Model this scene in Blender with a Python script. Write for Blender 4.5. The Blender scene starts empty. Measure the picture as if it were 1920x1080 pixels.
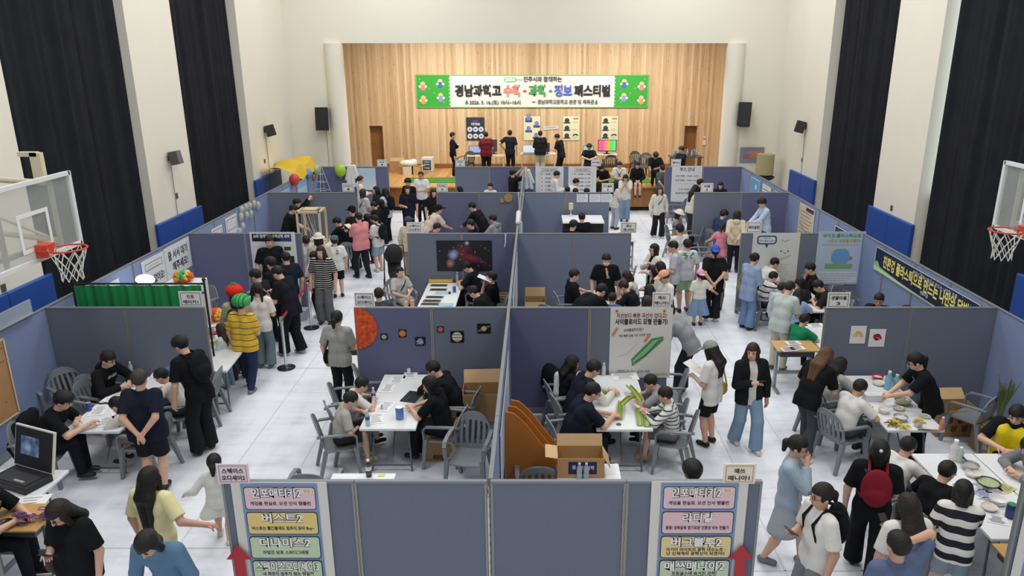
import bpy, bmesh, math, random
import numpy as np
from math import sin, cos, tan, radians, pi, sqrt, atan2
from mathutils import Vector, Matrix, Euler

S = bpy.context.scene
COL = S.collection
rnd = random.Random(7)

# ------------------------------------------------------------------ camera, world, lights, exposure
CAM_H, PITCH, FPX, PPX, PPY = 5.45, radians(17.3), 1411.0, 1005.0, 540.0
cam = bpy.data.cameras.new('camera')
cam.sensor_width = 36.0
cam.lens = FPX / 1920.0 * 36.0
cam.shift_x = -(PPX - 960.0) / 1920.0
cam.clip_end = 200
cam_o = bpy.data.objects.new('camera', cam)
COL.objects.link(cam_o)
cam_o.location = (0, 0, CAM_H)
cam_o.rotation_euler = (pi / 2 - PITCH, 0, 0)
S.camera = cam_o

W = bpy.data.worlds.new('hall_ambient_fill')  # even ambient fill added all around, no single source
S.world = W
W.use_nodes = True
W.node_tree.nodes['Background'].inputs[0].default_value = (0.93, 0.96, 1.0, 1)
W.node_tree.nodes['Background'].inputs[1].default_value = 0.56

def area_lamp(name, x, y, z, sx, sy, power, rot=(0, 0, 0), color=(1.0, 0.985, 0.95)):
    l = bpy.data.lights.new(name, 'AREA')
    l.shape = 'RECTANGLE'; l.size = sx; l.size_y = sy; l.energy = power; l.color = color
    o = bpy.data.objects.new(name, l); COL.objects.link(o)
    o.location = (x, y, z); o.rotation_euler = rot
    return o

for yy in (4.5, 11.0, 17.5, 24.0):
    for xx in (-4.6, 4.6):
        area_lamp('hall_ceiling_lamp', xx, yy, 10.6, 2.2, 2.2, 234)
area_lamp('stage_fill_lamp', -3.4, 28.5, 5.75, 5.4, 0.7, 222, rot=(radians(28), 0, 0), color=(1, .97, .92))  # unseen lamps added behind the lintel to brighten the stage wall
area_lamp('stage_fill_lamp', 3.4, 28.5, 5.75, 5.4, 0.7, 222, rot=(radians(28), 0, 0), color=(1, .97, .92))

S.view_settings.view_transform = 'Standard'
S.view_settings.look = 'None'
S.view_settings.gamma = 1.0
S.view_settings.use_curve_mapping = False
S.view_settings.exposure = 0.0
S.cycles.max_bounces = 6
S.cycles.diffuse_bounces = 3
S.cycles.glossy_bounces = 2
S.cycles.transmission_bounces = 3
S.cycles.transparent_max_bounces = 6
S.cycles.caustics_reflective = False
S.cycles.caustics_refractive = False

# ------------------------------------------------------------------ photo measurement: a pixel of the photo and one known coordinate give the place
def ray(u, v):
    cx, cy = (u - PPX) / FPX, (v - PPY) / FPX
    return (cx, cos(PITCH) - cy * sin(PITCH), -sin(PITCH) - cy * cos(PITCH))

def gp(u, v, z=0.0):
    d = ray(u, v); t = (z - CAM_H) / d[2]
    return Vector((d[0] * t, d[1] * t, z))

def yp(u, v, Y):
    d = ray(u, v); t = Y / d[1]
    return Vector((d[0] * t, Y, CAM_H + d[2] * t))

def xp(u, v, X):
    d = ray(u, v); t = X / d[0]
    return Vector((X, d[1] * t, CAM_H + d[2] * t))

# ------------------------------------------------------------------ materials
def lin(c):
    return c / 12.92 if c <= 0.04045 else ((c + 0.055) / 1.055) ** 2.4

def hexc(s):
    s = s.lstrip('#')
    if len(s) == 3:
        s = ''.join(ch * 2 for ch in s)
    return tuple(lin(int(s[i:i + 2], 16) / 255.0) for i in (0, 2, 4)) + (1.0,)

MATS = {}
def mat(color, rough=0.6, metal=0.0, noise=0.0, nscale=30.0, bump=0.0, bscale=200.0, emit=0.0, spec=0.4, alpha=1.0, name=None, trans=0.0):
    key = (color, rough, metal, noise, nscale, bump, bscale, emit, spec, alpha, trans)
    if key in MATS:
        return MATS[key]
    m = bpy.data.materials.new(name or 'mat_%d' % len(MATS))
    m.use_nodes = True
    nt = m.node_tree; b = nt.nodes['Principled BSDF']
    c = hexc(color)
    b.inputs['Base Color'].default_value = c
    b.inputs['Roughness'].default_value = rough
    b.inputs['Metallic'].default_value = metal
    b.inputs['Specular IOR Level'].default_value = spec
    b.inputs['Alpha'].default_value = alpha
    b.inputs['Transmission Weight'].default_value = trans
    if emit:
        b.inputs['Emission Color'].default_value = c
        b.inputs['Emission Strength'].default_value = emit
    if noise or bump:
        tc = nt.nodes.new('ShaderNodeTexCoord')
    if noise:
        n = nt.nodes.new('ShaderNodeTexNoise'); n.inputs['Scale'].default_value = nscale; n.inputs['Detail'].default_value = 4
        nt.links.new(tc.outputs['Object'], n.inputs['Vector'])
        mx = nt.nodes.new('ShaderNodeMix'); mx.data_type = 'RGBA'
        mx.inputs[6].default_value = tuple(max(0, v * (1 - noise)) for v in c[:3]) + (1,)
        mx.inputs[7].default_value = tuple(min(1, v * (1 + noise)) for v in c[:3]) + (1,)
        nt.links.new(n.outputs['Fac'], mx.inputs[0]); nt.links.new(mx.outputs[2], b.inputs['Base Color'])
    if bump:
        n2 = nt.nodes.new('ShaderNodeTexNoise'); n2.inputs['Scale'].default_value = bscale; n2.inputs['Detail'].default_value = 3
        nt.links.new(tc.outputs['Object'], n2.inputs['Vector'])
        bp = nt.nodes.new('ShaderNodeBump'); bp.inputs['Strength'].default_value = bump; bp.inputs['Distance'].default_value = 0.02
        nt.links.new(n2.outputs['Fac'], bp.inputs['Height']); nt.links.new(bp.outputs['Normal'], b.inputs['Normal'])
    MATS[key] = m
    return m

def ramp_mat(key, stops, coord, build, rough=0.6, bump=0.0):
    """material whose colour is a ramp driven by a node graph that build(nt, vector) returns as a socket"""
    if key in MATS:
        return MATS[key]
    m = bpy.data.materials.new(key); m.use_nodes = True
    nt = m.node_tree; b = nt.nodes['Principled BSDF']; b.inputs['Roughness'].default_value = rough
    b.inputs['Specular IOR Level'].default_value = 0.3
    tc = nt.nodes.new('ShaderNodeTexCoord')
    fac = build(nt, tc.outputs[coord])
    r = nt.nodes.new('ShaderNodeValToRGB')
    e = r.color_ramp.elements
    while len(e) < len(stops):
        e.new(0.5)
    for el, (p, c, *k) in zip(e, stops):
        el.position = p; el.color = hexc(c)
    nt.links.new(fac, r.inputs[0]); nt.links.new(r.outputs[0], b.inputs['Base Color'])
    if bump:
        bp = nt.nodes.new('ShaderNodeBump'); bp.inputs['Strength'].default_value = bump; bp.inputs['Distance'].default_value = 0.02
        nt.links.new(fac, bp.inputs['Height']); nt.links.new(bp.outputs['Normal'], b.inputs['Normal'])
    MATS[key] = m
    return m

def stripes(c1, c2, period, duty=0.5, axis=2):
    def build(nt, vec):
        sp = nt.nodes.new('ShaderNodeSeparateXYZ'); nt.links.new(vec, sp.inputs[0])
        a = nt.nodes.new('ShaderNodeMath'); a.operation = 'DIVIDE'; a.inputs[1].default_value = period
        nt.links.new(sp.outputs[axis], a.inputs[0])
        f = nt.nodes.new('ShaderNodeMath'); f.operation = 'FRACT'; nt.links.new(a.outputs[0], f.inputs[0])
        g = nt.nodes.new('ShaderNodeMath'); g.operation = 'GREATER_THAN'; g.inputs[1].default_value = duty
        nt.links.new(f.outputs[0], g.inputs[0])
        return g.outputs[0]
    return ramp_mat('stripe_%s_%s_%.3f_%.2f_%d' % (c1, c2, period, duty, axis), [(0.0, c1), (1.0, c2)], 'Object', build, 0.85)

def cloth(c):
    return mat(c, 0.9, noise=0.10, nscale=9, bump=0.35, bscale=14, spec=0.15)

# ------------------------------------------------------------------ object helpers
def mesh_obj(name, V, F, m, parent=None, smooth=False, loc=None):
    me = bpy.data.meshes.new(name)
    me.from_pydata([tuple(v) for v in V], [], F)
    ms = m if isinstance(m, (list, tuple)) else [m]
    for x in ms:
        me.materials.append(x)
    if smooth:
        me.polygons.foreach_set('use_smooth', [True] * len(me.polygons))
    me.update()
    return link(name, me, parent, loc)

def link(name, me, parent=None, loc=None):
    o = bpy.data.objects.new(name, me)
    COL.objects.link(o)
    if parent is not None:
        o.parent = parent
    if loc is not None:
        o.location = loc
    return o

def tag(o, label, cat, group=None, kind=None):
    o['label'] = label; o['category'] = cat
    if group: o['group'] = group
    if kind: o['kind'] = kind
    return o

def thing(name, label, cat, loc=(0, 0, 0), rz=0.0, group=None):
    o = bpy.data.objects.new(name, None); COL.objects.link(o)
    o.location = loc; o.rotation_euler = (0, 0, rz); o.empty_display_size = 0.1
    return tag(o, label, cat, group)

def structure(o):
    o['kind'] = 'structure'; return o

def dup(root, loc, rz, label, group=None):
    r = root.copy(); COL.objects.link(r); r.location = loc; r.rotation_euler = (0, 0, rz)
    r['label'] = label
    if group: r['group'] = group
    for ch in list(root.children):
        c = ch.copy(); COL.objects.link(c); c.parent = r
        for g in list(ch.children):
            d = g.copy(); COL.objects.link(d); d.parent = c
    return r

class MB:
    """collects shapes of one part"""
    def __init__(s):
        s.V = []; s.F = []; s.M = []
    def add(s, V, F, mi=0):
        n = len(s.V); s.V += [Vector(v) for v in V]; s.F += [tuple(i + n for i in f) for f in F]; s.M += [mi] * len(F)
        return s
    def box(s, c, size, rot=None, bev=0.0, mi=0, taper=1.0):
        x, y, z = size[0] / 2, size[1] / 2, size[2] / 2
        if bev > 0:
            bm = bmesh.new(); bmesh.ops.create_cube(bm, size=1.0)
            for v in bm.verts: v.co = Vector((v.co.x * 2 * x, v.co.y * 2 * y, v.co.z * 2 * z))
            bmesh.ops.bevel(bm, geom=list(bm.edges), offset=bev, segments=2, affect='EDGES', profile=0.5)
            bm.verts.ensure_lookup_table()
            V = [v.co.copy() for v in bm.verts]; F = [[v.index for v in f.verts] for f in bm.faces]; bm.free()
        else:
            V = [Vector((sx * x * (taper if sz < 0 else 1), sy * y * (taper if sz < 0 else 1), sz * z)) for sz in (-1, 1) for sy in (-1, 1) for sx in (-1, 1)]
            F = [(0, 2, 3, 1), (4, 5, 7, 6), (0, 1, 5, 4), (2, 6, 7, 3), (0, 4, 6, 2), (1, 3, 7, 5)]
        if rot is not None:
            R = Euler(rot).to_matrix(); V = [R @ v for v in V]
        return s.add([v + Vector(c) for v in V], F, mi)
    def tube(s, pts, r, n=8, mi=0, closed=False):
        pts = [Vector(p) for p in pts]; rs = r if isinstance(r, (list, tuple)) else [r] * len(pts)
        V = []; F = []; up = None; m = len(pts)
        for i, p in enumerate(pts):
            if closed: t = pts[(i + 1) % m] - pts[i - 1]
            else: t = pts[min(i + 1, m - 1)] - pts[max(i - 1, 0)]
            t.normalize()
            if up is None:
                up = t.orthogonal().normalized()
            up = (up - t * up.dot(t)); up = up.normalized() if up.length > 1e-6 else t.orthogonal().normalized()
            w = t.cross(up)
            V += [p + (up * cos(2 * pi * k / n) + w * sin(2 * pi * k / n)) * rs[i] for k in range(n)]
        for i in range(m if closed else m - 1):
            a, b = i * n, ((i + 1) % m) * n
            F += [(a + k, a + (k + 1) % n, b + (k + 1) % n, b + k) for k in range(n)]
        if not closed:
            F += [tuple(range(n - 1, -1, -1)), tuple((m - 1) * n + k for k in range(n))]
        return s.add(V, F, mi)
    def lathe(s, prof, n=20, c=(0, 0, 0), mi=0, axis='z'):
        V = []; F = []
        for r, z in prof:
            for k in range(n):
                a = 2 * pi * k / n
                p = (r * cos(a), r * sin(a), z)
                if axis == 'y': p = (p[0], p[2], p[1])
                if axis == 'x': p = (p[2], p[0], p[1])
                V.append(Vector(p) + Vector(c))
        for i in range(len(prof) - 1):
            F += [(i * n + k, i * n + (k + 1) % n, (i + 1) * n + (k + 1) % n, (i + 1) * n + k) for k in range(n)]
        F += [tuple(range(n - 1, -1, -1)), tuple((len(prof) - 1) * n + k for k in range(n))]
        return s.add(V, F, mi)
    def grid(s, fn, nu, nv, mi=0):
        V = [fn(i / nu, j / nv) for j in range(nv + 1) for i in range(nu + 1)]
        F = [(j * (nu + 1) + i, j * (nu + 1) + i + 1, (j + 1) * (nu + 1) + i + 1, (j + 1) * (nu + 1) + i) for j in range(nv) for i in range(nu)]
        return s.add(V, F, mi)
    def prism(s, poly, y0, y1, mi=0, plane='xz'):
        n = len(poly)
        def P(p, y): return (p[0], y, p[1]) if plane == 'xz' else ((y, p[0], p[1]) if plane == 'yz' else (p[0], p[1], y))
        V = [P(p, y0) for p in poly] + [P(p, y1) for p in poly]
        F = [tuple(range(n - 1, -1, -1)), tuple(range(n, 2 * n))] + [(i, (i + 1) % n, n + (i + 1) % n, n + i) for i in range(n)]
        return s.add(V, F, mi)
    def ball(s, c, r, n=12, m=8, mi=0):
        rx, ry, rz = r if isinstance(r, (list, tuple)) else (r, r, r)
        V = []; F = []
        for i in range(m + 1):
            th = pi * i / m
            for k in range(n):
                a = 2 * pi * k / n
                V.append((c[0] + rx * sin(th) * cos(a), c[1] + ry * sin(th) * sin(a), c[2] + rz * cos(th)))
        for i in range(m):
            F += [(i * n + k, (i + 1) * n + k, (i + 1) * n + (k + 1) % n, i * n + (k + 1) % n) for k in range(n)]
        return s.add(V, F, mi)
    def xf(s, M):
        s.V = [M @ v for v in s.V]; return s
    def obj(s, name, m, parent=None, smooth=False, loc=None):
        o = mesh_obj(name, s.V, s.F, m, parent, False, loc)
        if len(o.data.materials) > 1:
            o.data.polygons.foreach_set('material_index', s.M)
        if smooth:
            o.data.shade_smooth()
            try: o.data.set_sharp_from_angle(angle=radians(40))
            except Exception: pass
        return o
# ------------------------------------------------------------------ implicit surfaces: one continuous skin per body or garment
class Field:
    def __init__(s, lo, hi, h):
        s.h = h; s.lo = np.array(lo, np.float32) - 3 * h
        n = np.ceil((np.array(hi) - np.array(lo)) / h).astype(int) + 7
        s.n = n
        s.ax = [s.lo[i] + h * np.arange(n[i], dtype=np.float32) for i in range(3)]
        s.F = np.ones(tuple(n), np.float32)
    def sl(s, lo, hi):
        r = []
        for i in range(3):
            a = max(0, int((lo[i] - s.lo[i]) / s.h)); b = min(s.n[i], int((hi[i] - s.lo[i]) / s.h) + 2)
            if b <= a: return None
            r.append(slice(a, b))
        return tuple(r)
    def put(s, sl, d, k):
        f = s.F[sl]
        if k > 0:
            hh = np.clip(0.5 + 0.5 * (d - f) / k, 0, 1)
            s.F[sl] = d * (1 - hh) + f * hh - k * hh * (1 - hh)
        else:
            s.F[sl] = np.minimum(f, d)
    def xyz(s, sl):
        return s.ax[0][sl[0]][:, None, None], s.ax[1][sl[1]][None, :, None], s.ax[2][sl[2]][None, None, :]
    def cap(s, a, b, ra, rb, k=0.02, cuts=()):
        a = np.array(a, np.float32); b = np.array(b, np.float32); m = max(ra, rb) + k + 2.5 * s.h
        sl = s.sl(np.minimum(a, b) - m, np.maximum(a, b) + m)
        if sl is None: return
        x, y, z = s.xyz(sl); d = b - a; L = float(d @ d) + 1e-9
        t = np.clip(((x - a[0]) * d[0] + (y - a[1]) * d[1] + (z - a[2]) * d[2]) / L, 0, 1)
        D = np.sqrt((x - a[0] - t * d[0]) ** 2 + (y - a[1] - t * d[1]) ** 2 + (z - a[2] - t * d[2]) ** 2) - (ra + (rb - ra) * t)
        for p, n in cuts:
            D = np.maximum(D, (x - p[0]) * n[0] + (y - p[1]) * n[1] + (z - p[2]) * n[2])
        s.put(sl, D, k)
    def ell(s, c, r, R, k=0.02, cuts=()):
        """ellipsoid with radii r along the columns (right, forward, up) of R"""
        m = max(r) + k + 2.5 * s.h
        sl = s.sl([v - m for v in c], [v + m for v in c])
        if sl is None: return
        x, y, z = s.xyz(sl); x = x - c[0]; y = y - c[1]; z = z - c[2]
        q = [(x * A[0] + y * A[1] + z * A[2]) / rr for A, rr in zip(R, r)]
        k0 = np.sqrt(q[0] ** 2 + q[1] ** 2 + q[2] ** 2) + 1e-6
        k1 = np.sqrt(sum((qq / rr) ** 2 for qq, rr in zip(q, r))) + 1e-6
        D = k0 * (k0 - 1) / k1
        for p, n in cuts:
            D = np.maximum(D, (x + c[0] - p[0]) * n[0] + (y + c[1] - p[1]) * n[1] + (z + c[2] - p[2]) * n[2])
        s.put(sl, D, k)
    def cut(s, p, n):
        x, y, z = s.xyz((slice(None),) * 3)
        s.F = np.maximum(s.F, (x - p[0]) * n[0] + (y - p[1]) * n[1] + (z - p[2]) * n[2])
    def carve(s, planes):
        """remove the region inside all planes (p, outward normal)"""
        x, y, z = s.xyz((slice(None),) * 3); C = None
        for p, n in planes:
            d = (x - p[0]) * n[0] + (y - p[1]) * n[1] + (z - p[2]) * n[2]
            C = d if C is None else np.maximum(C, d)
        s.F = np.maximum(s.F, -C)
    def mesh(s):
        F = s.F; inside = F < 0
        if not inside.any(): return None
        # crop
        idx = [np.where(inside.any(axis=tuple(j for j in range(3) if j != i)))[0] for i in range(3)]
        sl = tuple(slice(max(0, q[0] - 2), q[-1] + 3) for q in idx)
        F = F[sl]; inside = inside[sl]; org = s.lo + s.h * np.array([q.start for q in sl], np.float32)
        nx, ny, nz = F.shape
        P = np.zeros((nx - 1, ny - 1, nz - 1, 3), np.float32); C = np.zeros((nx - 1, ny - 1, nz - 1), np.float32)
        cr = []
        for ax in range(3):
            a = [slice(None)] * 3; b = [slice(None)] * 3
            a[ax] = slice(0, -1); b[ax] = slice(1, None); a = tuple(a); b = tuple(b)
            X = inside[a] != inside[b]; cr.append(X)
            I = np.argwhere(X)
            if len(I) == 0: continue
            f0 = F[a][X]; f1 = F[b][X]; t = f0 / (f0 - f1)
            pos = I.astype(np.float32); pos[:, ax] += t
            o = [j for j in range(3) if j != ax]
            for da in (0, 1):
                for db in (0, 1):
                    J = I.copy(); J[:, o[0]] -= da; J[:, o[1]] -= db
                    ok = (J >= 0).all(1) & (J[:, 0] < nx - 1) & (J[:, 1] < ny - 1) & (J[:, 2] < nz - 1)
                    JJ = J[ok]
                    P[JJ[:, 0], JJ[:, 1], JJ[:, 2]] += pos[ok]; C[JJ[:, 0], JJ[:, 1], JJ[:, 2]] += 1
        cell = C > 0
        ids = np.full(C.shape, -1, np.int64); ids[cell] = np.arange(cell.sum())
        V = P[cell] / C[cell][:, None] * s.h + org
        Q = []
        for ax in range(3):
            I = np.argwhere(cr[ax])
            if len(I) == 0: continue
            o = [(ax + 1) % 3, (ax + 2) % 3]
            ok = (I[:, o[0]] > 0) & (I[:, o[1]] > 0) & (I[:, o[0]] < F.shape[o[0]] - 1) & (I[:, o[1]] < F.shape[o[1]] - 1)
            I = I[ok]
            def at(d0, d1):
                J = I.copy(); J[:, o[0]] -= d0; J[:, o[1]] -= d1
                return ids[J[:, 0], J[:, 1], J[:, 2]]
            q = np.stack([at(1, 1), at(0, 1), at(0, 0), at(1, 0)], 1)
            flip = ~inside[I[:, 0], I[:, 1], I[:, 2]]
            q[flip] = q[flip][:, ::-1]
            Q.append(q)
        return V, np.concatenate(Q)

def np_obj(name, V, Q, m, parent, extra=None):
    if extra is not None:
        eV, eQ = extra
        Q = np.concatenate([Q, eQ + len(V)]); V = np.concatenate([V, eV])
    me = bpy.data.meshes.new(name)
    me.vertices.add(len(V)); me.vertices.foreach_set('co', np.ascontiguousarray(V, np.float32).ravel())
    me.loops.add(len(Q) * 4); me.loops.foreach_set('vertex_index', np.ascontiguousarray(Q, np.int32).ravel())
    me.polygons.add(len(Q)); me.polygons.foreach_set('loop_start', np.arange(0, len(Q) * 4, 4, dtype=np.int32))
    me.polygons.foreach_set('use_smooth', np.ones(len(Q), bool))
    me.materials.append(m)
    me.update(calc_edges=True)
    return link(name, me, parent)

# ------------------------------------------------------------------ people
SKIN = ('#d6ab94', '#cc9f86', '#e0b9a2', '#bd8d72')
def v3(*a): return np.array(a, np.float64)
def nrm(a): return a / (np.linalg.norm(a) + 1e-9)

def ik(a, b, l1, l2, pole):
    d = b - a; L = np.linalg.norm(d)
    if L > (l1 + l2) * 0.985:
        b = a + d / L * (l1 + l2) * 0.985; d = b - a; L = np.linalg.norm(d)
    L = max(L, abs(l1 - l2) + 0.02)
    x = (l1 * l1 - l2 * l2 + L * L) / (2 * L); y = sqrt(max(l1 * l1 - x * x, 0))
    u = nrm(d); p = pole - u * (pole @ u); p = nrm(p)
    return a + u * x + p * y, b

EYE_ME = {}
def small_ball(key, r, m):
    if key not in EYE_ME:
        b = MB().ball((0, 0, 0), r, 8, 6)
        me = bpy.data.meshes.new(key); me.from_pydata([tuple(v) for v in b.V], [], b.F); me.materials.append(m)
        me.polygons.foreach_set('use_smooth', [True] * len(me.polygons)); EYE_ME[key] = me
    return EYE_ME[key]

def parse(spec):
    t = spec.split(); return t[0], t[1:]

PEOPLE = []; PLACED = []
def person(label, u, v, h=1.68, face=0, pose='stand', lean=0, hp=0, hy=0, arms=('side', 'side'), hair='short #17130f', skin=0,
           top='t #17181c', bottom='long #1c1d22', shoes='#23242a', w=0.93, step=0.0, seat=0.43, extra=(), group=None, inner=None, hem=None, at=None, spread=1.0, _try=None):
    """one person; (u, v) is the middle of the head in the photo, face the compass turn: 0 away, 90 to the photo's left side, -90 to the other, 180 to the lens"""
    k = h / 1.7
    hh = 0.235 * (0.62 + 0.38 * k)           # head height
    chin = h - hh; sh = chin - 0.045 * h; hip = sh * 0.645; knee = sh * 0.35; ank = 0.075 * k
    Lt = sh - hip; l_th = hip - knee; l_sh = knee - ank
    l1, l2, lh = 0.172 * h, 0.15 * h, 0.10 * h
    ln = radians(lean)
    if pose == 'sit':
        P = v3(0, 0, seat + 0.058 * h * w + 0.012)
    else:
        P = v3(0, -sin(ln) * 0.22 * k, hip - (0.03 if step else 0) - (1 - cos(ln)) * 0.02)
    R = v3(1, 0, 0)
    U1 = v3(0, sin(ln * 0.75), cos(ln * 0.75)); U2 = v3(0, sin(ln * 1.25), cos(ln * 1.25)); F1 = v3(0, cos(ln), -sin(ln))
    W_ = P + U1 * Lt * 0.38; C_ = W_ + U2 * Lt * 0.36; T_ = C_ + U2 * Lt * 0.26
    nl = ln * 0.9 + radians(hp) * 0.35; Un = v3(0, sin(nl), cos(nl))
    NB = T_ + U2 * 0.004 * h
    hl = ln * 0.45 + radians(hp); ya = radians(hy)
    Uh = v3(0, sin(hl), cos(hl)); Fh0 = v3(0, cos(hl), -sin(hl))
    Fh = nrm(Fh0 * cos(ya) - R * sin(ya)); Rh = np.cross(Fh, Uh)
    hs = hh / 0.235
    H0 = NB + Un * 0.024 * h + Uh * hh * 0.5 + Fh * 0.02 * hs
    def hd(r, f, u_): return H0 + Rh * r * hs + Fh * f * hs + Uh * u_ * hs
    RM = (Rh, Fh, Uh)
    wz = w
    tor = []
    for s in (-1, 1):
        a = P + R * s * 0.048 * h * wz; b = W_ + R * s * 0.040 * h * wz; c = C_ + R * s * 0.054 * h * wz; d = T_ + R * s * 0.078 * h * (0.5 + 0.5 * wz) - U2 * 0.012 * h
        tor.append((s, a, b, c, d, 0.058 * h * wz, 0.050 * h * wz, 0.054 * h * wz, 0.034 * h))
    arm = []
    for s, nm in ((-1, arms[0]), (1, arms[1])):
        sj = T_ + R * s * 0.104 * h - U2 * 0.018 * h
        pole = v3(s * 0.6, -0.5, -0.5)
        tz = 0.80 if pose != 'sit' else 0.79
        if isinstance(nm, tuple): wr = v3(*nm)
        elif nm == 'side': wr = sj + v3(s * 0.05 * h, 0.02 * h, -0.31 * h)
        elif nm == 'table': wr = v3(s * 0.09, max(sj[1] + 0.10, P[1] + 0.40 * k), tz); pole = v3(s * 0.8, -0.2, -0.3)
        elif nm == 'reach': wr = v3(s * 0.05, sj[1] + 0.36 * k, max(tz, sj[2] - 0.35 * k)); pole = v3(s * 0.7, -0.2, -0.6)
        elif nm == 'fwd': wr = sj + v3(-s * 0.08 * k, 0.26 * k, -0.27 * k); pole = v3(s * 0.5, -0.5, -0.7)
        elif nm == 'phone': wr = sj + v3(-s * 0.12 * k, 0.22 * k, -0.20 * k); pole = v3(s * 0.5, -0.3, -0.8)
        elif nm == 'face': wr = hd(s * 0.03, 0.14, -0.16); pole = v3(s * 0.5, 0.1, -0.9)
        elif nm == 'head': wr = hd(s * 0.13, 0.0, 0.03); pole = v3(s * 0.9, 0.3, -0.3)
        elif nm == 'back': wr = P + v3(s * 0.035, -0.19 * k * (0.6 + 0.4 * w), 0.03); pole = v3(s * 0.9, -0.5, 0.1)
        elif nm == 'cross': wr = C_ + v3(-s * 0.07 * k, 0.19 * k, -0.03 + 0.03 * s); pole = v3(s * 0.8, 0.1, -0.6)
        elif nm == 'lap': wr = P + v3(s * 0.06, 0.27 * k, 0.10); pole = v3(s * 0.8, -0.3, -0.2)
        elif nm == 'out': wr = sj + v3(s * 0.20 * h, 0.06 * h, -0.20 * h); pole = v3(s * 0.3, -0.6, -0.5)
        elif nm == 'up': wr = sj + v3(-s * 0.05, 0.22 * h, 0.16 * h); pole = v3(s * 0.8, 0.2, -0.6)
        else: wr = sj + v3(0, 0.1, -0.3)
        el, wr = ik(sj, wr, l1, l2, pole)
        fd = nrm(wr - el)
        arm.append((s, sj, el, wr, fd))
    legs = []
    for i, s in enumerate((-1, 1)):
        hj = P + R * s * 0.05 * h
        if pose == 'sit':
            kz = min(P[2], l_sh + ank)
            kn = v3(s * 0.075 * spread, P[1] + l_th * 0.97, max(P[2] - 0.01, 0.44 * 1.0)); an = v3(s * 0.08 * spread, kn[1] + 0.03, max(ank, kn[2] - l_sh))
            if an[2] - ank < 0.02: an[2] = ank
        else:
            fy = (step if s < 0 else -step); an = v3(s * 0.058 * h * spread, fy, ank)
            kn, an = ik(hj, an, l_th, l_sh, v3(s * 0.1, 1, 0))
        legs.append((s, hj, kn, an))
    fa = radians(face)
    if at is None:
        hw = gp(u, v, H0[2])
        loc = Vector((hw.x - (H0[0] * cos(fa) - H0[1] * sin(fa)), hw.y - (H0[0] * sin(fa) + H0[1] * cos(fa)), 0.0))
    else:
        loc = Vector(at)
    me_ = (loc.x, loc.y, loc.z, 0.5 * 0.46 * k * (1.15 if pose == 'sit' else 1.0), P[1])
    if _try is None and at is None:
        def clash(q): return sum(max(0, 0.92 * (q[3] + o[3]) - sqrt((q[0] - o[0]) ** 2 + (q[1] - o[1]) ** 2)) for o in PLACED)
        if clash(me_) > 0.02:
            best = None; kw = dict(face=face, pose=pose, lean=lean, hp=hp, hy=hy, arms=arms, step=step, w=w, seat=seat)
            for dh in (0.02, -0.02, 0.04, -0.04, 0.06, -0.06, 0.08, -0.08):
                q = person(label, u, v, h=h * (1 + dh), _try=True, **kw); c_ = clash(q) + abs(dh) * 0.6
                if best is None or c_ < best[0]: best = (c_, dh)
            if best[0] < clash(me_):
                return person(label, u, v, h=h * (1 + best[1]), hair=hair, skin=skin, top=top, bottom=bottom, shoes=shoes, extra=extra, group=group, inner=inner, hem=hem, spread=spread, _try=False, **kw)
    if _try: return me_
    PLACED.append(me_)
    root = bpy.data.objects.new('person', None); COL.objects.link(root); root.empty_display_size = 0.1
    root.location = loc; root.rotation_euler = (0, 0, fa)
    tag(root, label, 'person', group)
    dist = loc.y
    res = min(max(0.0011 * dist, 0.0095), 0.020) * (0.85 if k < 0.8 else 1.0)
    pts = [P, T_, H0] + [x for a in arm for x in a[1:4]] + [x for l in legs for x in l[1:4]]
    lo = np.min(pts, 0) - 0.24; hi = np.max(pts, 0) + 0.24
    lo[2] = max(lo[2], -0.02)
    sk = mat(SKIN[skin % 4], 0.55, spec=0.3, noise=0.06, nscale=12)
    # ---- body
    f = Field(lo, hi, res)
    for s, a, b, c, d, r0, r1, r2, r3 in tor:
        f.cap(a, b, r0, r1, 0.05); f.cap(b, c, r1, r2, 0.05); f.cap(c, d, r2, r3, 0.05)
    f.cap(T_ - U2 * 0.01, H0 - Uh * 0.06 * hs - Fh * 0.02 * hs, 0.034 * h, 0.030 * h, 0.03)
    f.ell(hd(0, -0.008, 0.022), (0.078 * hs, 0.098 * hs, 0.096 * hs), RM, 0.02)
    f.ell(hd(0, 0.022, -0.05), (0.060 * hs, 0.070 * hs, 0.066 * hs), RM, 0.03)
    f.cap(hd(0, 0.088, 0.005), hd(0, 0.104, -0.028), 0.010 * hs, 0.015 * hs, 0.012)
    for s in (-1, 1):
        f.ell(hd(s * 0.079, -0.008, -0.012), (0.013 * hs, 0.022 * hs, 0.032 * hs), RM, 0.008)
    for s, sj, el, wr, fd in arm:
        f.cap(sj, el, 0.031 * h, 0.025 * h, 0.025); f.cap(el, wr, 0.026 * h, 0.0165 * h, 0.012)
        f.cap(wr, wr + fd * lh * 0.45, 0.017 * h, 0.019 * h, 0.012)
    for s, hj, kn, an in legs:
        f.cap(hj, kn, 0.052 * h * (0.4 + 0.6 * w), 0.034 * h, 0.03); f.cap(kn, kn * 0.62 + an * 0.38, 0.034 * h, 0.035 * h, 0.015); f.cap(kn * 0.62 + an * 0.38, an, 0.035 * h, 0.021 * h, 0.015)
        f.cap(an + v3(0, -0.025 * k, -0.04 * k), an + v3(0, 0.12 * k, -0.045 * k), 0.028 * k, 0.024 * k, 0.02)
    V, Q = f.mesh()
    # fingers: five separate chains on each palm
    fb = MB()
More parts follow.
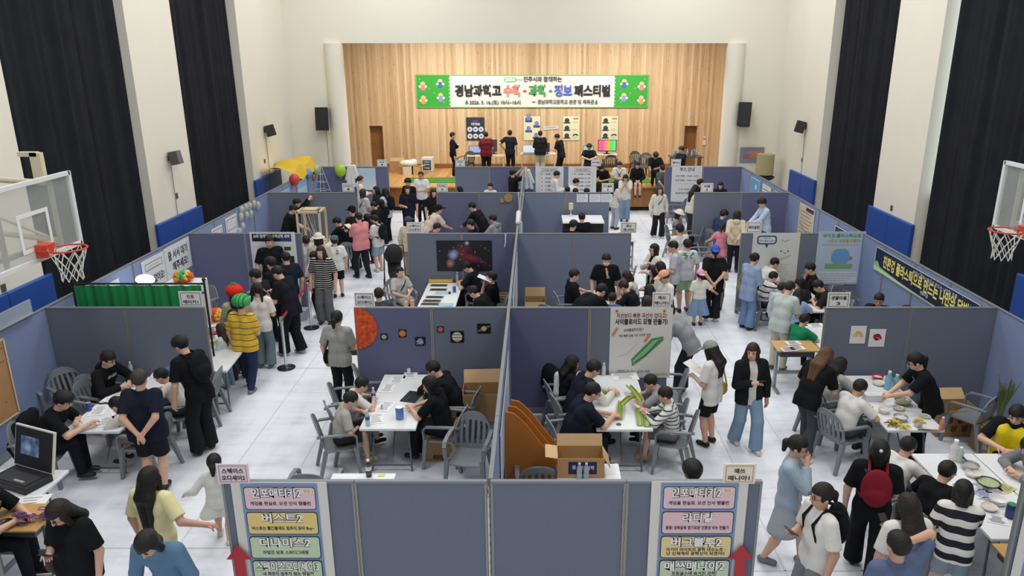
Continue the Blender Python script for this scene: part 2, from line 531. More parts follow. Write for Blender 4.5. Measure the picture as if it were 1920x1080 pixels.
    for s, sj, el, wr, fd in arm:
        side = nrm(np.cross(fd, v3(0, 0, 1)) if abs(fd[2]) < 0.85 else np.cross(fd, v3(1, 0, 0)) * 1.0)
        dn = nrm(np.cross(side, fd));
        if dn[2] > 0 and abs(fd[2]) < 0.85: dn = -dn
        if abs(fd[2]) >= 0.85: side, dn = v3(0, 1, 0), v3(-s, 0, 0)
        pc = wr + fd * lh * 0.42
        for j, (o, L) in enumerate(((-1.5, 0.42), (-0.5, 0.50), (0.5, 0.47), (1.5, 0.36))):
            b0 = pc + side * o * 0.0105 * h; L = L * lh
            p1 = b0 + fd * L * 0.45; p2 = p1 + nrm(fd + dn * 0.7) * L * 0.38; p3 = p2 + nrm(fd * 0.4 + dn) * L * 0.3
            fb.tube([b0, p1, p2, p3], [0.0058 * h, 0.0052 * h, 0.0048 * h, 0.0036 * h], 6)
        tb = wr + fd * lh * 0.12 + side * s * 0.014 * h * (1 if abs(fd[2]) < .85 else s)
        td = nrm(fd * 0.7 + side * s * (1 if abs(fd[2]) < .85 else s) * 0.8)
        fb.tube([tb, tb + td * lh * 0.25, tb + nrm(td + dn * .5 + fd * .4) * lh * 0.46], [0.0075 * h, 0.0062 * h, 0.0042 * h], 6)
    eq = np.array([q if len(q) == 4 else (q + q[-1:] * 4)[:4] for q in fb.F if len(q) == 4] + [(q[0], q[1], q[2], q[3]) for q in fb.F if len(q) == 6] + [(q[0], q[3], q[4], q[5]) for q in fb.F if len(q) == 6], np.int64)
    np_obj('body', V, Q, sk, root, (np.array([tuple(x) for x in fb.V], np.float32), eq))
    # ---- face
    em = mat('#15100d', 0.3)
    for s in (-1, 1):
        e = link('eye', small_ball('eye', (0.011, 0.006, 0.0065), em), root); e.location = hd(s * 0.031, 0.0885, 0.004)
        e.rotation_euler = (-hl, 0, ya); e.scale = (hs, hs, hs)
        if dist < 13:
            e = link('eyebrow', small_ball('eyebrow', (0.017, 0.006, 0.0035), em), root); e.location = hd(s * 0.032, 0.0905, 0.026)
            e.rotation_euler = (-hl, 0, ya); e.scale = (hs, hs, hs)
    e = link('mouth', small_ball('mouth', (0.021, 0.006, 0.0055), mat('#a8574e', 0.5)), root); e.location = hd(0, 0.0865, -0.062)
    e.rotation_euler = (-hl, 0, ya); e.scale = (hs, hs, hs)
    # ---- trousers, shorts, skirt
    kind, cs = parse(bottom); col = cs[0]
    bm_ = cloth(col); e = 0.011
    f = Field(lo, hi, res)
    topcut = ((P + U1 * 0.075 * h, U1),)
    for s, a, b, c, d, r0, r1, r2, r3 in tor:
        f.cap(a, a + (b - a) * 0.5, r0 + e, r0 + e * 0.6, 0.04, topcut)
    if kind in ('skirt', 'dress'):
        ln_ = float(cs[1]) if len(cs) > 1 else 0.5
        for s, hj, kn, an in legs:
            q = hj + v3(s * 0.05 * h, 0, -(hip - ank) * ln_)
            f.cap(P + R * s * 0.045 * h, q, 0.066 * h * w, 0.10 * h, 0.06, ((q, v3(0, 0, -1)),))
            if kind == 'dress':
                f.cap(P + R * s * 0.05 * h, C_ + R * s * 0.04 * h + U2 * .1 * h, 0.066 * h, 0.058 * h, 0.05)
    else:
        for s, hj, kn, an in legs:
            wd = {'long': (1.0, 1.0), 'wide': (1.15, 1.75), 'short': (1.15, 1.0), 'slim': (0.95, 0.8)}[kind]
            rk = 0.040 * h * wd[0] + e * 0.5; ra = 0.034 * h * wd[1]
            if kind == 'short':
                t = float(cs[1]) if len(cs) > 1 else 0.85
                q = hj + (kn - hj) * t if t <= 1 else kn + (an - kn) * (t - 1)
                if t <= 1: f.cap(hj, q, 0.056 * h * (0.4 + 0.6 * w) + e, 0.052 * h + e, 0.03, ((q, nrm(kn - hj)),))
                else:
                    f.cap(hj, kn, 0.056 * h + e, 0.05 * h + e, 0.03); f.cap(kn, q, 0.05 * h + e, 0.05 * h + e, 0.02, ((q, nrm(an - kn)),))
            else:
                q = an + v3(0, 0, -0.012 * k)
                f.cap(hj, kn, 0.056 * h * (0.4 + 0.6 * w) + e, rk + 0.004, 0.03)
                f.cap(kn, q, rk + 0.004, ra, 0.02, ((q, nrm(an - kn)),))
    r = f.mesh()
    np_obj({'long': 'trousers', 'wide': 'trousers', 'slim': 'trousers', 'short': 'shorts', 'skirt': 'skirt', 'dress': 'dress'}[kind], r[0], r[1], bm_, root)
    # ---- top
    def garment(spec, infl, nm, wide_open=0.0):
        kd, c = parse(spec)
        if len(c) >= 4 and c[1] == 'stripe':
            m_ = stripes(c[0], c[2], float(c[3]), float(c[4]) if len(c) > 4 else 0.5)
        else:
            m_ = cloth(c[0])
        f = Field(lo, hi, res)
        hm = (0.075 if hem is None else hem) * h
        hc = ((P - U1 * hm, -U1),)
        for s, a, b, c_, d, r0, r1, r2, r3 in tor:
            if pose != 'sit':
                f.cap(a, a - U1 * hm, r0 + infl + 0.004, r0 + infl + 0.010, 0.04, hc)
            f.cap(a, b, r0 + infl, r1 + infl + 0.006, 0.05, hc); f.cap(b, c_, r1 + infl + 0.006, r2 + infl, 0.05); f.cap(c_, d, r2 + infl, r3 + infl * 0.7, 0.05)
        f.cap(T_ - U2 * 0.02 * h, NB + Un * 0.006 * h, 0.040 * h, 0.036 * h + infl * 0.4, 0.045, ((NB + Un * 0.018 * h, Un),))
        if wide_open:
            f.carve(((P + R * wide_open, R), (P - R * wide_open, -R), (P, -F1)))
        if kd != 'v':
            for s, sj, el, wr, fd in arm:
                if kd == 't':
                    q = sj + (el - sj) * 0.82
                    f.cap(sj, q, 0.036 * h + infl * 0.6, 0.036 * h + infl * 0.75, 0.025, ((q, nrm(el - sj)),))
                else:
                    q = el + (wr - el) * 0.96
                    f.cap(sj, el, 0.035 * h + infl * 0.6, 0.031 * h + infl * 0.6, 0.025); f.cap(el, q, 0.031 * h + infl * 0.6, 0.023 * h + infl * 0.5, 0.015, ((q, fd),))
        r = f.mesh()
        return np_obj(nm, r[0], r[1], m_, root)
    if inner:
        garment('v' + inner[1:], 0.014, 'shirt')
        garment(top, 0.024, 'jacket', 0.055)
    else:
        garment(top, 0.017, 'jacket' if top[0] == 'j' else ('hooded_top' if top[0] == 'h' else 'shirt'))
    if kind == 'dress' or top[0] == 'h':
        pass
    if top[0] == 'h':
        f = Field(lo, hi, res); f.ell(NB - F1 * 0.075 * k + U2 * 0.0, (0.10 * k, 0.055 * k, 0.075 * k), (R, F1, U2), 0.02); r = f.mesh()
        np_obj('hood', r[0], r[1], cloth(top.split()[1]), root)
    # ---- shoes
    f0 = []
    for s, hj, kn, an in legs:
        f = Field(an - 0.22, an + 0.24, min(res, 0.012))
        f.cap(an + v3(0, -0.03 * k, -0.036 * k), an + v3(0, 0.125 * k, -0.044 * k), 0.042 * k, 0.035 * k, 0.02, ((an + v3(0, 0, -0.072 * k), v3(0, 0, -1)),))
        f.cap(an, an + v3(0, 0, -0.03), 0.034 * k, 0.04 * k, 0.02, ((an + v3(0, 0, 0.012 * k), v3(0, 0, 1)),))
        r = f.mesh(); np_obj('shoe', r[0], r[1], mat(shoes, 0.6), root)
    # ---- hair
    hk, hc_ = parse(hair); hm_ = mat(hc_[0], 0.42, noise=0.35, nscale=60, bump=0.6, bscale=90, spec=0.35)
    f = Field(lo - 0.1, hi + 0.1, min(res, 0.014))
    if hk != 'bald':
        f.ell(hd(0, -0.012, 0.034), (0.092 * hs, 0.112 * hs, 0.106 * hs), RM, 0.02)
        if hk in ('short', 'fluffy', 'crop'):
            if hk == 'fluffy':
                f.ell(hd(0, 0.0, 0.055), (0.108 * hs, 0.122 * hs, 0.10 * hs), RM, 0.02)
            f.cut(hd(0, 0, -0.075), -Uh)
            f.carve(((hd(0, 0.045, 0), -Fh), (hd(0, 0, 0.036 if hk != 'crop' else 0.06), Uh)))
            f.carve(((hd(0, -0.035, 0), -Fh), (hd(0, 0, 0.0), Uh)))
        else:
            f.cut(hd(0, 0, -0.11), -Uh)
            f.carve(((hd(0, 0.04, 0), -Fh), (hd(0, 0, 0.045), Uh), (hd(0.074, 0, 0), Rh), (hd(-0.074, 0, 0), -Rh)))
            if hk == 'bob':
                for s in (-1, 1):
                    f.cap(hd(s * 0.062, -0.01, 0.0), hd(s * 0.066, 0.0, -0.13), 0.04 * hs, 0.036 * hs, 0.03, ((hd(0, 0, -0.145), -Uh),))
                f.cap(hd(0, -0.06, 0), hd(0, -0.055, -0.13), 0.06 * hs, 0.06 * hs, 0.03, ((hd(0, 0, -0.145), -Uh),))
            elif hk == 'long':
                L = float(hc_[1]) if len(hc_) > 1 else 0.3
                e1 = NB - F1 * 0.095 * k - U2 * L * k
                mid = NB - F1 * 0.10 * k
                f.cap(hd(0, -0.05, 0), mid, 0.075 * hs, 0.06 * hs, 0.03)
                for s in (-1, 1):
                    f.cap(hd(s * 0.05, -0.035, 0), mid + R * s * 0.055, 0.055 * hs, 0.05 * hs, 0.03)
                    f.cap(mid + R * s * 0.05, e1 + R * s * 0.035, 0.052 * hs, 0.03 * hs, 0.03)
                    f.cap(hd(s * 0.072, 0.03, 0.0), T_ + R * s * 0.085 * k + F1 * 0.03 - U2 * .02, 0.03 * hs, 0.03 * hs, 0.02)
            elif hk == 'pony':
                L = float(hc_[1]) if len(hc_) > 1 else 0.25
                f.ell(hd(0, -0.125, 0.01), (0.035 * hs, 0.035 * hs, 0.035 * hs), RM, 0.02)
                f.cap(hd(0, -0.135, 0.0), hd(0, -0.15, 0.0) - v3(0, 0, L * k), 0.04 * hs, 0.024 * hs, 0.02)
            elif hk == 'bun':
                f.ell(hd(0, -0.115, 0.05), (0.052 * hs, 0.045 * hs, 0.052 * hs), RM, 0.02)
            elif hk == 'tails':
                for s in (-1, 1):
                    f.cap(hd(s * 0.075, -0.05, 0.03), hd(s * 0.10, -0.09, -0.2), 0.035 * hs, 0.02 * hs, 0.02)
        r = f.mesh(); np_obj('hair', r[0], r[1], hm_, root)
    # ---- worn extras
    for x in extra:
        q = x.split(); n = q[0]
        if n in ('cap', 'backcap', 'bucket', 'beanie'):
            sg = -1 if n == 'backcap' else 1
            f = Field(H0 - 0.3, H0 + 0.3, min(res, 0.012))
            f.ell(hd(0, -0.01, 0.05), (0.100 * hs, 0.118 * hs, 0.103 * hs), RM, 0.0, ((hd(0, 0, 0.045), -Uh),))
            if n in ('cap', 'backcap'): f.ell(hd(0, sg * 0.135, 0.05), (0.075 * hs, 0.085 * hs, 0.014 * hs), RM, 0.01)
            if n == 'bucket': f.ell(hd(0, -0.01, 0.04), (0.15 * hs, 0.165 * hs, 0.022 * hs), RM, 0.015)
            r = f.mesh(); np_obj('hat' if n in ('bucket', 'beanie') else 'cap', r[0], r[1], cloth(q[1]), root)
        elif n == 'fruit':
            f = Field(H0 - 0.4, H0 + 0.4, 0.014)
            f.ell(hd(0, -0.01, 0.075), (0.150 * hs, 0.155 * hs, 0.125 * hs), RM, 0.0, ((hd(0, 0, 0.0), -Uh),)); r = f.mesh()
            np_obj('hat', r[0], r[1], stripes(q[1], q[2], 0.055, 0.7, 0) if len(q) > 2 else cloth(q[1]), root)
            b = MB()
            for j in range(5): b.tube([hd(0, -0.01, 0.195), hd(0.04 * cos(j * 1.26), -0.01 + 0.04 * sin(j * 1.26), 0.215), hd(0.075 * cos(j * 1.26), -0.01 + 0.075 * sin(j * 1.26), 0.19)], [0.012, 0.012, 0.004], 5)
            if len(q) < 3: b.obj('hat_leaf', cloth('#3f9a4a'), root)
        elif n == 'glasses':
            b = MB()
            for s in (-1, 1):
                c = hd(s * 0.033, 0.1, 0.004)
                b.tube([c + Rh * 0.024 * cos(a) + Uh * 0.019 * sin(a) for a in [i * pi / 5 for i in range(10)]], 0.0026, 5, closed=True)
                b.tube([hd(s * 0.057, 0.098, 0.006), hd(s * 0.08, 0.07, 0.006), hd(s * 0.082, -0.01, 0.004)], 0.0024, 5)
            b.obj('glasses', mat('#14120f', 0.3), root)
        elif n == 'vest':
            garment('v ' + q[1], 0.034, 'vest')
        elif n == 'print':
            sd = -1 if q[3] == 'back' else 1; A = Art(0.0); A.text(q[1], 0, -0.02, float(q[4]), q[2], 0.03, rot=float(q[5]) if len(q) > 5 else 0.0)
            rb = 0.054 * h * w + (0.034 if pose != 'sit' else 0.036)
            b = A.b; b.V = [Vector(C_ + R * (vv.x * sd) + F1 * sd * (sqrt(max(0.0004, rb * rb - max(0, abs(vv.x) - .05) ** 2)) + 0.004) + U2 * (vv.z + .05)) for vv in b.V]
            A.obj(root, 'shirt_print')
        elif n == 'mask':
            f = Field(H0 - 0.25, H0 + 0.25, min(res, 0.012)); f.ell(hd(0, 0.032, -0.05), (0.066 * hs, 0.078 * hs, 0.052 * hs), RM, 0.01, ((hd(0, 0.02, 0), -Fh),)); r = f.mesh()
            np_obj('face_mask', r[0], r[1], cloth(q[1]), root)
        elif n == 'strap':
            s = float(q[2]) if len(q) > 2 else 1
            ps = []
            for i in range(15):
                a = 2 * pi * i / 14; t = (cos(a) + 1) / 2
                base = (P + U1 * 0.06 * h) * (1 - t) + (T_ - U2 * 0.01) * t
                ps.append(base + R * s * (t * 2 - 1) * 0.085 * h * -1 + F1 * sin(a) * (0.058 * h * w + 0.03) + (v3(0, 0, 0.028) * max(0, t - .6) * 2.5))
            MB().tube(ps, 0.011, 6).obj('bag_strap', cloth(q[1]), root, True)
        elif n == 'lanyard':
            b = MB()
            for s in (-1, 1):
                b.tube([NB + R * s * 0.045 * k - F1 * 0.02, NB + R * s * 0.05 * k + F1 * 0.085 * k - U2 * 0.03, C_ + F1 * (0.056 * h * w + 0.026)], 0.004, 5)
            b.obj('lanyard', cloth(q[1]), root)
        elif n == 'apron':
            f = Field(lo, hi, res)
            for s, a, b, c_, d, r0, r1, r2, r3 in tor:
                f.cap(a - U1 * 0.25 * h, c_, r0 + 0.048, r2 + 0.046, 0.05, ((P - F1 * 0.07, -F1), (P - U1 * (0.03 if pose == 'sit' else 0.2) * h, -U1)))
            r = f.mesh(); np_obj('apron', r[0], r[1], mat(q[1], 0.35, bump=0.4, bscale=10), root)
        elif n in ('backpack', 'satchel', 'sidebag'):
            c1 = q[1]
            bt = thing(('shoulder_bag' if n != 'backpack' else 'backpack'), ' '.join(q[2:]), 'bag')
            f = Field(lo - 0.3, hi + 0.3, max(res, 0.013))
            if n == 'backpack':
                cc = C_ - F1 * (0.056 * h * w + 0.105) - U2 * 0.03
                f.ell(cc, (0.15 * k ** .5, 0.075, 0.22 * k ** .5), (R, F1, U2), 0.0); f.ell(cc - F1 * 0.05 - U2 * 0.07, (0.11, 0.06, 0.10), (R, F1, U2), 0.02)
                r = f.mesh(); np_obj('bag_body', r[0], r[1], cloth(c1), bt)
                b = MB()
                for s in (-1, 1):
                    b.tube([cc + R * s * 0.085 + U2 * 0.16 + F1 * 0.03, T_ + R * s * 0.085 * k + U2 * 0.06, C_ + R * s * 0.085 * k + F1 * (0.054 * h * w + 0.042) + U2 * .04, W_ + R * s * 0.13 * k * w + F1 * 0.075, W_ + R * s * .175 * k * w - F1 * .03, cc + R * s * 0.12 - U2 * 0.15 + F1 * .04], 0.016, 6)
                b.obj('strap', cloth(c1), bt, True)
            else:
                s = -1 if 'lefthand' in q[2:] else 1
                sd = -1 if n == 'sidebag' else 1
                cc = P + R * sd * (0.118 * h * w + .02) + U1 * 0.0
                f.ell(cc, (0.05, 0.13, 0.12), (R, F1, U1), 0.0); r = f.mesh(); np_obj('bag_body', r[0], r[1], cloth(c1), bt)
                MB().tube([cc + F1 * 0.12 + U1 * 0.05, C_ + R * sd * 0.115 * k + F1 * 0.08, T_ + R * sd * 0.09 * k + U2 * 0.042, C_ + R * sd * 0.115 * k - F1 * 0.09, cc - F1 * 0.12 + U1 * 0.05], 0.012, 6).obj('strap', cloth(c1), bt, True)
            bt.location = root.location; bt.rotation_euler = root.rotation_euler
        elif n == 'pin':
            MB().ball(hd(0, -0.11, 0.06), 0.02).obj('hair_clip', mat(q[1]), root)
        elif n == 'phone' or n == 'paper' or n == 'book':
            s, sj, el, wr, fd = arm[1]
            pc = wr + fd * lh * 0.75
            d = {'phone': (0.075, 0.15, 0.009), 'paper': (0.21, 0.297, 0.004), 'book': (0.15, 0.21, 0.015)}[n]
            Rm = Matrix.Rotation(fa, 4, 'Z')
            o = MB().box((0, 0, 0), d, (radians(35 if n == 'phone' else 20), 0, 0), bev=0.003).obj({'phone': 'smartphone', 'paper': 'sheet_of_paper', 'book': 'booklet'}[n], mat(q[1], 0.3 if n == 'phone' else 0.8))
            tag(o, ' '.join(q[2:]), {'phone': 'phone', 'paper': 'paper', 'book': 'booklet'}[n])
            pw = Rm @ Vector(pc); o.location = root.location + pw + Vector((0, 0, 0.02)); o.rotation_euler = (0, 0, fa)
    PEOPLE.append((root, H0, arm, legs))
    return root
# ------------------------------------------------------------------ the hall
CREAM = mat('#e9e4d6', 0.85, noise=0.02, nscale=1.5, bump=0.08, bscale=60, spec=0.2)
XL, XR, YB = -8.45, 8.40, 27.0

def floor_build(nt, vec):
    # white cloth sheets laid over the hall floor: stretched creases, greyer where the bump is lower
    mp = nt.nodes.new('ShaderNodeMapping'); mp.inputs['Scale'].default_value = (0.55, 3.2, 1); mp.inputs['Rotation'].default_value = (0, 0, 0.12)
    nt.links.new(vec, mp.inputs[0])
    n1 = nt.nodes.new('ShaderNodeTexNoise'); n1.inputs['Scale'].default_value = 1.6; n1.inputs['Detail'].default_value = 8; n1.inputs['Roughness'].default_value = 0.62
    nt.links.new(mp.outputs[0], n1.inputs['Vector'])
    mp2 = nt.nodes.new('ShaderNodeMapping'); mp2.inputs['Scale'].default_value = (3.0, 0.5, 1); mp2.inputs['Rotation'].default_value = (0, 0, -0.25)
    nt.links.new(vec, mp2.inputs[0])
    n2 = nt.nodes.new('ShaderNodeTexNoise'); n2.inputs['Scale'].default_value = 1.3; n2.inputs['Detail'].default_value = 7
    nt.links.new(mp2.outputs[0], n2.inputs['Vector'])
    a = nt.nodes.new('ShaderNodeMath'); a.operation = 'MULTIPLY_ADD'; a.inputs[1].default_value = 0.45
    nt.links.new(n2.outputs['Fac'], a.inputs[0])
    b = nt.nodes.new('ShaderNodeMath'); b.operation = 'MULTIPLY'; b.inputs[1].default_value = 0.55
    nt.links.new(n1.outputs['Fac'], b.inputs[0]); nt.links.new(b.outputs[0], a.inputs[2])
    return a.outputs[0]
FLOOR = ramp_mat('floor_cloth', [(0.30, '#c0c5d0'), (0.42, '#d8dce5'), (0.52, '#e3e6ed'), (0.75, '#eaecf2')], 'Object', floor_build, 0.6, bump=0.45)
structure(MB().box((0, 13, -0.1), (19, 34, 0.2)).obj('floor', FLOOR))
# seams where one cloth sheet overlaps the next
b = MB()
for x in (-4.15, -3.25, 2.75, 3.6):
    b.box((x, 14.5, 0.003), (0.02, 23, 0.004))
for y in (7.4, 12.6, 18.2, 23.4):
    b.box((-3.9, y, 0.003), (2.2, 0.015, 0.004)); b.box((3.3, y - .4, 0.003), (2.2, 0.015, 0.004))
structure(b.obj('trim_1', mat('#d0d3d9', 0.7)))

def side_wall(name, sx, X):
    b = MB()
    xo = X + sx * 0.36
    b.box((xo + sx * 0.1, 12.5, 5.5), (0.2, 30, 11))
    for y0, y1 in ((4.2, 6.3), (10.3, 12.4), (16.4, 18.5), (22.5, 24.6)):
        b.box((X + sx * 0.18, (y0 + y1) / 2, 5.5), (0.36, y1 - y0, 11))
    b.box((X + sx * 0.25, 25.9, 5.5), (0.22, 2.6, 11))
    structure(b.obj(name, CREAM))
side_wall('wall_left', -1, XL)
side_wall('wall_right', 1, XR)

def wood_build(nt, vec, width=0.10, stretch=0.6):
    sp = nt.nodes.new('ShaderNodeSeparateXYZ'); nt.links.new(vec, sp.inputs[0])
    dv = nt.nodes.new('ShaderNodeMath'); dv.operation = 'DIVIDE'; dv.inputs[1].default_value = width; nt.links.new(sp.outputs[0], dv.inputs[0])
    fl = nt.nodes.new('ShaderNodeMath'); fl.operation = 'FLOOR'; nt.links.new(dv.outputs[0], fl.inputs[0])
    wn = nt.nodes.new('ShaderNodeTexWhiteNoise'); wn.noise_dimensions = '1D'; nt.links.new(fl.outputs[0], wn.inputs['W'])
    mp = nt.nodes.new('ShaderNodeMapping'); mp.inputs['Scale'].default_value = (14, 14, stretch); nt.links.new(vec, mp.inputs[0])
    n = nt.nodes.new('ShaderNodeTexNoise'); n.inputs['Scale'].default_value = 2.2; n.inputs['Detail'].default_value = 5; nt.links.new(mp.outputs[0], n.inputs['Vector'])
    a = nt.nodes.new('ShaderNodeMath'); a.operation = 'MULTIPLY_ADD'; a.inputs[1].default_value = 0.5; nt.links.new(wn.outputs['Value'], a.inputs[0])
    c = nt.nodes.new('ShaderNodeMath'); c.operation = 'MULTIPLY'; c.inputs[1].default_value = 0.62; nt.links.new(n.outputs['Fac'], c.inputs[0]); nt.links.new(c.outputs[0], a.inputs[2])
    # plank joints
    fr = nt.nodes.new('ShaderNodeMath'); fr.operation = 'FRACT'; nt.links.new(dv.outputs[0], fr.inputs[0])
    g = nt.nodes.new('ShaderNodeMath'); g.operation = 'LESS_THAN'; g.inputs[1].default_value = 0.06; nt.links.new(fr.outputs[0], g.inputs[0])
    # knots
    mk = nt.nodes.new('ShaderNodeMapping'); mk.inputs['Scale'].default_value = (9, 9, 2.4); nt.links.new(vec, mk.inputs[0])
    vo = nt.nodes.new('ShaderNodeTexVoronoi'); vo.inputs['Scale'].default_value = 1.0; nt.links.new(mk.outputs[0], vo.inputs['Vector'])
    kk = nt.nodes.new('ShaderNodeMath'); kk.operation = 'LESS_THAN'; kk.inputs[1].default_value = 0.11; nt.links.new(vo.outputs['Distance'], kk.inputs[0])
    s = nt.nodes.new('ShaderNodeMath'); s.operation = 'ADD'; nt.links.new(g.outputs[0], s.inputs[0]); nt.links.new(kk.outputs[0], s.inputs[1])
    s2 = nt.nodes.new('ShaderNodeMath'); s2.operation = 'MULTIPLY'; s2.inputs[1].default_value = -0.3; nt.links.new(s.outputs[0], s2.inputs[0])
    o = nt.nodes.new('ShaderNodeMath'); o.operation = 'ADD'; nt.links.new(a.outputs[0], o.inputs[0]); nt.links.new(s2.outputs[0], o.inputs[1])
    return o.outputs[0]
WOOD = ramp_mat('stage_planks', [(0.0, '#94744e'), (0.30, '#c0a078'), (0.52, '#d3b48c'), (0.72, '#dcc19c'), (0.95, '#e4cdac')], 'Object', wood_build, 0.5)
STAGEWOOD = ramp_mat('stage_boards', [(0.0, '#8f6134'), (0.35, '#bd8a50'), (0.6, '#cf9d62'), (0.95, '#dcb078')], 'Object', lambda nt, v: wood_build(nt, v, 0.12, 14), 0.35)
APRON = ramp_mat('stage_apron', [(0.0, '#6e4626'), (0.35, '#96683a'), (0.6, '#a97a48'), (0.95, '#b98a56')], 'Object', lambda nt, v: wood_build(nt, v, 0.35, 3), 0.4)
# back wall with the stage opening and its round corner columns
b = MB()
b.box((-7.75, YB + 0.15, 5.5), (1.9, 0.3, 11)); b.box((7.7, YB + 0.15, 5.5), (1.9, 0.3, 11))
b.box((-.025, YB + 0.15, 5.79 + 2.6), (13.55, 0.3, 5.2))
b.lathe([(0.32, 0), (0.32, 5.79)], 24, (-6.95, YB + 0.1, 0)); b.lathe([(0.32, 0), (0.32, 5.79)], 24, (6.86, YB + 0.1, 0))
structure(b.obj('wall_back', CREAM, smooth=True))
YS = 31.4
d1a, d1b, d2a, d2b = yp(694, 270, YS).x, yp(719, 270, YS).x, yp(1282, 270, YS).x, yp(1306, 270, YS).x
dz = yp(700, 236, YS).z
b = MB()
xs = [-8.2, d1a, d1b, d2a, d2b, 8.2]
for i in range(5):
    z0 = dz if i in (1, 3) else 0.9
    b.box(((xs[i] + xs[i + 1]) / 2, YS + 0.1, (z0 + 7) / 2), (xs[i + 1] - xs[i], 0.2, 7 - z0))
b.box((-7.9, 29.3, 4), (0.2, 4.2, 6.2)); b.box((7.9, 29.3, 4), (0.2, 4.2, 6.2))
structure(b.obj('wall_stage', WOOD))
structure(MB().box((0, 29.4, 7.05), (16.4, 4.2, 0.1)).obj('ceiling', mat('#d8d2c4', 0.8)))
for i, (a, c) in enumerate(((d1a, d1b), (d2a, d2b))):
    o = MB().box(((a + c) / 2, YS + 0.32, (0.9 + dz) / 2), (c - a + 0.1, 0.05, dz - 0.9)).box((c - 0.02 if i == 0 else a + 0.02, YS + 0.2, (0.9 + dz) / 2), (0.04, 0.3, dz - 0.9)).obj('door_%d' % (i + 1), mat('#8b6238', 0.5, noise=0.15, nscale=6))
    structure(o)
    MB().ball((a + 0.1, YS + 0.27, 1.9), 0.035).obj('door_handle', mat('#9a9488', 0.3, 0.8), o)
b = MB().box((0, 29.15, 0.45), (13.4, 4.4, 0.86)).box((0, 29.1, 0.885), (13.5, 4.5, 0.03))
b2 = MB().box((0, 26.93, 0.5), (13.3, 0.05, 0.72)).box((0, 26.9, 0.875), (13.4, 0.16, 0.05))
structure(MB().box((0, 29.15, 0.87), (13.6, 4.5, 0.06)).obj('floor_stage', STAGEWOOD))
structure(MB().box((0, 26.97, 0.5), (13.5, 0.1, 0.70)).obj('wall_stage_front', APRON))
structure(MB().box((0, 26.86, 0.88), (13.5, 0.16, 0.05)).obj('trim_2', STAGEWOOD))
structure(MB().box((0, 27.02, 0.075), (13.5, 0.08, 0.15)).obj('stage_recess_shade', mat('#1b1816', 0.7)))  # dark strip painted for the shade in the kick recess under the stage
structure(MB().box((0, YS - 0.03, 0.99), (12.6, 0.04, 0.18)).obj('baseboard_back', mat('#8c6136', 0.5)))
tag(MB().box((-0.3, 28.2, 0.909), (9.2, 1.15, 0.018)).obj('turf_mat', mat('#4a8a32', 0.95, noise=0.3, nscale=80, bump=0.6, bscale=150)), 'long green artificial turf strip laid along the front of the stage', 'mat')

# curtains in the window bays
def curtain(y0, y1, X, sx, label):
    rr = random.Random(int(y0 * 10) + (1 if sx > 0 else 0)); n = 90; b = MB()
    ph = [rr.uniform(0, 6) for _ in range(6)]
    def fn(i, j):
        y = y0 + (y1 - y0) * i; z = 0.05 + 10.6 * j
        a = 0.055 * sin(26 * i * (y1 - y0) / 4 + ph[0] + 0.5 * sin(3 * j + ph[3])) + 0.03 * sin(61 * i + ph[1]) + 0.02 * sin(103 * i + ph[2] + j)
        return (X + a, y, z)
    b.grid(fn, n, 8)
    V2 = [(v.x + sx * 0.012, v.y, v.z) for v in b.V]; k = len(b.V); F2 = [tuple(i + k for i in f[::-1]) for f in b.F]
    b.V += [Vector(v) for v in V2]; b.F += F2; b.M += [0] * len(F2)
    tag(b.obj('curtain', mat('#26272c', 0.95, noise=0.25, nscale=2.0, spec=0.1), smooth=True), label, 'curtain', 'blackout curtains in the window bays')
curtain(12.42, 16.38, XL - 0.22, -1, 'wide black floor-length curtain behind the hoop whose whole backboard shows')
curtain(18.52, 22.48, XL - 0.22, -1, 'black floor-length curtain in the bay between the two small grey wall speakers')
curtain(12.42, 16.20, XR + 0.22, 1, 'wide black curtain behind the hoop that is cut by the picture edge')
curtain(18.52, 22.48, XR + 0.22, 1, 'black curtain in the bay beside the only small speaker on its wall')
curtain(6.32, 10.28, XL - 0.22, -1, 'black curtain in the bay nearer the camera on the side of the white queue notice')
curtain(6.32, 10.28, XR + 0.22, 1, 'black curtain in the bay nearer the camera on the side of the night-sky banner')
structure(MB().box((XR + 0.345, 16.3, 6.5), (0.02, 0.2, 8)).obj('window_1', mat('#dff0f4', 0.4, emit=1.6)))

# blue wall pads
def pad(y0, y1, X, sx, label):
    t = thing('wall_pad', label, 'wall pad', (X - sx * 0.05, (y0 + y1) / 2, 0), 0, 'blue crash pads on the pillars')
    m = mat('#2a4f9e', 0.45, noise=0.05, nscale=3)
    L = (y1 - y0) / 2
    for s in (-1, 1):
        MB().box((0, s * L / 2, 0.93), (0.09, L - 0.006, 1.8), bev=0.02).obj('cushion', m, t)
pad(10.2, 12.5, XL, -1, 'blue wall pad on the pillar next to the fully visible backboard')
pad(16.3, 18.6, XL, -1, 'blue wall pad under the small speaker above the white queue notice')
pad(22.4, 24.7, XL, -1, 'blue wall pad beside the booth row with the yellow balloon tarp')
pad(10.2, 12.5, XR, 1, 'blue wall pad at the picture edge below the half-visible hoop')
pad(16.3, 18.6, XR, 1, 'blue wall pad on the pillar above the navy night-sky banner')
pad(22.4, 24.7, XR, 1, 'blue wall pad under the small speaker beside the sky posters')
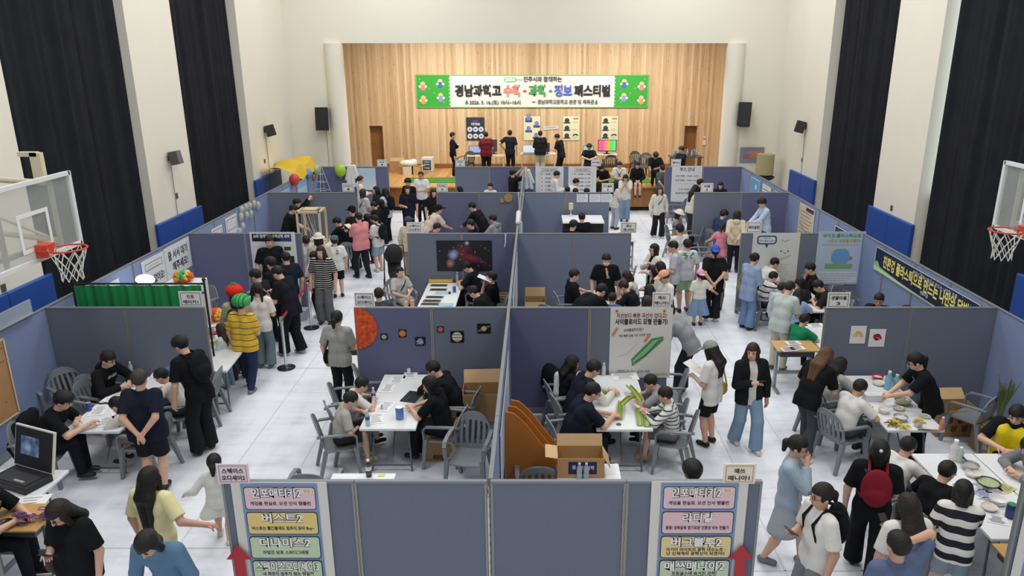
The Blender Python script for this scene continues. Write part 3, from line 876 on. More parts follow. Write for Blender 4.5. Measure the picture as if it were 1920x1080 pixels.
# small outlets on the pillars
for q, X, lab in (((331, 367), XL, 'small dark socket on the pillar above the blue pad by the white notice'), ((6, 540), XL, 'small dark socket low on the pillar beside the nearest blue pad'), ((1672, 390), XR, 'small dark socket on the pillar above the pad by the night-sky banner'), ((496, 302), XL, 'small cable box below the wedge speaker'), ((1504, 300), XR, 'small cable box below the wedge speaker on the banner side')):
    p = xp(q[0], q[1], X)
    tag(MB().box((0, 0, 0), (0.03, 0.11, 0.13), bev=0.008).box((0.016 if X < 0 else -0.016, 0, 0), (0.01, 0.05, 0.07)).obj('wall_socket', mat('#5b5a55', 0.5), loc=p), lab, 'wall socket')

# speakers
def speaker(p, rz, tilt, size, label, mtl='#1c1c1e', cable=0.0):
    t = thing('wall_speaker', label, 'speaker', p, rz)
    w_, d_, h_ = size
    R = Matrix.Translation((0, -d_ * 0.75, 0)) @ Matrix.Rotation(tilt, 4, 'X')
    prof = [(-w_ / 2, -d_ / 2), (w_ / 2, -d_ / 2), (w_ * 0.36, d_ / 2), (-w_ * 0.36, d_ / 2)]
    cb = MB().prism(prof, -h_ / 2, h_ / 2, plane='xy').xf(R).obj('cabinet', mat(mtl, 0.6), t)
    MB().box((0, -d_ / 2 - 0.008, 0), (w_ * 0.92, 0.016, h_ * 0.94)).xf(R).obj('grille', mat('#2a2a2c' if mtl != '#55544f' else '#6a6963', 0.8, noise=.3, nscale=120), cb)
    MB().box((0, -0.03, 0), (0.08, 0.06, 0.12)).tube([(0, -0.04, 0), (0, -d_ * 0.5, 0)], 0.025).obj('bracket', mat('#2b2b2d', 0.5), t)
    if cable:
        MB().tube([(0.02, -0.02, -h_ / 2 + .05), (0.03, -0.015, -h_ / 2 - cable * .5), (0.02, -0.015, -h_ / 2 - cable)], 0.009, 6).obj('cable', mat('#8d8a80', 0.6), t)
    return t
speaker(yp(609, 222, YB - 0.02), 0, radians(-6), (0.42, 0.36, 0.78), 'large black box speaker on the back wall above the yellow balloon tarp', cable=1.6)
speaker(yp(1399, 214, YB - 0.02), radians(-22), radians(-12), (0.44, 0.38, 0.80), 'large black box speaker tilted on the back wall above a poster')
speaker(xp(316, 296, XL + 0.01), radians(90), radians(-10), (0.24, 0.2, 0.30), 'small dark grey speaker on the pillar above the white queue notice', '#55544f', 1.4)
speaker(xp(496, 245, XL + 0.01), radians(90), radians(-14), (0.26, 0.22, 0.34), 'small wedge speaker on the far pillar near the large box speaker', '#3a3a3c', 1.5)
speaker(xp(1511, 238, XR - 0.01), radians(-90), radians(-14), (0.26, 0.22, 0.36), 'small wedge speaker on the far pillar of the night-sky banner side', '#3a3a3c', 1.5)

# basketball goals
def hoop(sx, yc, xb, label):
    t = thing('basketball_hoop', label, 'basketball hoop', (xb, yc, 3.40), 0)
    # local x: towards the court for sx = 1
    wht = mat('#e3e6e8', 0.4); W2, H2 = 0.90, 0.49
    fr = MB()
    for z in (-H2, H2): fr.box((0, 0, z), (0.05, 2 * W2, 0.055))
    for y in (-W2, W2): fr.box((0, y, 0), (0.05, 0.055, 2 * H2 + 0.055))
    fr.obj('board_frame', wht, t)
    g = mat('#c8ccc8', 0.12, alpha=0.32, name='board_glass', noise=0.1, nscale=4)
    MB().box((0, 0, 0), (0.014, 2 * W2, 2 * H2)).obj('glass_board', g, t)
    mk = MB()
    for z in (-0.34, 0.11): mk.box((sx * 0.012, 0, z), (0.006, 0.62, 0.05))
    for y in (-0.285, 0.285): mk.box((sx * 0.012, y, -0.115), (0.006, 0.05, 0.398))
    mk.obj('target_square', mat('#eceff0', 0.5), t)
    bars = MB()
    for y in (-0.55, 0.55): bars.box((-sx * 0.05, y, 0), (0.05, 0.045, 2 * H2))
    bars.box((-sx * 0.07, 0, -0.36), (0.06, 1.2, 0.06))
    bars.obj('back_bar', mat('#b9b6a8', 0.5), t)
    cr = mat('#d8d0b4', 0.5)
    ar = MB()
    wx = -sx * (abs(XL) - abs(xb) if sx > 0 else abs(XR) - abs(xb))
    for y in (-0.5, 0.5):
        ar.tube([(-sx * 0.08, y, 0.42), (wx, y, 0.55)], 0.04); ar.tube([(-sx * 0.08, y, -0.36), (wx, y, -0.1)], 0.04)
        ar.tube([(-sx * 0.08, y, -0.36), (wx, y, 0.52)], 0.025)
    ar.box((-sx * 0.2, 0.62, 0.62), (0.14, 0.08, 0.36)).box((-sx * .3, .62, .78), (0.25, 0.08, 0.06))
    ar.obj('support_arm', cr, t)
    MB().box((wx, 0, 0.2), (0.08, 1.5, 1.2)).obj('wall_plate', cr, t)
    red = mat('#c8452f', 0.45)
    zr = 3.05 - 3.40; cx = sx * (0.15 + 0.225)
    MB().tube([(cx + 0.225 * cos(a), 0.225 * sin(a), zr) for a in [2 * pi * i / 28 for i in range(28)]], 0.0125, 8, closed=True).tube([(sx * 0.02, -0.1, zr - .02), (cx - sx * 0.17, -0.15, zr)], 0.01).tube([(sx * 0.02, 0.1, zr - .02), (cx - sx * 0.17, 0.15, zr)], 0.01).obj('rim', red, t, True)
    MB().box((sx * 0.09, 0, zr - 0.02), (0.15, 0.2, 0.17), bev=0.01).obj('rim_mount', red, t)
    nb = MB(); N = 9
    prof = [(0.222, 0.0), (0.185, -0.11), (0.15, -0.21), (0.125, -0.31), (0.13, -0.42)]
    for k in range(N):
        for dr in (1, -1):
            ps = []
            for i, (r, z) in enumerate(prof):
                a = 2 * pi * (k + dr * i * 0.5) / N
                ps.append((cx + r * cos(a), r * sin(a), zr + z))
            nb.tube(ps, 0.006, 5)
    nb.obj('net', mat('#dcdcd6', 0.8), t)
    return t
hoop(1, 9.42, -6.42, 'basketball hoop with a clear backboard shown whole beside the wide black curtain')
hoop(-1, 10.45, 7.06, 'basketball hoop with a clear backboard cut off by the picture edge')

# ------------------------------------------------------------------ divider panels
FAB = [mat('#717888', 0.95, noise=0.10, nscale=60, bump=0.25, bscale=300, spec=0.1), mat('#686b88', 0.95, noise=0.10, nscale=60, bump=0.25, bscale=300, spec=0.1), mat('#8492b6', 0.95, noise=0.10, nscale=60, bump=0.25, bscale=300, spec=0.1), mat('#788195', 0.95, noise=0.10, nscale=60, bump=0.25, bscale=300, spec=0.1)]  # palest fabric has the grazing sheen of the lengthwise rows put into its colour
ALU = mat('#8f918f', 0.45, 0.5)
PH = 1.80
def make_panel(wd, fm):
    t = bpy.data.objects.new('divider_panel', None); COL.objects.link(t)
    MB().box((wd / 2, 0, 0.955), (wd - 0.05, 0.034, 1.63)).obj('fabric_board', fm, t)
    for x in (0.0125, wd - 0.0125):
        MB().box((x, 0, 0.89), (0.024, 0.042, 1.78)).obj('frame_post', ALU, t)
    MB().box((wd / 2, 0, 1.785), (wd, 0.046, 0.03), bev=0.008).obj('top_rail', mat('#80848a', 0.5, 0.3), t)
    MB().box((wd / 2, 0, 0.085), (wd - 0.05, 0.036, 0.11)).obj('kick_plate', mat('#8d9296', 0.5), t)
    for x in (0.05, wd - 0.05):
        MB().box((x, 0, 0.012), (0.05, 0.16, 0.024)).obj('foot', ALU, t)
    return t
PROTO = {}
def panel(x, y, rz, wd, fi, label, group):
    key = (round(wd, 2), fi)
    if key not in PROTO:
        t = PROTO[key] = make_panel(wd, FAB[fi]); t['category'] = 'divider panel'; t['label'] = label; t['kind'] = 'thing'; t['group'] = group
        t.location = (x, y, 0); t.rotation_euler = (0, 0, rz)
    else:
        t = dup(PROTO[key], (x, y, 0), rz, label, group)
    return t
ORD = ['first', 'second', 'third', 'fourth', 'fifth', 'sixth', 'seventh', 'eighth', 'ninth', 'tenth', 'eleventh', 'twelfth', 'thirteenth', 'fourteenth', 'fifteenth', 'sixteenth', 'seventeenth', 'eighteenth', 'nineteenth', 'twentieth']
ROWY = {'A': 5.93, 'B': 10.76, 'C': 15.66, 'D': 20.6, 'E': 25.55}
OWL, OWR, SPX = -7.42, 6.98, -0.41
ROWL = {'A': ['of the front row by the bracelet desk', 'of the front row past the phone reader',
              'behind the tall poster with a pink name plate', 'plain, beside the poster under a pink plate', 'of the front row, plain, past the middle', 'behind the tall poster under a cream name plate',
              'of the front cross row with a red arrow poster', 'of the front cross row hidden by the red arrow poster'],
        'B': ['behind the student table, ending at the outer wall', 'behind the student table, topped by the two-line plate', 'carrying the red sun picture', 'carrying the ringed planet picture',
              'plain, behind the empty chair with a white jacket', 'carrying the green curve poster', 'carrying the banana and strawberry drawings', 'plain, behind the person serving at the bowl table'],
        'C': ['plain, behind the tomato hat crowd', 'half covered by the tall white project poster', 'plain, beside the black stroller', 'carrying most of the dark nebula picture',
              'plain, beside the hanging white sheet', 'behind the standing student with lettered shirt', 'behind the poster with a speech bubble', 'behind the blue earth poster'],
        'D': ['plain, behind the wooden frame apparatus', 'plain, ending at the aisle of the queueing crowd', 'purple-tinted, behind the bending visitors', 'with two wooden discs',
              'plain, beside the white sheet with wooden discs across', 'with three white sheets', 'behind the pink dress child', 'behind the person in a pale baseball jacket'],
        'E': ['with the green balloon', 'with the beach picture', 'plain, facing the stage laptops', 'with the hanging white lab coat', 'with the first timetable sheet', 'with the second timetable sheet', 'with the booth guide poster', 'plain, beside the sky posters']}
for r, y in ROWY.items():
    segs = [(OWL, 1.21), (OWL + 1.21, 1.21), (-2.82 if r == 'A' else -2.75, 1.19 if r == 'A' else 1.17), (-1.63 if r == 'A' else -1.58, 1.19 if r == 'A' else 1.17), (SPX, 1.22), (SPX + 1.22, 1.22), (4.37, 1.30), (5.67, 1.30)]
    for i, (x, wd) in enumerate(segs):
        fi = {'A': [0, 0, 0, 0, 0, 0, 0, 0], 'B': [0, 0, 1, 0, 1, 0, 0, 0], 'C': [1, 1, 0, 1, 3, 3, 0, 0], 'D': [0, 0, 1, 0, 3, 3, 0, 1], 'E': [1, 1, 0, 1, 3, 3, 1, 1]}[r][i]
        panel(x, y, 0, wd, fi, 'blue-grey fabric divider panel ' + ROWL[r][i], 'cross rows of divider panels')
for nm, X, lab in (('l', OWL, 'of the outer row with the white queue notice'), ('r', OWR, 'of the outer row with the night-sky banner')):
    for i in range(19):
        panel(X, 2.30 + i * 1.222, pi / 2, 1.22, 2, 'blue-grey divider panel, %s from the camera %s' % (ORD[i], lab), 'outer rows of divider panels')
for i in range(16):
    panel(SPX, 5.96 + i * 1.2245, pi / 2, 1.22, 2, 'blue-grey divider panel, %s from the camera in the middle row' % ORD[i], 'middle row of divider panels')
# white cord lacing that ties neighbouring panels together
b = MB()
for x, y in ((-1.63, 5.93), (-0.44, 5.93), (0.80, 5.93), (-1.58, 10.76), (0.81, 10.76), (-1.58, 15.66), (0.81, 15.66)):
    for s in (-1, 1):
        b.tube([(x + s * 0.014 + 0.006 * (j % 2), y - 0.026, 0.25 + j * 0.05) for j in range(31)], 0.005, 4)
    tag(b.obj('lacing_cord', mat('#a9a595', 0.9)), 'pale zigzag cord lacing the panel seam ' + {(-1.63, 5.93): 'beside the pink-plated front poster', (-0.44, 5.93): 'in the middle of the front row', (0.80, 5.93): 'beside the cream-plated front poster', (-1.58, 10.76): 'between the planet pictures', (0.81, 10.76): 'beside the green curve poster', (-1.58, 15.66): 'above the dark nebula picture', (0.81, 15.66): 'beside the student with a lettered shirt'}[(x, y)], 'cord', 'cord lacing on panel seams')
    b = MB()
# ------------------------------------------------------------------ printed sheets, posters and plates
def text_geo(s, size, bold=0.0, align='CENTER'):
    cu = bpy.data.curves.new('lettering', 'FONT'); cu.body = s; cu.size = size; cu.align_x = align; cu.offset = bold * size
    cu.resolution_u = 3
    o = bpy.data.objects.new('lettering', cu)
    me = o.to_mesh()
    V = [v.co.copy() for v in me.vertices]; F = [tuple(p.vertices) for p in me.polygons]
    o.to_mesh_clear(); bpy.data.objects.remove(o); bpy.data.curves.remove(cu)
    return V, F

class Art:
    """printed marks on a flat sheet: x to the reader's right, z up, nearer layers stand a hair in front"""
    def __init__(s, y0=-0.006):
        s.b = MB(); s.m = []; s.y = y0
    def mi(s, c):
        m = c if not isinstance(c, str) else mat(c, 0.75, spec=0.2)
        if m not in s.m: s.m.append(m)
        return s.m.index(m)
    def step(s): s.y -= 0.0005; return s
    def poly(s, pts, c):
        s.step(); s.b.add([(x, s.y, z) for x, z in pts], [tuple(range(len(pts)))], s.mi(c)); return s
    def rect(s, x, z, w, h, c, rot=0.0):
        q = [(-w / 2, -h / 2), (w / 2, -h / 2), (w / 2, h / 2), (-w / 2, h / 2)]
        return s.poly([(x + a * cos(rot) - e * sin(rot), z + a * sin(rot) + e * cos(rot)) for a, e in q], c)
    def rrect(s, x, z, w, h, r, c):
        pts = []
        for cx, cz, a0 in ((w / 2 - r, h / 2 - r, 0), (-w / 2 + r, h / 2 - r, 90), (-w / 2 + r, -h / 2 + r, 180), (w / 2 - r, -h / 2 + r, 270)):
            pts += [(x + cx + r * cos(radians(a0 + k * 22.5)), z + cz + r * sin(radians(a0 + k * 22.5))) for k in range(5)]
        return s.poly(pts, c)
    def disc(s, x, z, r, c, n=24, sq=1.0):
        return s.poly([(x + r * cos(2 * pi * k / n), z + r * sq * sin(2 * pi * k / n)) for k in range(n)], c)
    def line(s, pts, wd, c):
        s.step()
        for (x0, z0), (x1, z1) in zip(pts, pts[1:]):
            d = Vector((x1 - x0, z1 - z0)); L = d.length or 1e-6; nx, nz = -d.y / L * wd / 2, d.x / L * wd / 2
            s.b.add([(x0 + nx, s.y, z0 + nz), (x0 - nx, s.y, z0 - nz), (x1 - nx, s.y, z1 - nz), (x1 + nx, s.y, z1 + nz)], [(0, 1, 2, 3)], s.mi(c))
        return s
    def frame(s, x, z, w, h, wd, c):
        return s.line([(x - w / 2, z - h / 2), (x + w / 2, z - h / 2), (x + w / 2, z + h / 2), (x - w / 2, z + h / 2), (x - w / 2, z - h / 2)], wd, c)
    def text(s, t, x, z, size, c='#222222', bold=0.02, width=None, outline=None, align='CENTER', rot=0.0, sx=None):
        def put(b_, col):
            s.step(); V, F = text_geo(t, size, b_, align)
            if not V: return
            k = 1.0
            if width:
                w0 = max(v.x for v in V) - min(v.x for v in V); k = width / w0
            if sx: k = sx
            s.b.add([(x + v.x * k * cos(rot) - v.y * sin(rot), s.y, z + v.x * k * sin(rot) + v.y * cos(rot)) for v in V], F, s.mi(col))
        if outline:
            put(bold + 0.05, outline)
        put(bold, c)
        return s
    def lines(s, x, z, w, n, dz, c='#8a8a8a', th=0.008):
        r = random.Random(int(x * 100 + z * 77 + n))
        for i in range(n):
            k = w * r.uniform(0.7, 1.0); xx = x - w / 2; s.step()
            while xx < x - w / 2 + k:
                l = r.uniform(0.02, 0.06); s.b.add([(xx, s.y, z - i * dz), (xx + l, s.y, z - i * dz), (xx + l, s.y, z - i * dz + th), (xx, s.y, z - i * dz + th)], [(0, 1, 2, 3)], s.mi(c)); xx += l + 0.015
            s.y += 0.0005
        s.step()
        return s
    def obj(s, parent, name='printed_artwork'):
        return s.b.obj(name, s.m, parent)

def sheet(name, label, cat, p, rz, w, h, color='#e9e9e6', group=None, th=0.006, frame=None):
    """p is the middle of the bottom edge"""
    t = thing(name, label, cat, p, rz, group)
    MB().box((0, 0, h / 2), (w, th, h)).obj('sheet', mat(color, 0.6, spec=0.3) if isinstance(color, str) else color, t)
    return t

# name plates that stand on the panel ends
def plate(u0, u1, vtop, vbot, Y, l1, l2, label, border='#54524f', paper='#e4e2e0'):
    a = yp(u0, vbot, Y); c = yp(u1, vbot, Y); z0 = a.z; z1 = yp((u0 + u1) / 2, vtop, Y).z
    w = c.x - a.x; h = z1 - z0
    t = thing('name_plate', label, 'sign', ((a.x + c.x) / 2, Y - 0.032, z0), 0, 'booth name plates')
    MB().box((0, 0, h / 2), (w, 0.008, h)).obj('board', mat(paper, 0.5), t)
    A = Art()
    A.frame(0, h / 2, w * 0.84, h * 0.80, w * 0.022, border)
    if l2:
        A.text(l1, 0, h * 0.55, h * 0.27, '#2b2a2c', 0.025, width=min(w * 0.7, len(l1) * h * 0.24)); A.text(l2, 0, h * 0.2, h * 0.27, '#2b2a2c', 0.025, width=min(w * 0.72, len(l2) * h * 0.24))
    else:
        A.text(l1, 0, h * 0.38, h * 0.30, '#2b2a2c', 0.025, width=w * 0.72)
    A.obj(t)
YA, YB_, YC, YD, YE = [ROWY[k] for k in 'ABCDE']
plate(412, 472, 866, 903, YA, '스페이스', '오디세이2', 'pink-edged name plate on the front row of panels', '#b98ea0', '#e3d3d8')
plate(1353, 1413, 866, 903, YA, '매쓰', '매니아1', 'cream name plate with an orange edge on the front row of panels', '#c79a63', '#eadfd0')
plate(340, 383, 545, 573, YB_, '인포', '매티카1', 'white name plate at the end of the green cloth screen')
plate(666, 704, 547, 573, YB_, '스페이스', '오디세이2', 'white name plate above the red sun picture')
plate(1222, 1257, 547, 575, YB_, '매쓰', '매니아1', 'white name plate above the green curve poster')
plate(1548, 1590, 547, 576, YB_, '생물마을', '3', 'white name plate above the banana drawing panel')
plate(764, 792, 416, 436, YC, '스페이스', '오디세이3', 'white name plate at the end of the nebula picture row')
plate(1163, 1193, 416, 436, YC, '매쓰', '매니아2', 'white name plate at the aisle end behind the lettered shirt student')
plate(1398, 1426, 415, 436, YC, '패러글럽', '', 'white name plate above the speech bubble poster')
plate(643, 665, 343, 359, YD, '디나미스', '1', 'small white name plate beside the woman in a white coat')
plate(819, 840, 343, 359, YD, '디나미스', '2', 'small white name plate above the two wooden discs row')
plate(1128, 1150, 343, 360, YD, '버그블루', '2', 'small white name plate beside the three white sheets')
plate(1313, 1336, 343, 360, YD, '파생활', '2', 'small white name plate beside the long-haired visitor')
plate(708, 726, 299, 312, YE, '버스트', '1', 'tiny white name plate above the beach picture')
plate(854, 872, 299, 312, YE, '버스트', '2', 'tiny white name plate before the student at the stage edge')
plate(1108, 1126, 298, 311, YE, '라디칼', '', 'tiny white name plate above the second timetable sheet')
plate(1258, 1276, 298, 311, YE, '벌터2', '', 'tiny white name plate above the booth guide poster')

# the two tall listing posters on the front row
def listing(u0, u1, vtop, items, label, first, arrow_u):
    Yf = YA - 0.03
    a = yp(u0, vtop, Yf); c = yp(u1, vtop, Yf); w = c.x - a.x; h = a.z - 0.10
    t = sheet('listing_poster', label, 'poster', ((a.x + c.x) / 2, Yf, 0.10), 0, w, h, '#d8d6cf')
    A = Art()
    A.rect(0, h / 2 - 0.0, w * 0.80, h - 0.02, '#7e97bd')
    z = h - 0.045; ph = 0.235
    for i, (ttl, sub, c_) in enumerate(items):
        zc = z - ph / 2 - i * (ph + 0.022)
        A.rrect(0, zc, w * 0.75, ph, 0.03, '#20242e'); A.rrect(0, zc, w * 0.735, ph - 0.014, 0.026, c_)
        A.text(ttl, -0.035 * w if i == 0 else 0.0, zc + 0.015, 0.105, '#f2efe9', 0.028, width=min(w * (0.52 if i == 0 else 0.68), len(ttl) * 0.093), outline='#1d1c20')
        sb = sub.split('|')
        for j, q in enumerate(sb):
            A.text(q, 0, zc - 0.055 - (0.042 * j if len(sb) > 1 else 0.012) + (0.014 if len(sb) > 1 else 0), 0.043, '#26252a', 0.02, width=min(w * 0.66, len(q.replace(' ', '')) * 0.036 + q.count(' ') * .01))
        if i == 0:
            A.rrect(w * 0.285, zc + 0.075, 0.10, 0.04, 0.015, '#efd9b8'); A.text('무대', w * 0.285, zc + 0.062, 0.033, '#b2874d', 0.01)
    A.obj(t)
    p = yp(arrow_u, 1045, Yf - 0.03)
    # red paper arrow stuck over the poster
    ar = MB().prism([(-0.05, -0.5), (0.05, -0.5), (0.05, 0.0), (0.115, 0.0), (0.0, 0.155), (-0.115, 0.0), (-0.05, 0.0)], -0.003, 0.003)
    tag(ar.obj('paper_arrow', mat('#b3303c', 0.6), loc=(p.x, Yf - 0.032, p.z - 0.02)), first, 'arrow')
L_ = [('인포매티카2', '게임을 현실로, 모션 인식 탬플런', '#e2c5cd'), ('버스트2', '버스트는 빨간불에도 멈추지 않아 Boy~', '#e3cb86'), ('디나미스2', '마법진 암호 스피디그래핑', '#c4d3b4'), ('스페이스오디세이3', '내 회전이 멈추지 않는 탓일까|세차 운동 팽이', '#bed0b6'), ('스페이스오디세이2', '별자리 만들기', '#c3bfd6'), ('매쓰매니아2', '모형 만들기', '#e2c5cd')]
R_ = [('인포매티카2', '게임을 현실로, 모션 인식 탬플런', '#e2c5cd'), ('라디칼', '퐁퐁! 양목달목 향기로운 친환경 비누 만들기', '#e0bfc8'), ('버그블루2', '아가미 라이트의 광학 대수노트 :|난 신세계의 광학신이 되겠어!!', '#e3cf9a'), ('매쓰매니아2', '프링글스에 숨겨진 과학!|파라볼로이드 모형 만들기', '#c4d3b4'), ('벌터2', '부스 체험', '#e2c5cd'), ('생물마을2', '부스 체험', '#c3bfd6')]
listing(432, 612, 904, L_, 'tall booth listing poster on the front row below the pink-edged name plate', 'red paper arrow pasted over the listing poster below the pink-edged plate', 448)
listing(1222, 1404, 903, R_, 'tall booth listing poster on the front row below the cream name plate', 'red paper arrow pasted over the listing poster below the cream plate', 1389)
# tag on the pillar-side panel of the front right corner
p = yp(1915, 960, YA - 0.03)
t = sheet('arrow_poster', 'white and blue poster with a red arrow on the corner panel', 'poster', (p.x + 0.40, YA - 0.03, 0.1), 0, 0.74, 1.5, '#dcdad4')
Art().rect(0.02, 0.7, 0.6, 1.4, '#7e97bd').rrect(0.02, 1.2, 0.54, 0.24, 0.03, '#e2c5cd').rrect(.02, .9, .54, .24, .03, '#e3cf9a').poly([(-0.30, 0.95), (-0.2, 1.1), (-0.1, 0.95), (-0.15, 0.95), (-0.15, 0.3), (-0.25, 0.3), (-0.25, 0.95)], '#b3303c').obj(t)

# planets on the row with the red sun
def pic(u0, v0, u1, v1, Y, name, label, cat, color, group=None, frame=None):
    a = yp(u0, v1, Y - 0.028); c = yp(u1, v1, Y - 0.028); z1 = yp((u0 + u1) / 2, v0, Y - 0.028).z
    w = c.x - a.x; h = z1 - a.z
    t = sheet(name, label, cat, ((a.x + c.x) / 2, Y - 0.028, a.z), 0, w, h, color, group)
    return t, w, h
def sunmat():
    def build(nt, vec):
        n = nt.nodes.new('ShaderNodeTexNoise'); n.inputs['Scale'].default_value = 14; n.inputs['Detail'].default_value = 8; n.inputs['Roughness'].default_value = 0.7
        nt.links.new(vec, n.inputs['Vector']); return n.outputs['Fac']
    return ramp_mat('sun_print', [(0.3, '#8f2c17'), (0.5, '#cf4f2a'), (0.62, '#dc6a36'), (0.75, '#f0b070')], 'Object', build)
a = yp(665, 655, YB_ - 0.03); cz = yp(665, 616, YB_ - 0.03).z; rr = (yp(665, 578, YB_ - 0.03).z - a.z) / 2
b = MB().prism([(rr * cos(pi * (k / 24 - 0.5)), rr * sin(pi * (k / 24 - 0.5))) for k in range(25)], -0.003, 0.003)
tag(b.obj('sun_picture', sunmat(), loc=(-2.74, YB_ - 0.03, cz)), 'large red half sun picture at the panel edge below a white plate', 'picture')
def bands(key, cs, sc=22.0):
    def build(nt, vec):
        sp = nt.nodes.new('ShaderNodeSeparateXYZ'); nt.links.new(vec, sp.inputs[0])
        n = nt.nodes.new('ShaderNodeTexNoise'); n.inputs['Scale'].default_value = 30; nt.links.new(vec, n.inputs['Vector'])
        m1 = nt.nodes.new('ShaderNodeMath'); m1.operation = 'MULTIPLY_ADD'; m1.inputs[1].default_value = sc * 6; nt.links.new(sp.outputs[2], m1.inputs[0]); nt.links.new(n.outputs['Fac'], m1.inputs[2])
        m2 = nt.nodes.new('ShaderNodeMath'); m2.operation = 'SINE'; nt.links.new(m1.outputs[0], m2.inputs[0])
        m3 = nt.nodes.new('ShaderNodeMath'); m3.operation = 'MULTIPLY_ADD'; m3.inputs[1].default_value = 0.5; m3.inputs[2].default_value = 0.5; nt.links.new(m2.outputs[0], m3.inputs[0])
        return m3.outputs[0]
    return ramp_mat(key, [(0.0, cs[0]), (0.5, cs[1]), (1.0, cs[2])], 'Object', build)
BLK = '#0d0d12'
for (u0, v0, u1, v1, lab, r, c) in ((714, 626, 727, 637, 'small grey planet picture nearest the red sun', 0.40, '#a9a7a2'), (748, 618, 762, 632, 'orange planet picture between two small grey planets', 0.42, '#c97f3e'),
                                    (779, 632, 798, 648, 'pale blue ringed orbit picture before the panel seam cord', 0.34, '#8f9aae'), (820, 612, 832, 623, 'small red planet picture just past the panel seam cord', 0.42, '#b8705c'),
                                    (845, 621, 870, 642, 'large banded planet picture on black paper', 0.43, None), (895, 607, 920, 625, 'ringed planet picture on black paper', 0.26, '#cdb48a')):
    t, w, h = pic(u0, v0, u1, v1, YB_, 'planet_picture', lab, 'picture', BLK, 'planet pictures on the divider panel')
    A = Art(-0.004)
    A.disc(0, h / 2, r * h, c or bands('jupiter_bands', ('#8c7b6c', '#cbbfae', '#e3ddd0')))
    if 'ringed planet' in lab: A.line([(-h * 0.6 * cos(q) * 1.0, h / 2 + h * (0.10 * sin(q)) - 0.28 * h * cos(q)) for q in [k * pi / 10 for k in range(21)]], 0.008, '#a59a86')
    if 'orbit' in lab:
        for q in range(16): A.disc(rnd.uniform(-.4, .4) * w, h * rnd.uniform(.1, .9), 0.006, '#c9d3e2', 6)
    A.obj(t)
# banana and strawberry drawings
p0 = yp(1606, 644, YB_ - 0.03)
t, w, h = pic(1592, 611, 1621, 644, YB_, 'fruit_drawing', 'white sheet with a yellow banana drawing', 'drawing', '#e4e3e0', 'fruit drawings on the panel')
A = Art(-0.005)
for q in (-0.9, -0.3, 0.35, 1.0): A.line([(0.0 + 0.0, h * .68), (0.06 * sin(q) + 0.0, h * .55), (0.085 * sin(q), h * .38)], 0.024, '#c9a13a'); A.line([(0.005, h * .66), (0.06 * sin(q), h * .54), (0.08 * sin(q), h * .40)], 0.012, '#e8cf63')
A.obj(t)
t, w, h = pic(1627, 617, 1657, 650, YB_, 'fruit_drawing', 'white sheet with a red strawberry drawing', 'drawing', '#e4e3e0', 'fruit drawings on the panel')
Art(-0.005).disc(0.0, h * .55, 0.055, '#7c1f24').disc(-0.03, h * .6, 0.035, '#a83036').disc(0.04, h * .5, 0.03, '#a83036').line([(-.03, h * .7), (0.03, h * .66)], .012, '#3d4a2a').line([(0, h * .55), (.05, h * .42)], .01, '#e0c9c0').obj(t)
# green curve poster
t, w, h = pic(1141, 577, 1255, 708, YB_, 'curve_poster', 'large white poster with a green curved track drawing', 'poster', '#d9d8d4')
A = Art(-0.006)
for x in (-0.40 * w, 0.36 * w): A.disc(x, h * .955, 0.03, '#e2b45c', 10); A.disc(x, h * .955, 0.016, '#8a6a30', 8)
A.text('직선보다 빠른 곡선이 있다고?', 0, h * .865, 0.085, '#8a4038', 0.012, width=w * .80)
A.text('사이클로이드 모형 만들기!', 0, h * .775, 0.10, '#2a2a2e', 0.028, width=w * .84)
A.text('사이클로이드란 ?', -0.12 * w, h * .675, 0.055, '#333333', 0.01, width=w * .32, rot=.08); A.text('가장 빠른 길을 가진 신비한 곡선', -0.10 * w, h * .60, 0.045, '#444444', 0.01, width=w * .52, rot=.05)
A.rect(-0.42 * w, h * .665, .04, .15, '#d98a72', -0.5); A.rect(.10 * w, h * .57, .04, .13, '#d98a72', -0.6)
A.poly([(-.12 * w, h * .17), (-.14 * w, h * .27), (.18 * w, h * .57), (.36 * w, h * .60), (.37 * w, h * .55), (.1 * w, h * .32)], '#4f8f58')
A.poly([(-.10 * w, h * .20), (-.12 * w, h * .25), (.2 * w, h * .54), (.34 * w, h * .575), (.1 * w, h * .36)], '#8dbb86')
A.line([(-.1 * w, h * .22), (.1 * w, h * .35), (.3 * w, h * .55)], .012, '#2f6b3e')
A.line([(-.38 * w, h * .30), (-.2 * w, h * .36), (-.05 * w, h * .5)], .004, '#999999')
A.text('교과연계 수학 1학기 : 함수와 그래프', -.1 * w, h * .08, .05, '#55554f', .008, width=w * .55); A.rect(.36 * w, h * .06, w * .2, .03, '#b9c27a')
A.obj(t)
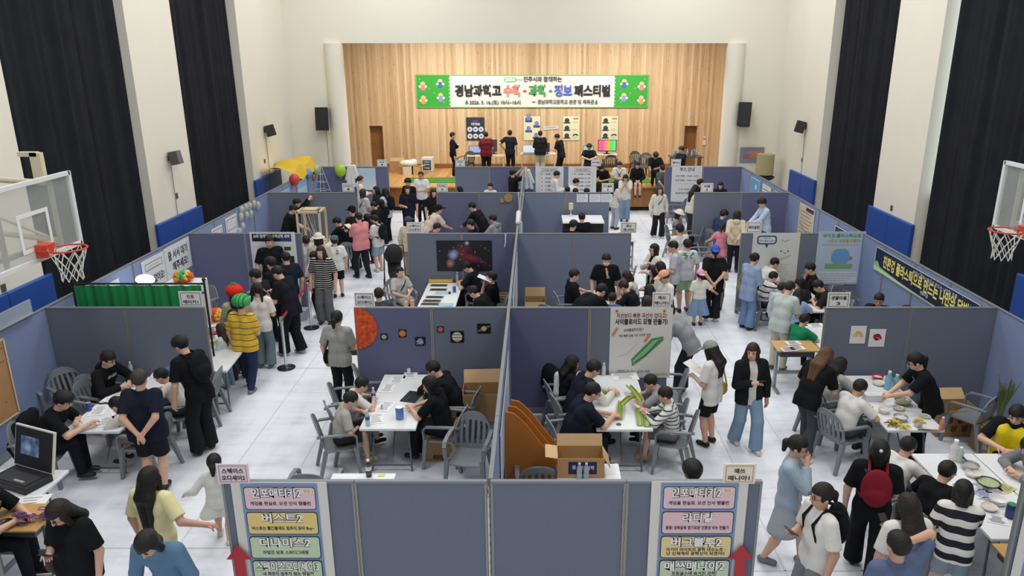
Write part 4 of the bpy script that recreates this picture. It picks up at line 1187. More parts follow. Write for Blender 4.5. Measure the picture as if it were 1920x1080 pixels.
# nebula picture
def nebula():
    m = bpy.data.materials.new('nebula_print'); m.use_nodes = True; nt = m.node_tree; b = nt.nodes['Principled BSDF']; b.inputs['Roughness'].default_value = 0.4
    tc = nt.nodes.new('ShaderNodeTexCoord')
    def blob(cx, cz, r, col, prev, k=1.0, sq=1.0, rot=0.0):
        mp = nt.nodes.new('ShaderNodeMapping'); mp.vector_type = 'TEXTURE'; mp.inputs['Location'].default_value = (cx, 0, cz); mp.inputs['Rotation'].default_value = (0, rot, 0); mp.inputs['Scale'].default_value = (r, 1, r * sq)
        n = nt.nodes.new('ShaderNodeTexNoise'); n.inputs['Scale'].default_value = 4; n.inputs['Detail'].default_value = 6
        nt.links.new(tc.outputs['Object'], n.inputs['Vector'])
        nt.links.new(tc.outputs['Object'], mp.inputs[0])
        l = nt.nodes.new('ShaderNodeVectorMath'); l.operation = 'LENGTH'; nt.links.new(mp.outputs[0], l.inputs[0])
        a = nt.nodes.new('ShaderNodeMath'); a.operation = 'MULTIPLY_ADD'; a.inputs[1].default_value = -1.0; a.inputs[2].default_value = 0.55; nt.links.new(l.outputs['Value'], a.inputs[0])
        a2 = nt.nodes.new('ShaderNodeMath'); a2.operation = 'ADD'; nt.links.new(a.outputs[0], a2.inputs[0]); nt.links.new(n.outputs['Fac'], a2.inputs[1])
        mr = nt.nodes.new('ShaderNodeMapRange'); mr.inputs[1].default_value = 0.3; mr.inputs[2].default_value = 1.0; nt.links.new(a2.outputs[0], mr.inputs[0])
        mx = nt.nodes.new('ShaderNodeMix'); mx.data_type = 'RGBA'; mx.inputs[7].default_value = hexc(col); nt.links.new(mr.outputs[0], mx.inputs[0])
        if isinstance(prev, str): mx.inputs[6].default_value = hexc(prev)
        else: nt.links.new(prev, mx.inputs[6])
        return mx.outputs[2]
    o = blob(0.12, 0.30, 0.50, '#8c3340', '#1b1a20', sq=0.28, rot=0.35)
    o = blob(-0.02, 0.42, 0.25, '#6b2a3a', o, sq=1.4)
    o = blob(-0.24, 0.36, 0.17, '#9fb0e0', o)
    o = blob(-0.30, 0.17, 0.15, '#c98a86', o)
    o = blob(0.06, 0.62, 0.07, '#b8c4f0', o)
    nt.links.new(o, b.inputs['Base Color'])
    return m
t, w, h = pic(820, 451, 923, 508, YC, 'nebula_picture', 'dark nebula picture with red and blue clouds on the panel', 'picture', nebula())
A = Art(-0.004)
for q in range(30): A.disc(rnd.uniform(-.48, .48) * w, h * rnd.uniform(.04, .96), rnd.uniform(.004, .010), '#d8d9e4', 6); A.y += 0.0005
A.obj(t, 'printed_stars')
# project poster on row C, speech bubble poster, earth poster
t, w, h = pic(483, 435, 566, 572, YC, 'project_poster', 'tall white project poster with a dark heading behind the tutor', 'poster', '#d4d5d8')
A = Art(-0.006); A.rect(-.02, h * .925, w * .86, h * .10, '#23252e'); A.rect(w * .28, h * .925, w * .24, h * .10, '#3b3f74'); A.text('AI와 함께하는 수학상해 새싹', -0.02, h * .925, .085, '#f2f2f2', .02, width=w * .80)
A.lines(-.1, h * .80, w * .5, 5, .045); A.rect(.3, h * .78, .14, .08, '#3a4a3a'); A.rect(.22, h * .56, w * .42, h * .24, '#2a2d34'); A.rect(.2, h * .55, .25, .12, '#8b8f96'); A.rect(.28, h * .2, w * .3, h * .28, '#20242c'); A.lines(-.2, h * .5, w * .35, 8, .06)
A.obj(t)
t, w, h = pic(1404, 437, 1491, 534, YC, 'bubble_poster', 'white poster with a dark speech bubble and a pale smiling leaf', 'poster', '#d3d4d0')
A = Art(-0.006)
A.rrect(-.20 * w, h * .87, w * .42, h * .17, .07, '#4d525c'); A.poly([(-.24 * w, h * .79), (-.16 * w, h * .79), (-.19 * w, h * .71)], '#4d525c'); A.rrect(-.20 * w, h * .87, w * .36, h * .12, .05, '#c9d2e2')
A.text('바로 너', -.20 * w, h * .89, .045, '#4b5f8c', .01); A.text('바이오 플라스틱이야', -.20 * w, h * .835, .05, '#4b5f8c', .012, width=w * .32)
A.line([(.10 * w, h * .88), (.18 * w, h * .84), (.27 * w, h * .88)], .02, '#a9bfa6'); A.disc(.12 * w, h * .66, .016, '#333333'); A.disc(.27 * w, h * .66, .016, '#333333'); A.line([(.17 * w, h * .63), (.2 * w, h * .615), (.23 * w, h * .63)], .01, '#444444')
A.line([(.0 * w, h * .50), (.2 * w, h * .52), (.33 * w, h * .59)], .035, '#b3c4a6'); A.lines(.1, h * .4, w * .4, 9, .055, '#b1b5ab')
A.obj(t)
t, w, h = pic(1524, 434, 1611, 533, YC, 'earth_poster', 'pale blue poster with green heading above a round blue figure', 'poster', '#b5c5d6')
A = Art(-0.006); A.text('바이오 플라스틱으로', 0, h * .895, .09, '#4f8f52', .022, width=w * .80); A.text('나만의 양말을 만들자', .05, h * .80, .085, '#b9a94c', .022, width=w * .68); A.lines(0, h * .75, w * .8, 1, .03, '#6f8296')
A.disc(0.02, h * .52, h * .17, '#6f9fd2'); A.rect(0, h * .35, w * .58, h * .09, '#7fae72'); A.disc(.24, h * .5, .04, '#a9805c', 10); A.line([(-.2, h * .62), (-.1, h * .68), (0.1, h * .69), (.2, h * .64)], .02, '#cdd98c'); A.rect(0, h * .14, w * .84, h * .22, '#cdd5dd'); A.lines(0, h * .2, w * .75, 4, .05, '#66707c')
A.obj(t)
# timetable sheets on row E and booth guide
for (u0, u1, lab, hd_) in ((1004, 1056, 'first white timetable sheet, nearer the hanging white coat', '1교실 (보드)'), (1065, 1117, 'second white timetable sheet, by the aisle end', '2교실 (보드)')):
    t, w, h = pic(u0, 312, u1, 375, YE, 'timetable_sheet', lab, 'sheet', '#d9d9dc', 'timetable sheets')
    A = Art(-0.006); A.frame(0, h * .9, w * .55, h * .09, .012, '#9a9aa0'); A.text(hd_, 0, h * .875, .07, '#555555', .012, width=w * .45); A.frame(0, h * .40, w * .74, h * .84, .010, '#b9b9be')
    for i, tm in enumerate(('10:00~11:00', '10:20~11:20', '10:40~11:40', '11:00~12:00', '11:20~12:20', '13:00~14:00', '13:20~14:20')):
        A.disc(-.27 * w, h * (.77 - i * .115), .024, '#b98a86', 8); A.text(tm, .06 * w, h * (.75 - i * .115), .07, '#4c4c52', .014, width=w * .45)
    A.obj(t)
t, w, h = pic(1257, 311, 1313, 378, YE, 'guide_poster', 'white booth guide poster by the aisle in front of the stage', 'poster', '#d9d8da')
A = Art(-0.006); A.text('부스 안내', 0, h * .86, .15, '#4a4a50', .02, width=w * .48); A.text('오전 체험 : 10:00~12:00', 0, h * .70, .07, '#606066', .014, width=w * .76); A.text('오후 체험 : 13:00~16:00', 0, h * .58, .07, '#606066', .014, width=w * .76); A.lines(0, h * .5, w * .74, 1, .03, '#a0a0a6', .012); A.text('그 외 시간은 부스', 0, h * .33, .07, '#606066', .014, width=w * .55); A.text('관계자만 출입 가능', 0, h * .22, .07, '#606066', .014, width=w * .7)
A.obj(t)
t, w, h = pic(672, 315, 706, 356, YE, 'beach_picture', 'pale beach and sea picture beside the woman in a white coat', 'picture', ramp_mat('beach_print', [(0.0, '#c9b796'), (0.35, '#d8cdb8'), (0.55, '#d2dae0'), (1.0, '#b3c9de')], 'Object', lambda nt, v: (lambda sp, m: (nt.links.new(v, sp.inputs[0]), nt.links.new(sp.outputs[2], m.inputs[0]), m.outputs[0])[2])(nt.nodes.new('ShaderNodeSeparateXYZ'), nt.nodes.new('ShaderNodeMath'))))
for i, u0 in enumerate((1081, 1105, 1127)):
    t, w, h = pic(u0, 364, u0 + 21, 379, YD, 'note_sheet', 'white note sheet, %s of three pinned in a row' % ('nearest the counter lamp', 'middle', 'nearest the aisle')[i], 'sheet', '#dcdde0', 'three note sheets')
    Art(-0.005).lines(0, h * .75, w * .8, 4, h * .18, '#b4b6c4', .02).obj(t)
# wooden discs on row D
for (u, v, r, lab) in ((953, 371, 0.118, 'large round wooden disc with a centre hole on the panel'), (941, 376, 0.06, 'small round wooden disc with a centre hole on the panel')):
    p = yp(u, v, YD - 0.04)
    tag(MB().lathe([(r * .16, -.012), (r, -.012), (r, .012), (r * .16, .012)], 28, axis='y').obj('wooden_disc', mat('#b08a5a', .6, noise=.15, nscale=20), loc=p), lab, 'disc')
# banner above the stage
YW = YS - 0.03
a = yp(783, 202, YW); c = yp(1213, 199, YW); z1 = yp(998, 140, YW).z
w = c.x - a.x + 0.06; h = z1 - a.z
t = sheet('festival_banner', 'wide white festival banner with green ends above the stage', 'banner', ((a.x + c.x) / 2, YW, a.z), 0, w, h, '#e9e7df')
A = Art(-0.008)
for s in (-1, 1):
    A.rect(s * w * .43, h / 2, w * .14, h, '#43a843')
    for k in range(9): A.disc(s * w * .36, h * (k + .5) / 9, h / 20, '#43a843', 10)
    A.frame(s * 0, h / 2, w * .995, h * .97, .03, '#6cc46a') if s == 1 else None
    for k in range(4): 
        x, z = s * w * (.395 + .075 * (k % 2)) , h * (.72 - .42 * (k // 2)) - .1 * (k % 2)
        A.disc(x, z + .10, .10, '#e3c09c', 10); A.disc(x, z - .04, .12, ('#4d6fb4', '#d98a8a', '#8a9ad0', '#e0a060')[k], 10); A.disc(x - .12, z + .0, .05, '#dfe6f2', 8); A.disc(x + .12, z + .0, .05, '#dfe6f2', 8)
    for k in range(6): A.line([(s * w * (.38 + .02 * k), h * (.15 + .14 * k)), (s * w * (.385 + .02 * k), h * (.19 + .14 * k))], .025, '#a9dca6')
A.rrect(-w * .095, h * .855, w * .052, h * .14, .06, '#8fce9e'); A.text('2026', -w * .095, h * .81, h * .13, '#ffffff', .02, width=w * .04)
A.text('제16회', -w * .055, h * .82, h * .09, '#b9c6bc', .01, width=w * .02)
A.text('진주시와 함께하는', w * .045, h * .80, h * .175, '#3d3f42', .022, width=w * .165)
def run(parts, x0, z, size, gap):
    x = x0
    for tx, col, wd in parts:
        A.text(tx, x + wd / 2, z, size, col, .045, width=wd); x += wd + gap
run([('경남과학고', '#38383a', w * .20), ('수학', '#e08a7c', w * .075), ('·', '#d05a4a', w * .014), ('과학', '#4aa45a', w * .078), ('·', '#3f9a8a', w * .014), ('정보', '#5a6fc4', w * .077), ('페스티벌', '#38383a', w * .155)], -w * .333, h * .38, h * .37, w * .0095)
A.text('2026. 5. 16.(토) 10시~16시', -w * .16, h * .11, h * .15, '#3d3f42', .02, width=w * .22); A.text('16', -w * .175, h * .11, h * .15, '#c25a5a', .02, width=w * .02) if False else None
A.text('경남과학고등학교 본관 및 체육관', w * .145, h * .125, h * .15, '#3d3f42', .02, width=w * .245); A.line([(w * .0, h * .18), (w * .013, h * .18)], .03, '#3d3f42')
for x in (-w * .283, w * .277): A.poly([(x - .06, h * .13), (x, h * .11), (x + .06, h * .13), (x + .04, h * .2), (x, h * .25), (x - .04, h * .2)], '#3f8f5a')
A.obj(t)
# posters on the stage wall
t, w, h = pic(875, 220, 909, 263, YS, 'dark_poster', 'dark blue poster with white circles on the stage wall', 'poster', '#33394a')
A = Art(-0.006); A.rect(0, h * .83, w * .3, h * .12, '#5a4a78'); A.text('TETRIS', 0, h * .66, .12, '#e6e6ea', .03, width=w * .5)
for i in range(6): A.disc(w * (-.31 + .31 * (i % 3)), h * (.48 - .30 * (i // 3)), w * .14, '#d9dde4', 14); A.rect(w * (-.31 + .31 * (i % 3)), h * (.48 - .30 * (i // 3)), w * .12, h * .05, '#46506a')
A.obj(t)
for k, (u0, lab) in enumerate(((982, 'pale yellow poster with blue badges on the stage wall beside the dark poster'), (1055, 'pale yellow poster with a robot column behind the bending student'), (1127, 'pale yellow poster with a robot column above the rainbow monitor'))):
    t, w, h = pic(u0, 218, u0 + 31, 263, YS, 'game_poster', lab, 'poster', '#e4e2c0')
    A = Art(-0.006)
    if k == 0:
        for x, z in ((-.2, .90), (-.2, .80), (.28, .58), (-.2, .38), (.25, .1)): A.rrect(x * w, z * h, w * .42, h * .10, .04, '#4a5a8a'); A.disc(x * w, z * h + .12, .09, '#7e8fb8', 10)
    else:
        A.rect(.28 * w, h * .90, w * .3, h * .07, '#c98a6a')
        for z in (.76, .45, .13): A.disc(-.25 * w, h * z + .06, .10, '#3f4a4e', 10); A.rect(-.25 * w, h * z - .03, w * .4, .05, '#3a3f3a'); A.rect(.22 * w, h * z, w * .3, h * .05, '#c9cf9e')
        A.line([(.1 * w, h * .2), (.28 * w, h * .26), (.42 * w, h * .2)], .05, '#3f4a3e')
    A.obj(t)
t, w, h = pic(1019, 236, 1047, 243, YS, 'strip_sign', 'small tilted white strip sign on the stage wall', 'sign', '#d9d5cc'); t.rotation_euler = (0, radians(-4), 0)
Art(-.005).lines(0, h * .45, w * .7, 1, .03, '#8a8780', .03).obj(t)
t, w, h = pic(1386, 276, 1431, 305, YB, 'map_poster', 'faded colourful map board on the back wall below the tilted speaker', 'poster', '#8a8f9e')
Art(-.005).rect(.12, h * .6, w * .6, h * .55, '#b98a68').rect(-.2, h * .4, w * .3, h * .3, '#a8707c').rect(.0, h * .85, w * .8, h * .14, '#8a7fb0').rect(-.3, h * .7, w * .2, h * .2, '#6f8fb8').obj(t)
tag(MB().box((0, 0, 0.1), (0.14, 0.02, 0.2)).box((0, 0, .32), (.1, .02, .08)).obj('wall_switch', mat('#d9d6cc', .5), loc=yp(1320, 272, YS - .02)), 'small white switch plate on the stage wall beside the door', 'switch')

# sheets on the outer rows of panels
def side_sheet(name, label, cat, X, s, uv0, uv1, vt, color, group=None):
    """s=1: faces +x. uv0, uv1: bottom corners near and far in the photo, vt: top of the near edge"""
    a = xp(uv0[0], uv0[1], X); c = xp(uv1[0], uv1[1], X); w = abs(c.y - a.y); z0 = (a.z + c.z) / 2; h = xp(uv0[0], vt, X).z - z0
    t = sheet(name, label, cat, (X, (a.y + c.y) / 2, z0), radians(90 * s), w, h, color, group)
    return t, w, h
XL_, XR_ = OWL + 0.03, OWR - 0.03
def side_at(name, label, cat, left, y0, y1, z0, z1, color, group=None):
    t = sheet(name, label, cat, (XL_ if left else XR_, (y0 + y1) / 2, z0), radians(90 if left else -90), y1 - y0, z1 - z0, color, group)
    return t, y1 - y0, z1 - z0
def ywall(u, v, left): return xp(u, v, XL_ if left else XR_)
a, c = ywall(263, 500, True), ywall(305, 485, True)
t, w, h = side_at('queue_notice', 'white notice sheet with one line of text beside the lamp booth', 'notice', True, ywall(262, 480, 1).y, ywall(304, 460, 1).y, 1.10, 1.72, '#dcdde2', 'queue notices')
A = Art(-.006); A.text('예약 없어요!', 0, h * .2, .19, '#3a3a40', .02, width=w * .8); A.frame(0, h * .75, w * .75, h * .2, .01, '#77777c'); A.lines(0, h * .74, w * .6, 2, .05); A.obj(t)
t, w, h = side_at('queue_notice', 'white notice sheet with two lines of text beside the lamp booth', 'notice', True, ywall(305, 460, 1).y, ywall(353, 440, 1).y, 1.10, 1.74, '#dcdde2', 'queue notices')
A = Art(-.006); A.text('줄 서서 대기', 0, h * .58, .20, '#3a3a40', .02, width=w * .75); A.text('해주세요!', .05, h * .2, .20, '#3a3a40', .02, width=w * .6); A.obj(t)
t, w, h = side_at('info_sheet', 'white printed sheet behind the green cloth screen', 'sheet', True, ywall(165, 540, 1).y, ywall(222, 520, 1).y, 1.0, 1.66, '#ccd2dc')
Art(-.006).lines(0, h * .8, w * .7, 7, .07).obj(t)
t, w, h = side_at('info_sheet', 'framed white sheet with dark blocks behind the green screen pole', 'sheet', True, ywall(131, 560, 1).y, ywall(150, 555, 1).y, 1.0, 1.6, '#d4d7dc')
Art(-.006).rect(0, h * .7, w * .6, h * .15, '#444a55').rect(0, h * .45, w * .6, h * .12, '#444a55').obj(t)
t, w, h = side_at('wood_print_poster', 'large tan poster with brown marks on the outer panels near the camera', 'poster', True, ywall(-60, 800, 1).y, ywall(36, 770, 1).y, 0.55, 1.70, mat('#bd8f62', .7, noise=.15, nscale=3))
A = Art(-.006)
for i in range(22): A.line([(rnd.uniform(-.45, .4) * w, rnd.uniform(.1, .9) * h), (rnd.uniform(-.45, .45) * w, rnd.uniform(.1, .9) * h)][:1] + [(rnd.uniform(-.45, .45) * w, rnd.uniform(.1, .9) * h)], .005, '#9a6a40') if False else A.rect(rnd.uniform(-.42, .42) * w, rnd.uniform(.1, .9) * h, rnd.uniform(.03, .12), .012, '#8a5c36', rnd.uniform(-.6, .6))
A.frame(0, h / 2, w - .04, h - .04, .03, '#d9cdb8'); A.obj(t)
for (u0, v0, u1, v1, lab, z0, z1) in ((394, 420, 414, 408, 'white info sheet on the outer panels before the bagged flowers, nearer the camera', 1.05, 1.62), (421, 405, 442, 395, 'white info sheet with a drawing beside the bagged flowers', 1.05, 1.70)):
    t, w, h = side_at('info_sheet', lab, 'sheet', True, ywall(u0, v0, 1).y, ywall(u1, v1, 1).y, z0, z1, '#d6d8dd')
    Art(-.006).frame(0, h * .7, w * .8, h * .4, .012, '#66666c').lines(0, h * .8, w * .65, 3, .08).rect(0, h * .3, w * .5, h * .2, '#c9c9cf').obj(t)
for (u0, u1, lab, z0, z1) in ((521, 541, 'pale blue sea poster on the outer panels under the yellow tarp, nearer the camera', .85, 1.62), (557, 575, 'pale blue sea poster on the outer panels beside the round balloon', .7, 1.66)):
    t, w, h = side_at('sea_poster', lab, 'poster', True, ywall(u0, 350, 1).y, ywall(u1, 345, 1).y, z0, z1, '#a9c4dd', 'sea posters')
    Art(-.006).rect(0, h * .2, w, h * .35, '#cfd8df').rect(0, h * .85, w, h * .2, '#8fb2d6').obj(t)
# night-sky banner and the posters of the other outer row
def byr(u, v): return ywall(u, v, False)
y0, y1 = byr(1838, 585).y, byr(1643, 470).y
t, w, h = side_at('night_banner', 'long navy night-sky banner with yellow lettering and green hills', 'banner', False, y0, y1, xp(1643, 506, XR_).z, 1.70, '#1f2743')
A = Art(-.006); A.frame(0, h / 2, w * .995, h * .98, .02, '#c9ced6'); A.text('친환경 플라스틱으로 만드는 나만의 달빛', .01 * w, h * .34, .26, '#e9dd7a', .035, width=w * .82); A.text('바이오 플라스틱으로 만드는 나만의 조명', .12 * w, h * .76, .08, '#c9cede', .012, width=w * .4); A.text('생물마을', .05 * w, h * .16, .08, '#c9cede', .012)
A.poly([(-w / 2, 0.0), (-w / 2, h * .35), (-w * .46, h * .42), (-w * .43, h * .22), (-w * .2, h * .10), (w * .1, h * .05), (w / 2, h * .03), (w / 2, 0)], '#8fc28a'); A.poly([(-w / 2, 0.0), (-w / 2, h * .18), (-w * .3, h * .1), (0, h * .03), (w / 2, 0)], '#cfe0b8')
for i in range(26): A.disc(rnd.uniform(-.45, .48) * w, h * rnd.uniform(.5, .95), rnd.uniform(.006, .014), '#e6e6cf', 6); A.y += .0005
A.obj(t)
for (u0, v0, u1, v1, z0, z1, nm, lab, col, cat) in ((1528, 400, 1500, 385, .75, 1.72, 'map_sheet', 'beige map-like poster behind the person in a pale baseball jacket', '#c9bda6', 'poster'), (1592, 440, 1566, 425, 1.0, 1.66, 'navy_poster', 'small navy poster with yellow lettering above the earth poster', '#3a3f52', 'poster'),
                                              (1425, 350, 1408, 340, .85, 1.68, 'sky_poster', 'blue sky poster nearest the stage on the outer panels', '#6fa3d0', 'poster'), (1446, 355, 1430, 345, .85, 1.66, 'text_poster', 'white text poster between the two sky posters', '#d3dad0', 'poster'), (1470, 360, 1452, 350, .85, 1.66, 'sky_poster', 'blue sky poster nearest the big earth poster on the outer panels', '#5f97cc', 'poster')):
    t, w, h = side_at(nm, lab, cat, False, byr(u0, v0).y, byr(u1, v1).y, z0, z1, col)
    A = Art(-.006); A.frame(0, h / 2, w * .96, h * .96, .02, '#e6e6e2')
    if nm == 'navy_poster': A.text('달빛', 0, h * .45, .2, '#e3d27a', .04, width=w * .6)
    elif nm == 'sky_poster': A.rect(0, h * .22, w * .9, h * .3, '#3c5878').disc(.1, h * .7, .08, '#dfe9f2')
    elif nm == 'map_sheet': A.lines(0, h * .8, w * .8, 9, .09, '#8a7f6c', .02); A.line([(-.4 * w, h * .5), (0, h * .3), (.4 * w, h * .4)], .03, '#a08f70'); A.rect(.2 * w, h * .92, w * .5, h * .1, '#3c3f48')
    else: A.lines(0, h * .8, w * .8, 7, .1, '#5f7a5c', .025)
    A.obj(t)
# papers on the side of the middle row
for (y0, y1, z0, z1, lab) in ((7.2, 9.6, .75, 1.55, 'long white paper poster on the middle row beside the curve poster booth'), (11.6, 14.6, .7, 1.66, 'long pale poster with faint blue drawings on the middle row'), (16.6, 19.2, .8, 1.70, 'white printed paper on the middle row, third from the camera')):
    t = sheet('paper_poster', lab, 'poster', (SPX + .03, (y0 + y1) / 2, z0), radians(90), y1 - y0, z1 - z0, '#ccd2de')
    A = Art(-.006); A.lines(0, (z1 - z0) * .85, (y1 - y0) * .85, 8, .09, '#8fa0bd', .03)
    if y0 > 11 and y0 < 12: A.rect(-.3, .45, .18, .3, '#b9788a')
    A.obj(t)
# ------------------------------------------------------------------ chairs and tables
CH = mat('#7d8286', 0.5, noise=0.06, nscale=5, name='chair_plastic')
def hexa(b, P):
    b.add(P, [(0, 3, 2, 1), (4, 5, 6, 7), (0, 1, 5, 4), (1, 2, 6, 5), (2, 3, 7, 6), (3, 0, 4, 7)])
def make_chair(m):
    t = bpy.data.objects.new('plastic_armchair', None); COL.objects.link(t); t['category'] = 'chair'
    b = MB()
    def sf(i, j, dz=0):
        x = (i - 0.5) * (0.44 + 0.04 * j); y = -0.21 + 0.43 * j
        z = 0.425 - 0.018 * (1 - (2 * i - 1) ** 2) - (0.03 * max(0, (j - .85) / .15) ** 2) + dz
        return Vector((x, y, z))
    n = 8
    for i in range(n):
        for j in range(n):
            c = [sf(i / n, j / n), sf((i + 1) / n, j / n), sf((i + 1) / n, (j + 1) / n), sf(i / n, (j + 1) / n)]
            hexa(b, [q - Vector((0, 0, 0.018)) for q in c] + c)
    b.obj('seat', m, t, True)
    b = MB(); nu, nv = 13, 9
    def bf(i, j, dy=0):
        u = 2 * i - 1
        wd = 0.235 + 0.02 * sin(pi * j) - 0.055 * max(0, j - .6) ** 2 * 6
        top = 0.88 - 0.07 * abs(u) ** 2.5
        z = 0.41 + j * (top - 0.41)
        y = -0.20 - 0.13 * j + 0.045 * u * u * (0.4 + .6 * j) + dy
        return Vector((u * wd, y, z))
    for i in range(nu):
        for j in range(nv):
            if i % 2 == 1 and 1 <= j <= 6 and 0 < i < nu - 1: continue
            c = [bf(i / nu, j / nv), bf((i + 1) / nu, j / nv), bf((i + 1) / nu, (j + 1) / nv), bf(i / nu, (j + 1) / nv)]
            hexa(b, [q + Vector((0, -0.016, 0)) for q in c] + c)
    b.obj('backrest', m, t, True)
    for s in (-1, 1):
        b = MB()
        ps = [(s * 0.225, -0.30, 0.66), (s * 0.262, -0.22, 0.675), (s * 0.275, 0.0, 0.665), (s * 0.27, 0.16, 0.65), (s * 0.262, 0.205, 0.60), (s * 0.252, 0.20, 0.45)]
        for p, q in zip(ps, ps[1:]):
            p, q = Vector(p), Vector(q); wv = Vector((0.026, 0, 0)); d = (q - p).normalized(); nv_ = Vector((0, -d.z, d.y)) * 0.011
            hexa(b, [p - wv - nv_, p + wv - nv_, q + wv - nv_, q - wv - nv_, p - wv + nv_, p + wv + nv_, q + wv + nv_, q - wv + nv_])
        b.obj('armrest', m, t)
        for (x0, y0, z0, x1, y1) in ((0.235, 0.185, 0.45, 0.265, 0.225), (0.215, -0.20, 0.43, 0.25, -0.31)):
            b = MB(); p, q = Vector((s * x0, y0, z0)), Vector((s * x1, y1, 0))
            a0, a1 = 0.03, 0.02
            hexa(b, [q + Vector((-a1, -a1, 0)), q + Vector((a1, -a1, 0)), q + Vector((a1, a1, 0)), q + Vector((-a1, a1, 0)), p + Vector((-a0, -a0, 0)), p + Vector((a0, -a0, 0)), p + Vector((a0, a0, 0)), p + Vector((-a0, a0, 0))])
            b.obj('leg', m, t)
    return t
CHAIR = []
def chair(x, y, face, label, dark=False):
    key = 1 if dark else 0
    while len(CHAIR) < 2: CHAIR.append(None)
    if CHAIR[key] is None:
        t = CHAIR[key] = make_chair(mat('#4c5052', 0.5, name='dark_chair_plastic') if dark else CH)
        t['label'] = label; t.location = (x, y, 0 if not dark else 0.9); t.rotation_euler = (0, 0, radians(face)); t['group'] = 'plastic armchairs'
        return t
    return dup(CHAIR[key], (x, y, 0 if not dark else 0.9), radians(face), label, 'plastic armchairs')
def chair_px(u, v, face, label, z=0.86, dark=False):
    """(u, v): top of the backrest in the photo"""
    p = gp(u, v, z if not dark else z + 0.9); fa = radians(face)
    return chair(p.x - 0.32 * sin(fa), p.y + 0.32 * cos(fa), face, label, dark)
STEEL = mat('#6d7073', 0.4, 0.6)
def folding_table(x, y, rz, label, L=1.80, Wd=0.75, H=0.73, top='#e3e4e6', leg=None):
    """length along y"""
    t = thing('folding_table', label, 'table', (x, y, 0), rz)
    MB().box((0, 0, H - 0.02), (Wd, L, 0.04), bev=0.01).obj('tabletop', mat(top, 0.35), t)
    lm = leg or STEEL
    for s in (-1, 1):
        b = MB(); yy = s * (L / 2 - 0.25)
        b.tube([(-Wd * .36, yy + s * .1, 0.015), (-Wd * .30, yy, H - 0.05)], 0.014); b.tube([(Wd * .36, yy + s * .1, 0.015), (Wd * .30, yy, H - 0.05)], 0.014)
        b.tube([(-Wd * .36, yy + s * .1 , 0.10), (Wd * .36, yy + s * .1, 0.10)], 0.012)
        b.box((0, yy, H - .05), (Wd * .7, .04, .02))
        b.obj('leg_frame', lm, t)
        MB().tube([(0, yy + s * .02, H - .06), (0, s * .2, H - .06), (0, yy + s * .08, 0.12)][::1], 0.009).obj('brace', lm, t)
    return t
def school_desk(x, y, rz, label, H=0.75, wd=0.65, dp=0.46, top='#c39a5e'):
    t = thing('school_desk', label, 'desk', (x, y, 0), rz)
    MB().box((0, 0, H - 0.012), (wd, dp, 0.024), bev=0.006).obj('desktop', mat(top, 0.45, noise=.12, nscale=8), t)
    m = mat('#8f9498', .4, .4)
    MB().box((0, 0.02, H - 0.09), (wd * .8, dp * .75, 0.10)).obj('tray', mat('#50555a', .5, .4), t)
    for s in (-1, 1):
        MB().box((s * wd * .40, 0, (H - .05) / 2), (0.04, 0.07, H - .07)).box((s * wd * .40, 0, 0.02), (0.05, dp * 1.05, 0.04), bev=.008).obj('leg', m, t)
    MB().box((0, 0.0, 0.30), (wd * .8, 0.03, 0.05)).obj('crossbar', m, t)
    return t
def tbl_center(u0, v0, u1, v1, z=0.73):
    a, c = gp(u0, v0, z), gp(u1, v1, z); return (a + c) / 2
folding_table(-5.83, 9.72, 0, 'white folding table with worksheets before the seated hoodie student', L=1.75)
folding_table(-1.96, 9.80, 0, 'white folding table with a laptop and a blue tub', L=1.76)
folding_table(1.17, 9.78, 0, 'white folding table with green track strips', L=1.76)
folding_table(5.0, 9.76, 0, 'white folding table crowded with bowls and bananas', L=1.76)
folding_table(5.02, 7.42, 0, 'white folding table with a saucepan beside the yellow apron', L=1.72)
folding_table(5.79, 7.42, 0, 'white folding table strewn with wrappers before the grey hooded person', L=1.72)
folding_table(-5.95, 7.05, 0, 'white folding table under the open laptop case', L=1.70, Wd=.80)
folding_table(-1.95, 14.75, 0, 'white folding table covered with star photos', L=1.60)
folding_table(1.25, 14.2, 0, 'white folding table hidden between the crowding visitors', L=1.6)
folding_table(5.33, 14.5, 0, 'white folding table before the students at the earth poster', L=1.7)
folding_table(5.15, 12.2, 0, 'white folding table beside the child in green', L=1.3)
folding_table(-5.75, 18.9, 0, 'white folding table under the wooden frame apparatus', L=1.5, Wd=.9)
folding_table(-2.2, 19.3, 0, 'white folding table before the bending visitors', L=1.3)
folding_table(-2.02, 7.07, 0, 'white folding table with a tea bottle behind the front panels', L=1.5)
folding_table(.62, 7.27, 0, 'white folding table under the flapped cardboard box', L=1.54)
folding_table(6.0, 18.6, 0, 'white folding table before the person in a pale baseball jacket', L=1.3)
t = folding_table(-5.15, 11.55, radians(4), 'white prop table with wigs and signs beside the tomato hat', L=1.5, Wd=.55)
# counter covered in black cloth
t = thing('covered_counter', 'high counter with a white top and black cloth near three white sheets', 'counter', (1.25, 19.85, 0))
MB().box((0, 0, 1.2), (1.1, .95, .04), bev=.01).obj('countertop', mat('#e1e2e6', .5), t)
b = MB()
b.box((0, 0, .6), (1.04, .88, 1.14)); b.obj('black_cloth', mat('#1f2023', .9, bump=.5, bscale=8), t)
p = gp(1075, 392, 1.22)
t = thing('counter_lamp', 'small white standing lamp on the covered counter', 'lamp', (.95, 20.2, 1.225))
MB().lathe([(.06, 0), (.06, .02), (.012, .03), (.012, .18)], 14).obj('stand', mat('#d8d2c0', .5), t); MB().box((0, 0, .26), (.12, .1, .18), bev=.02).obj('lamp_head', mat('#d9c99a', .5), t)
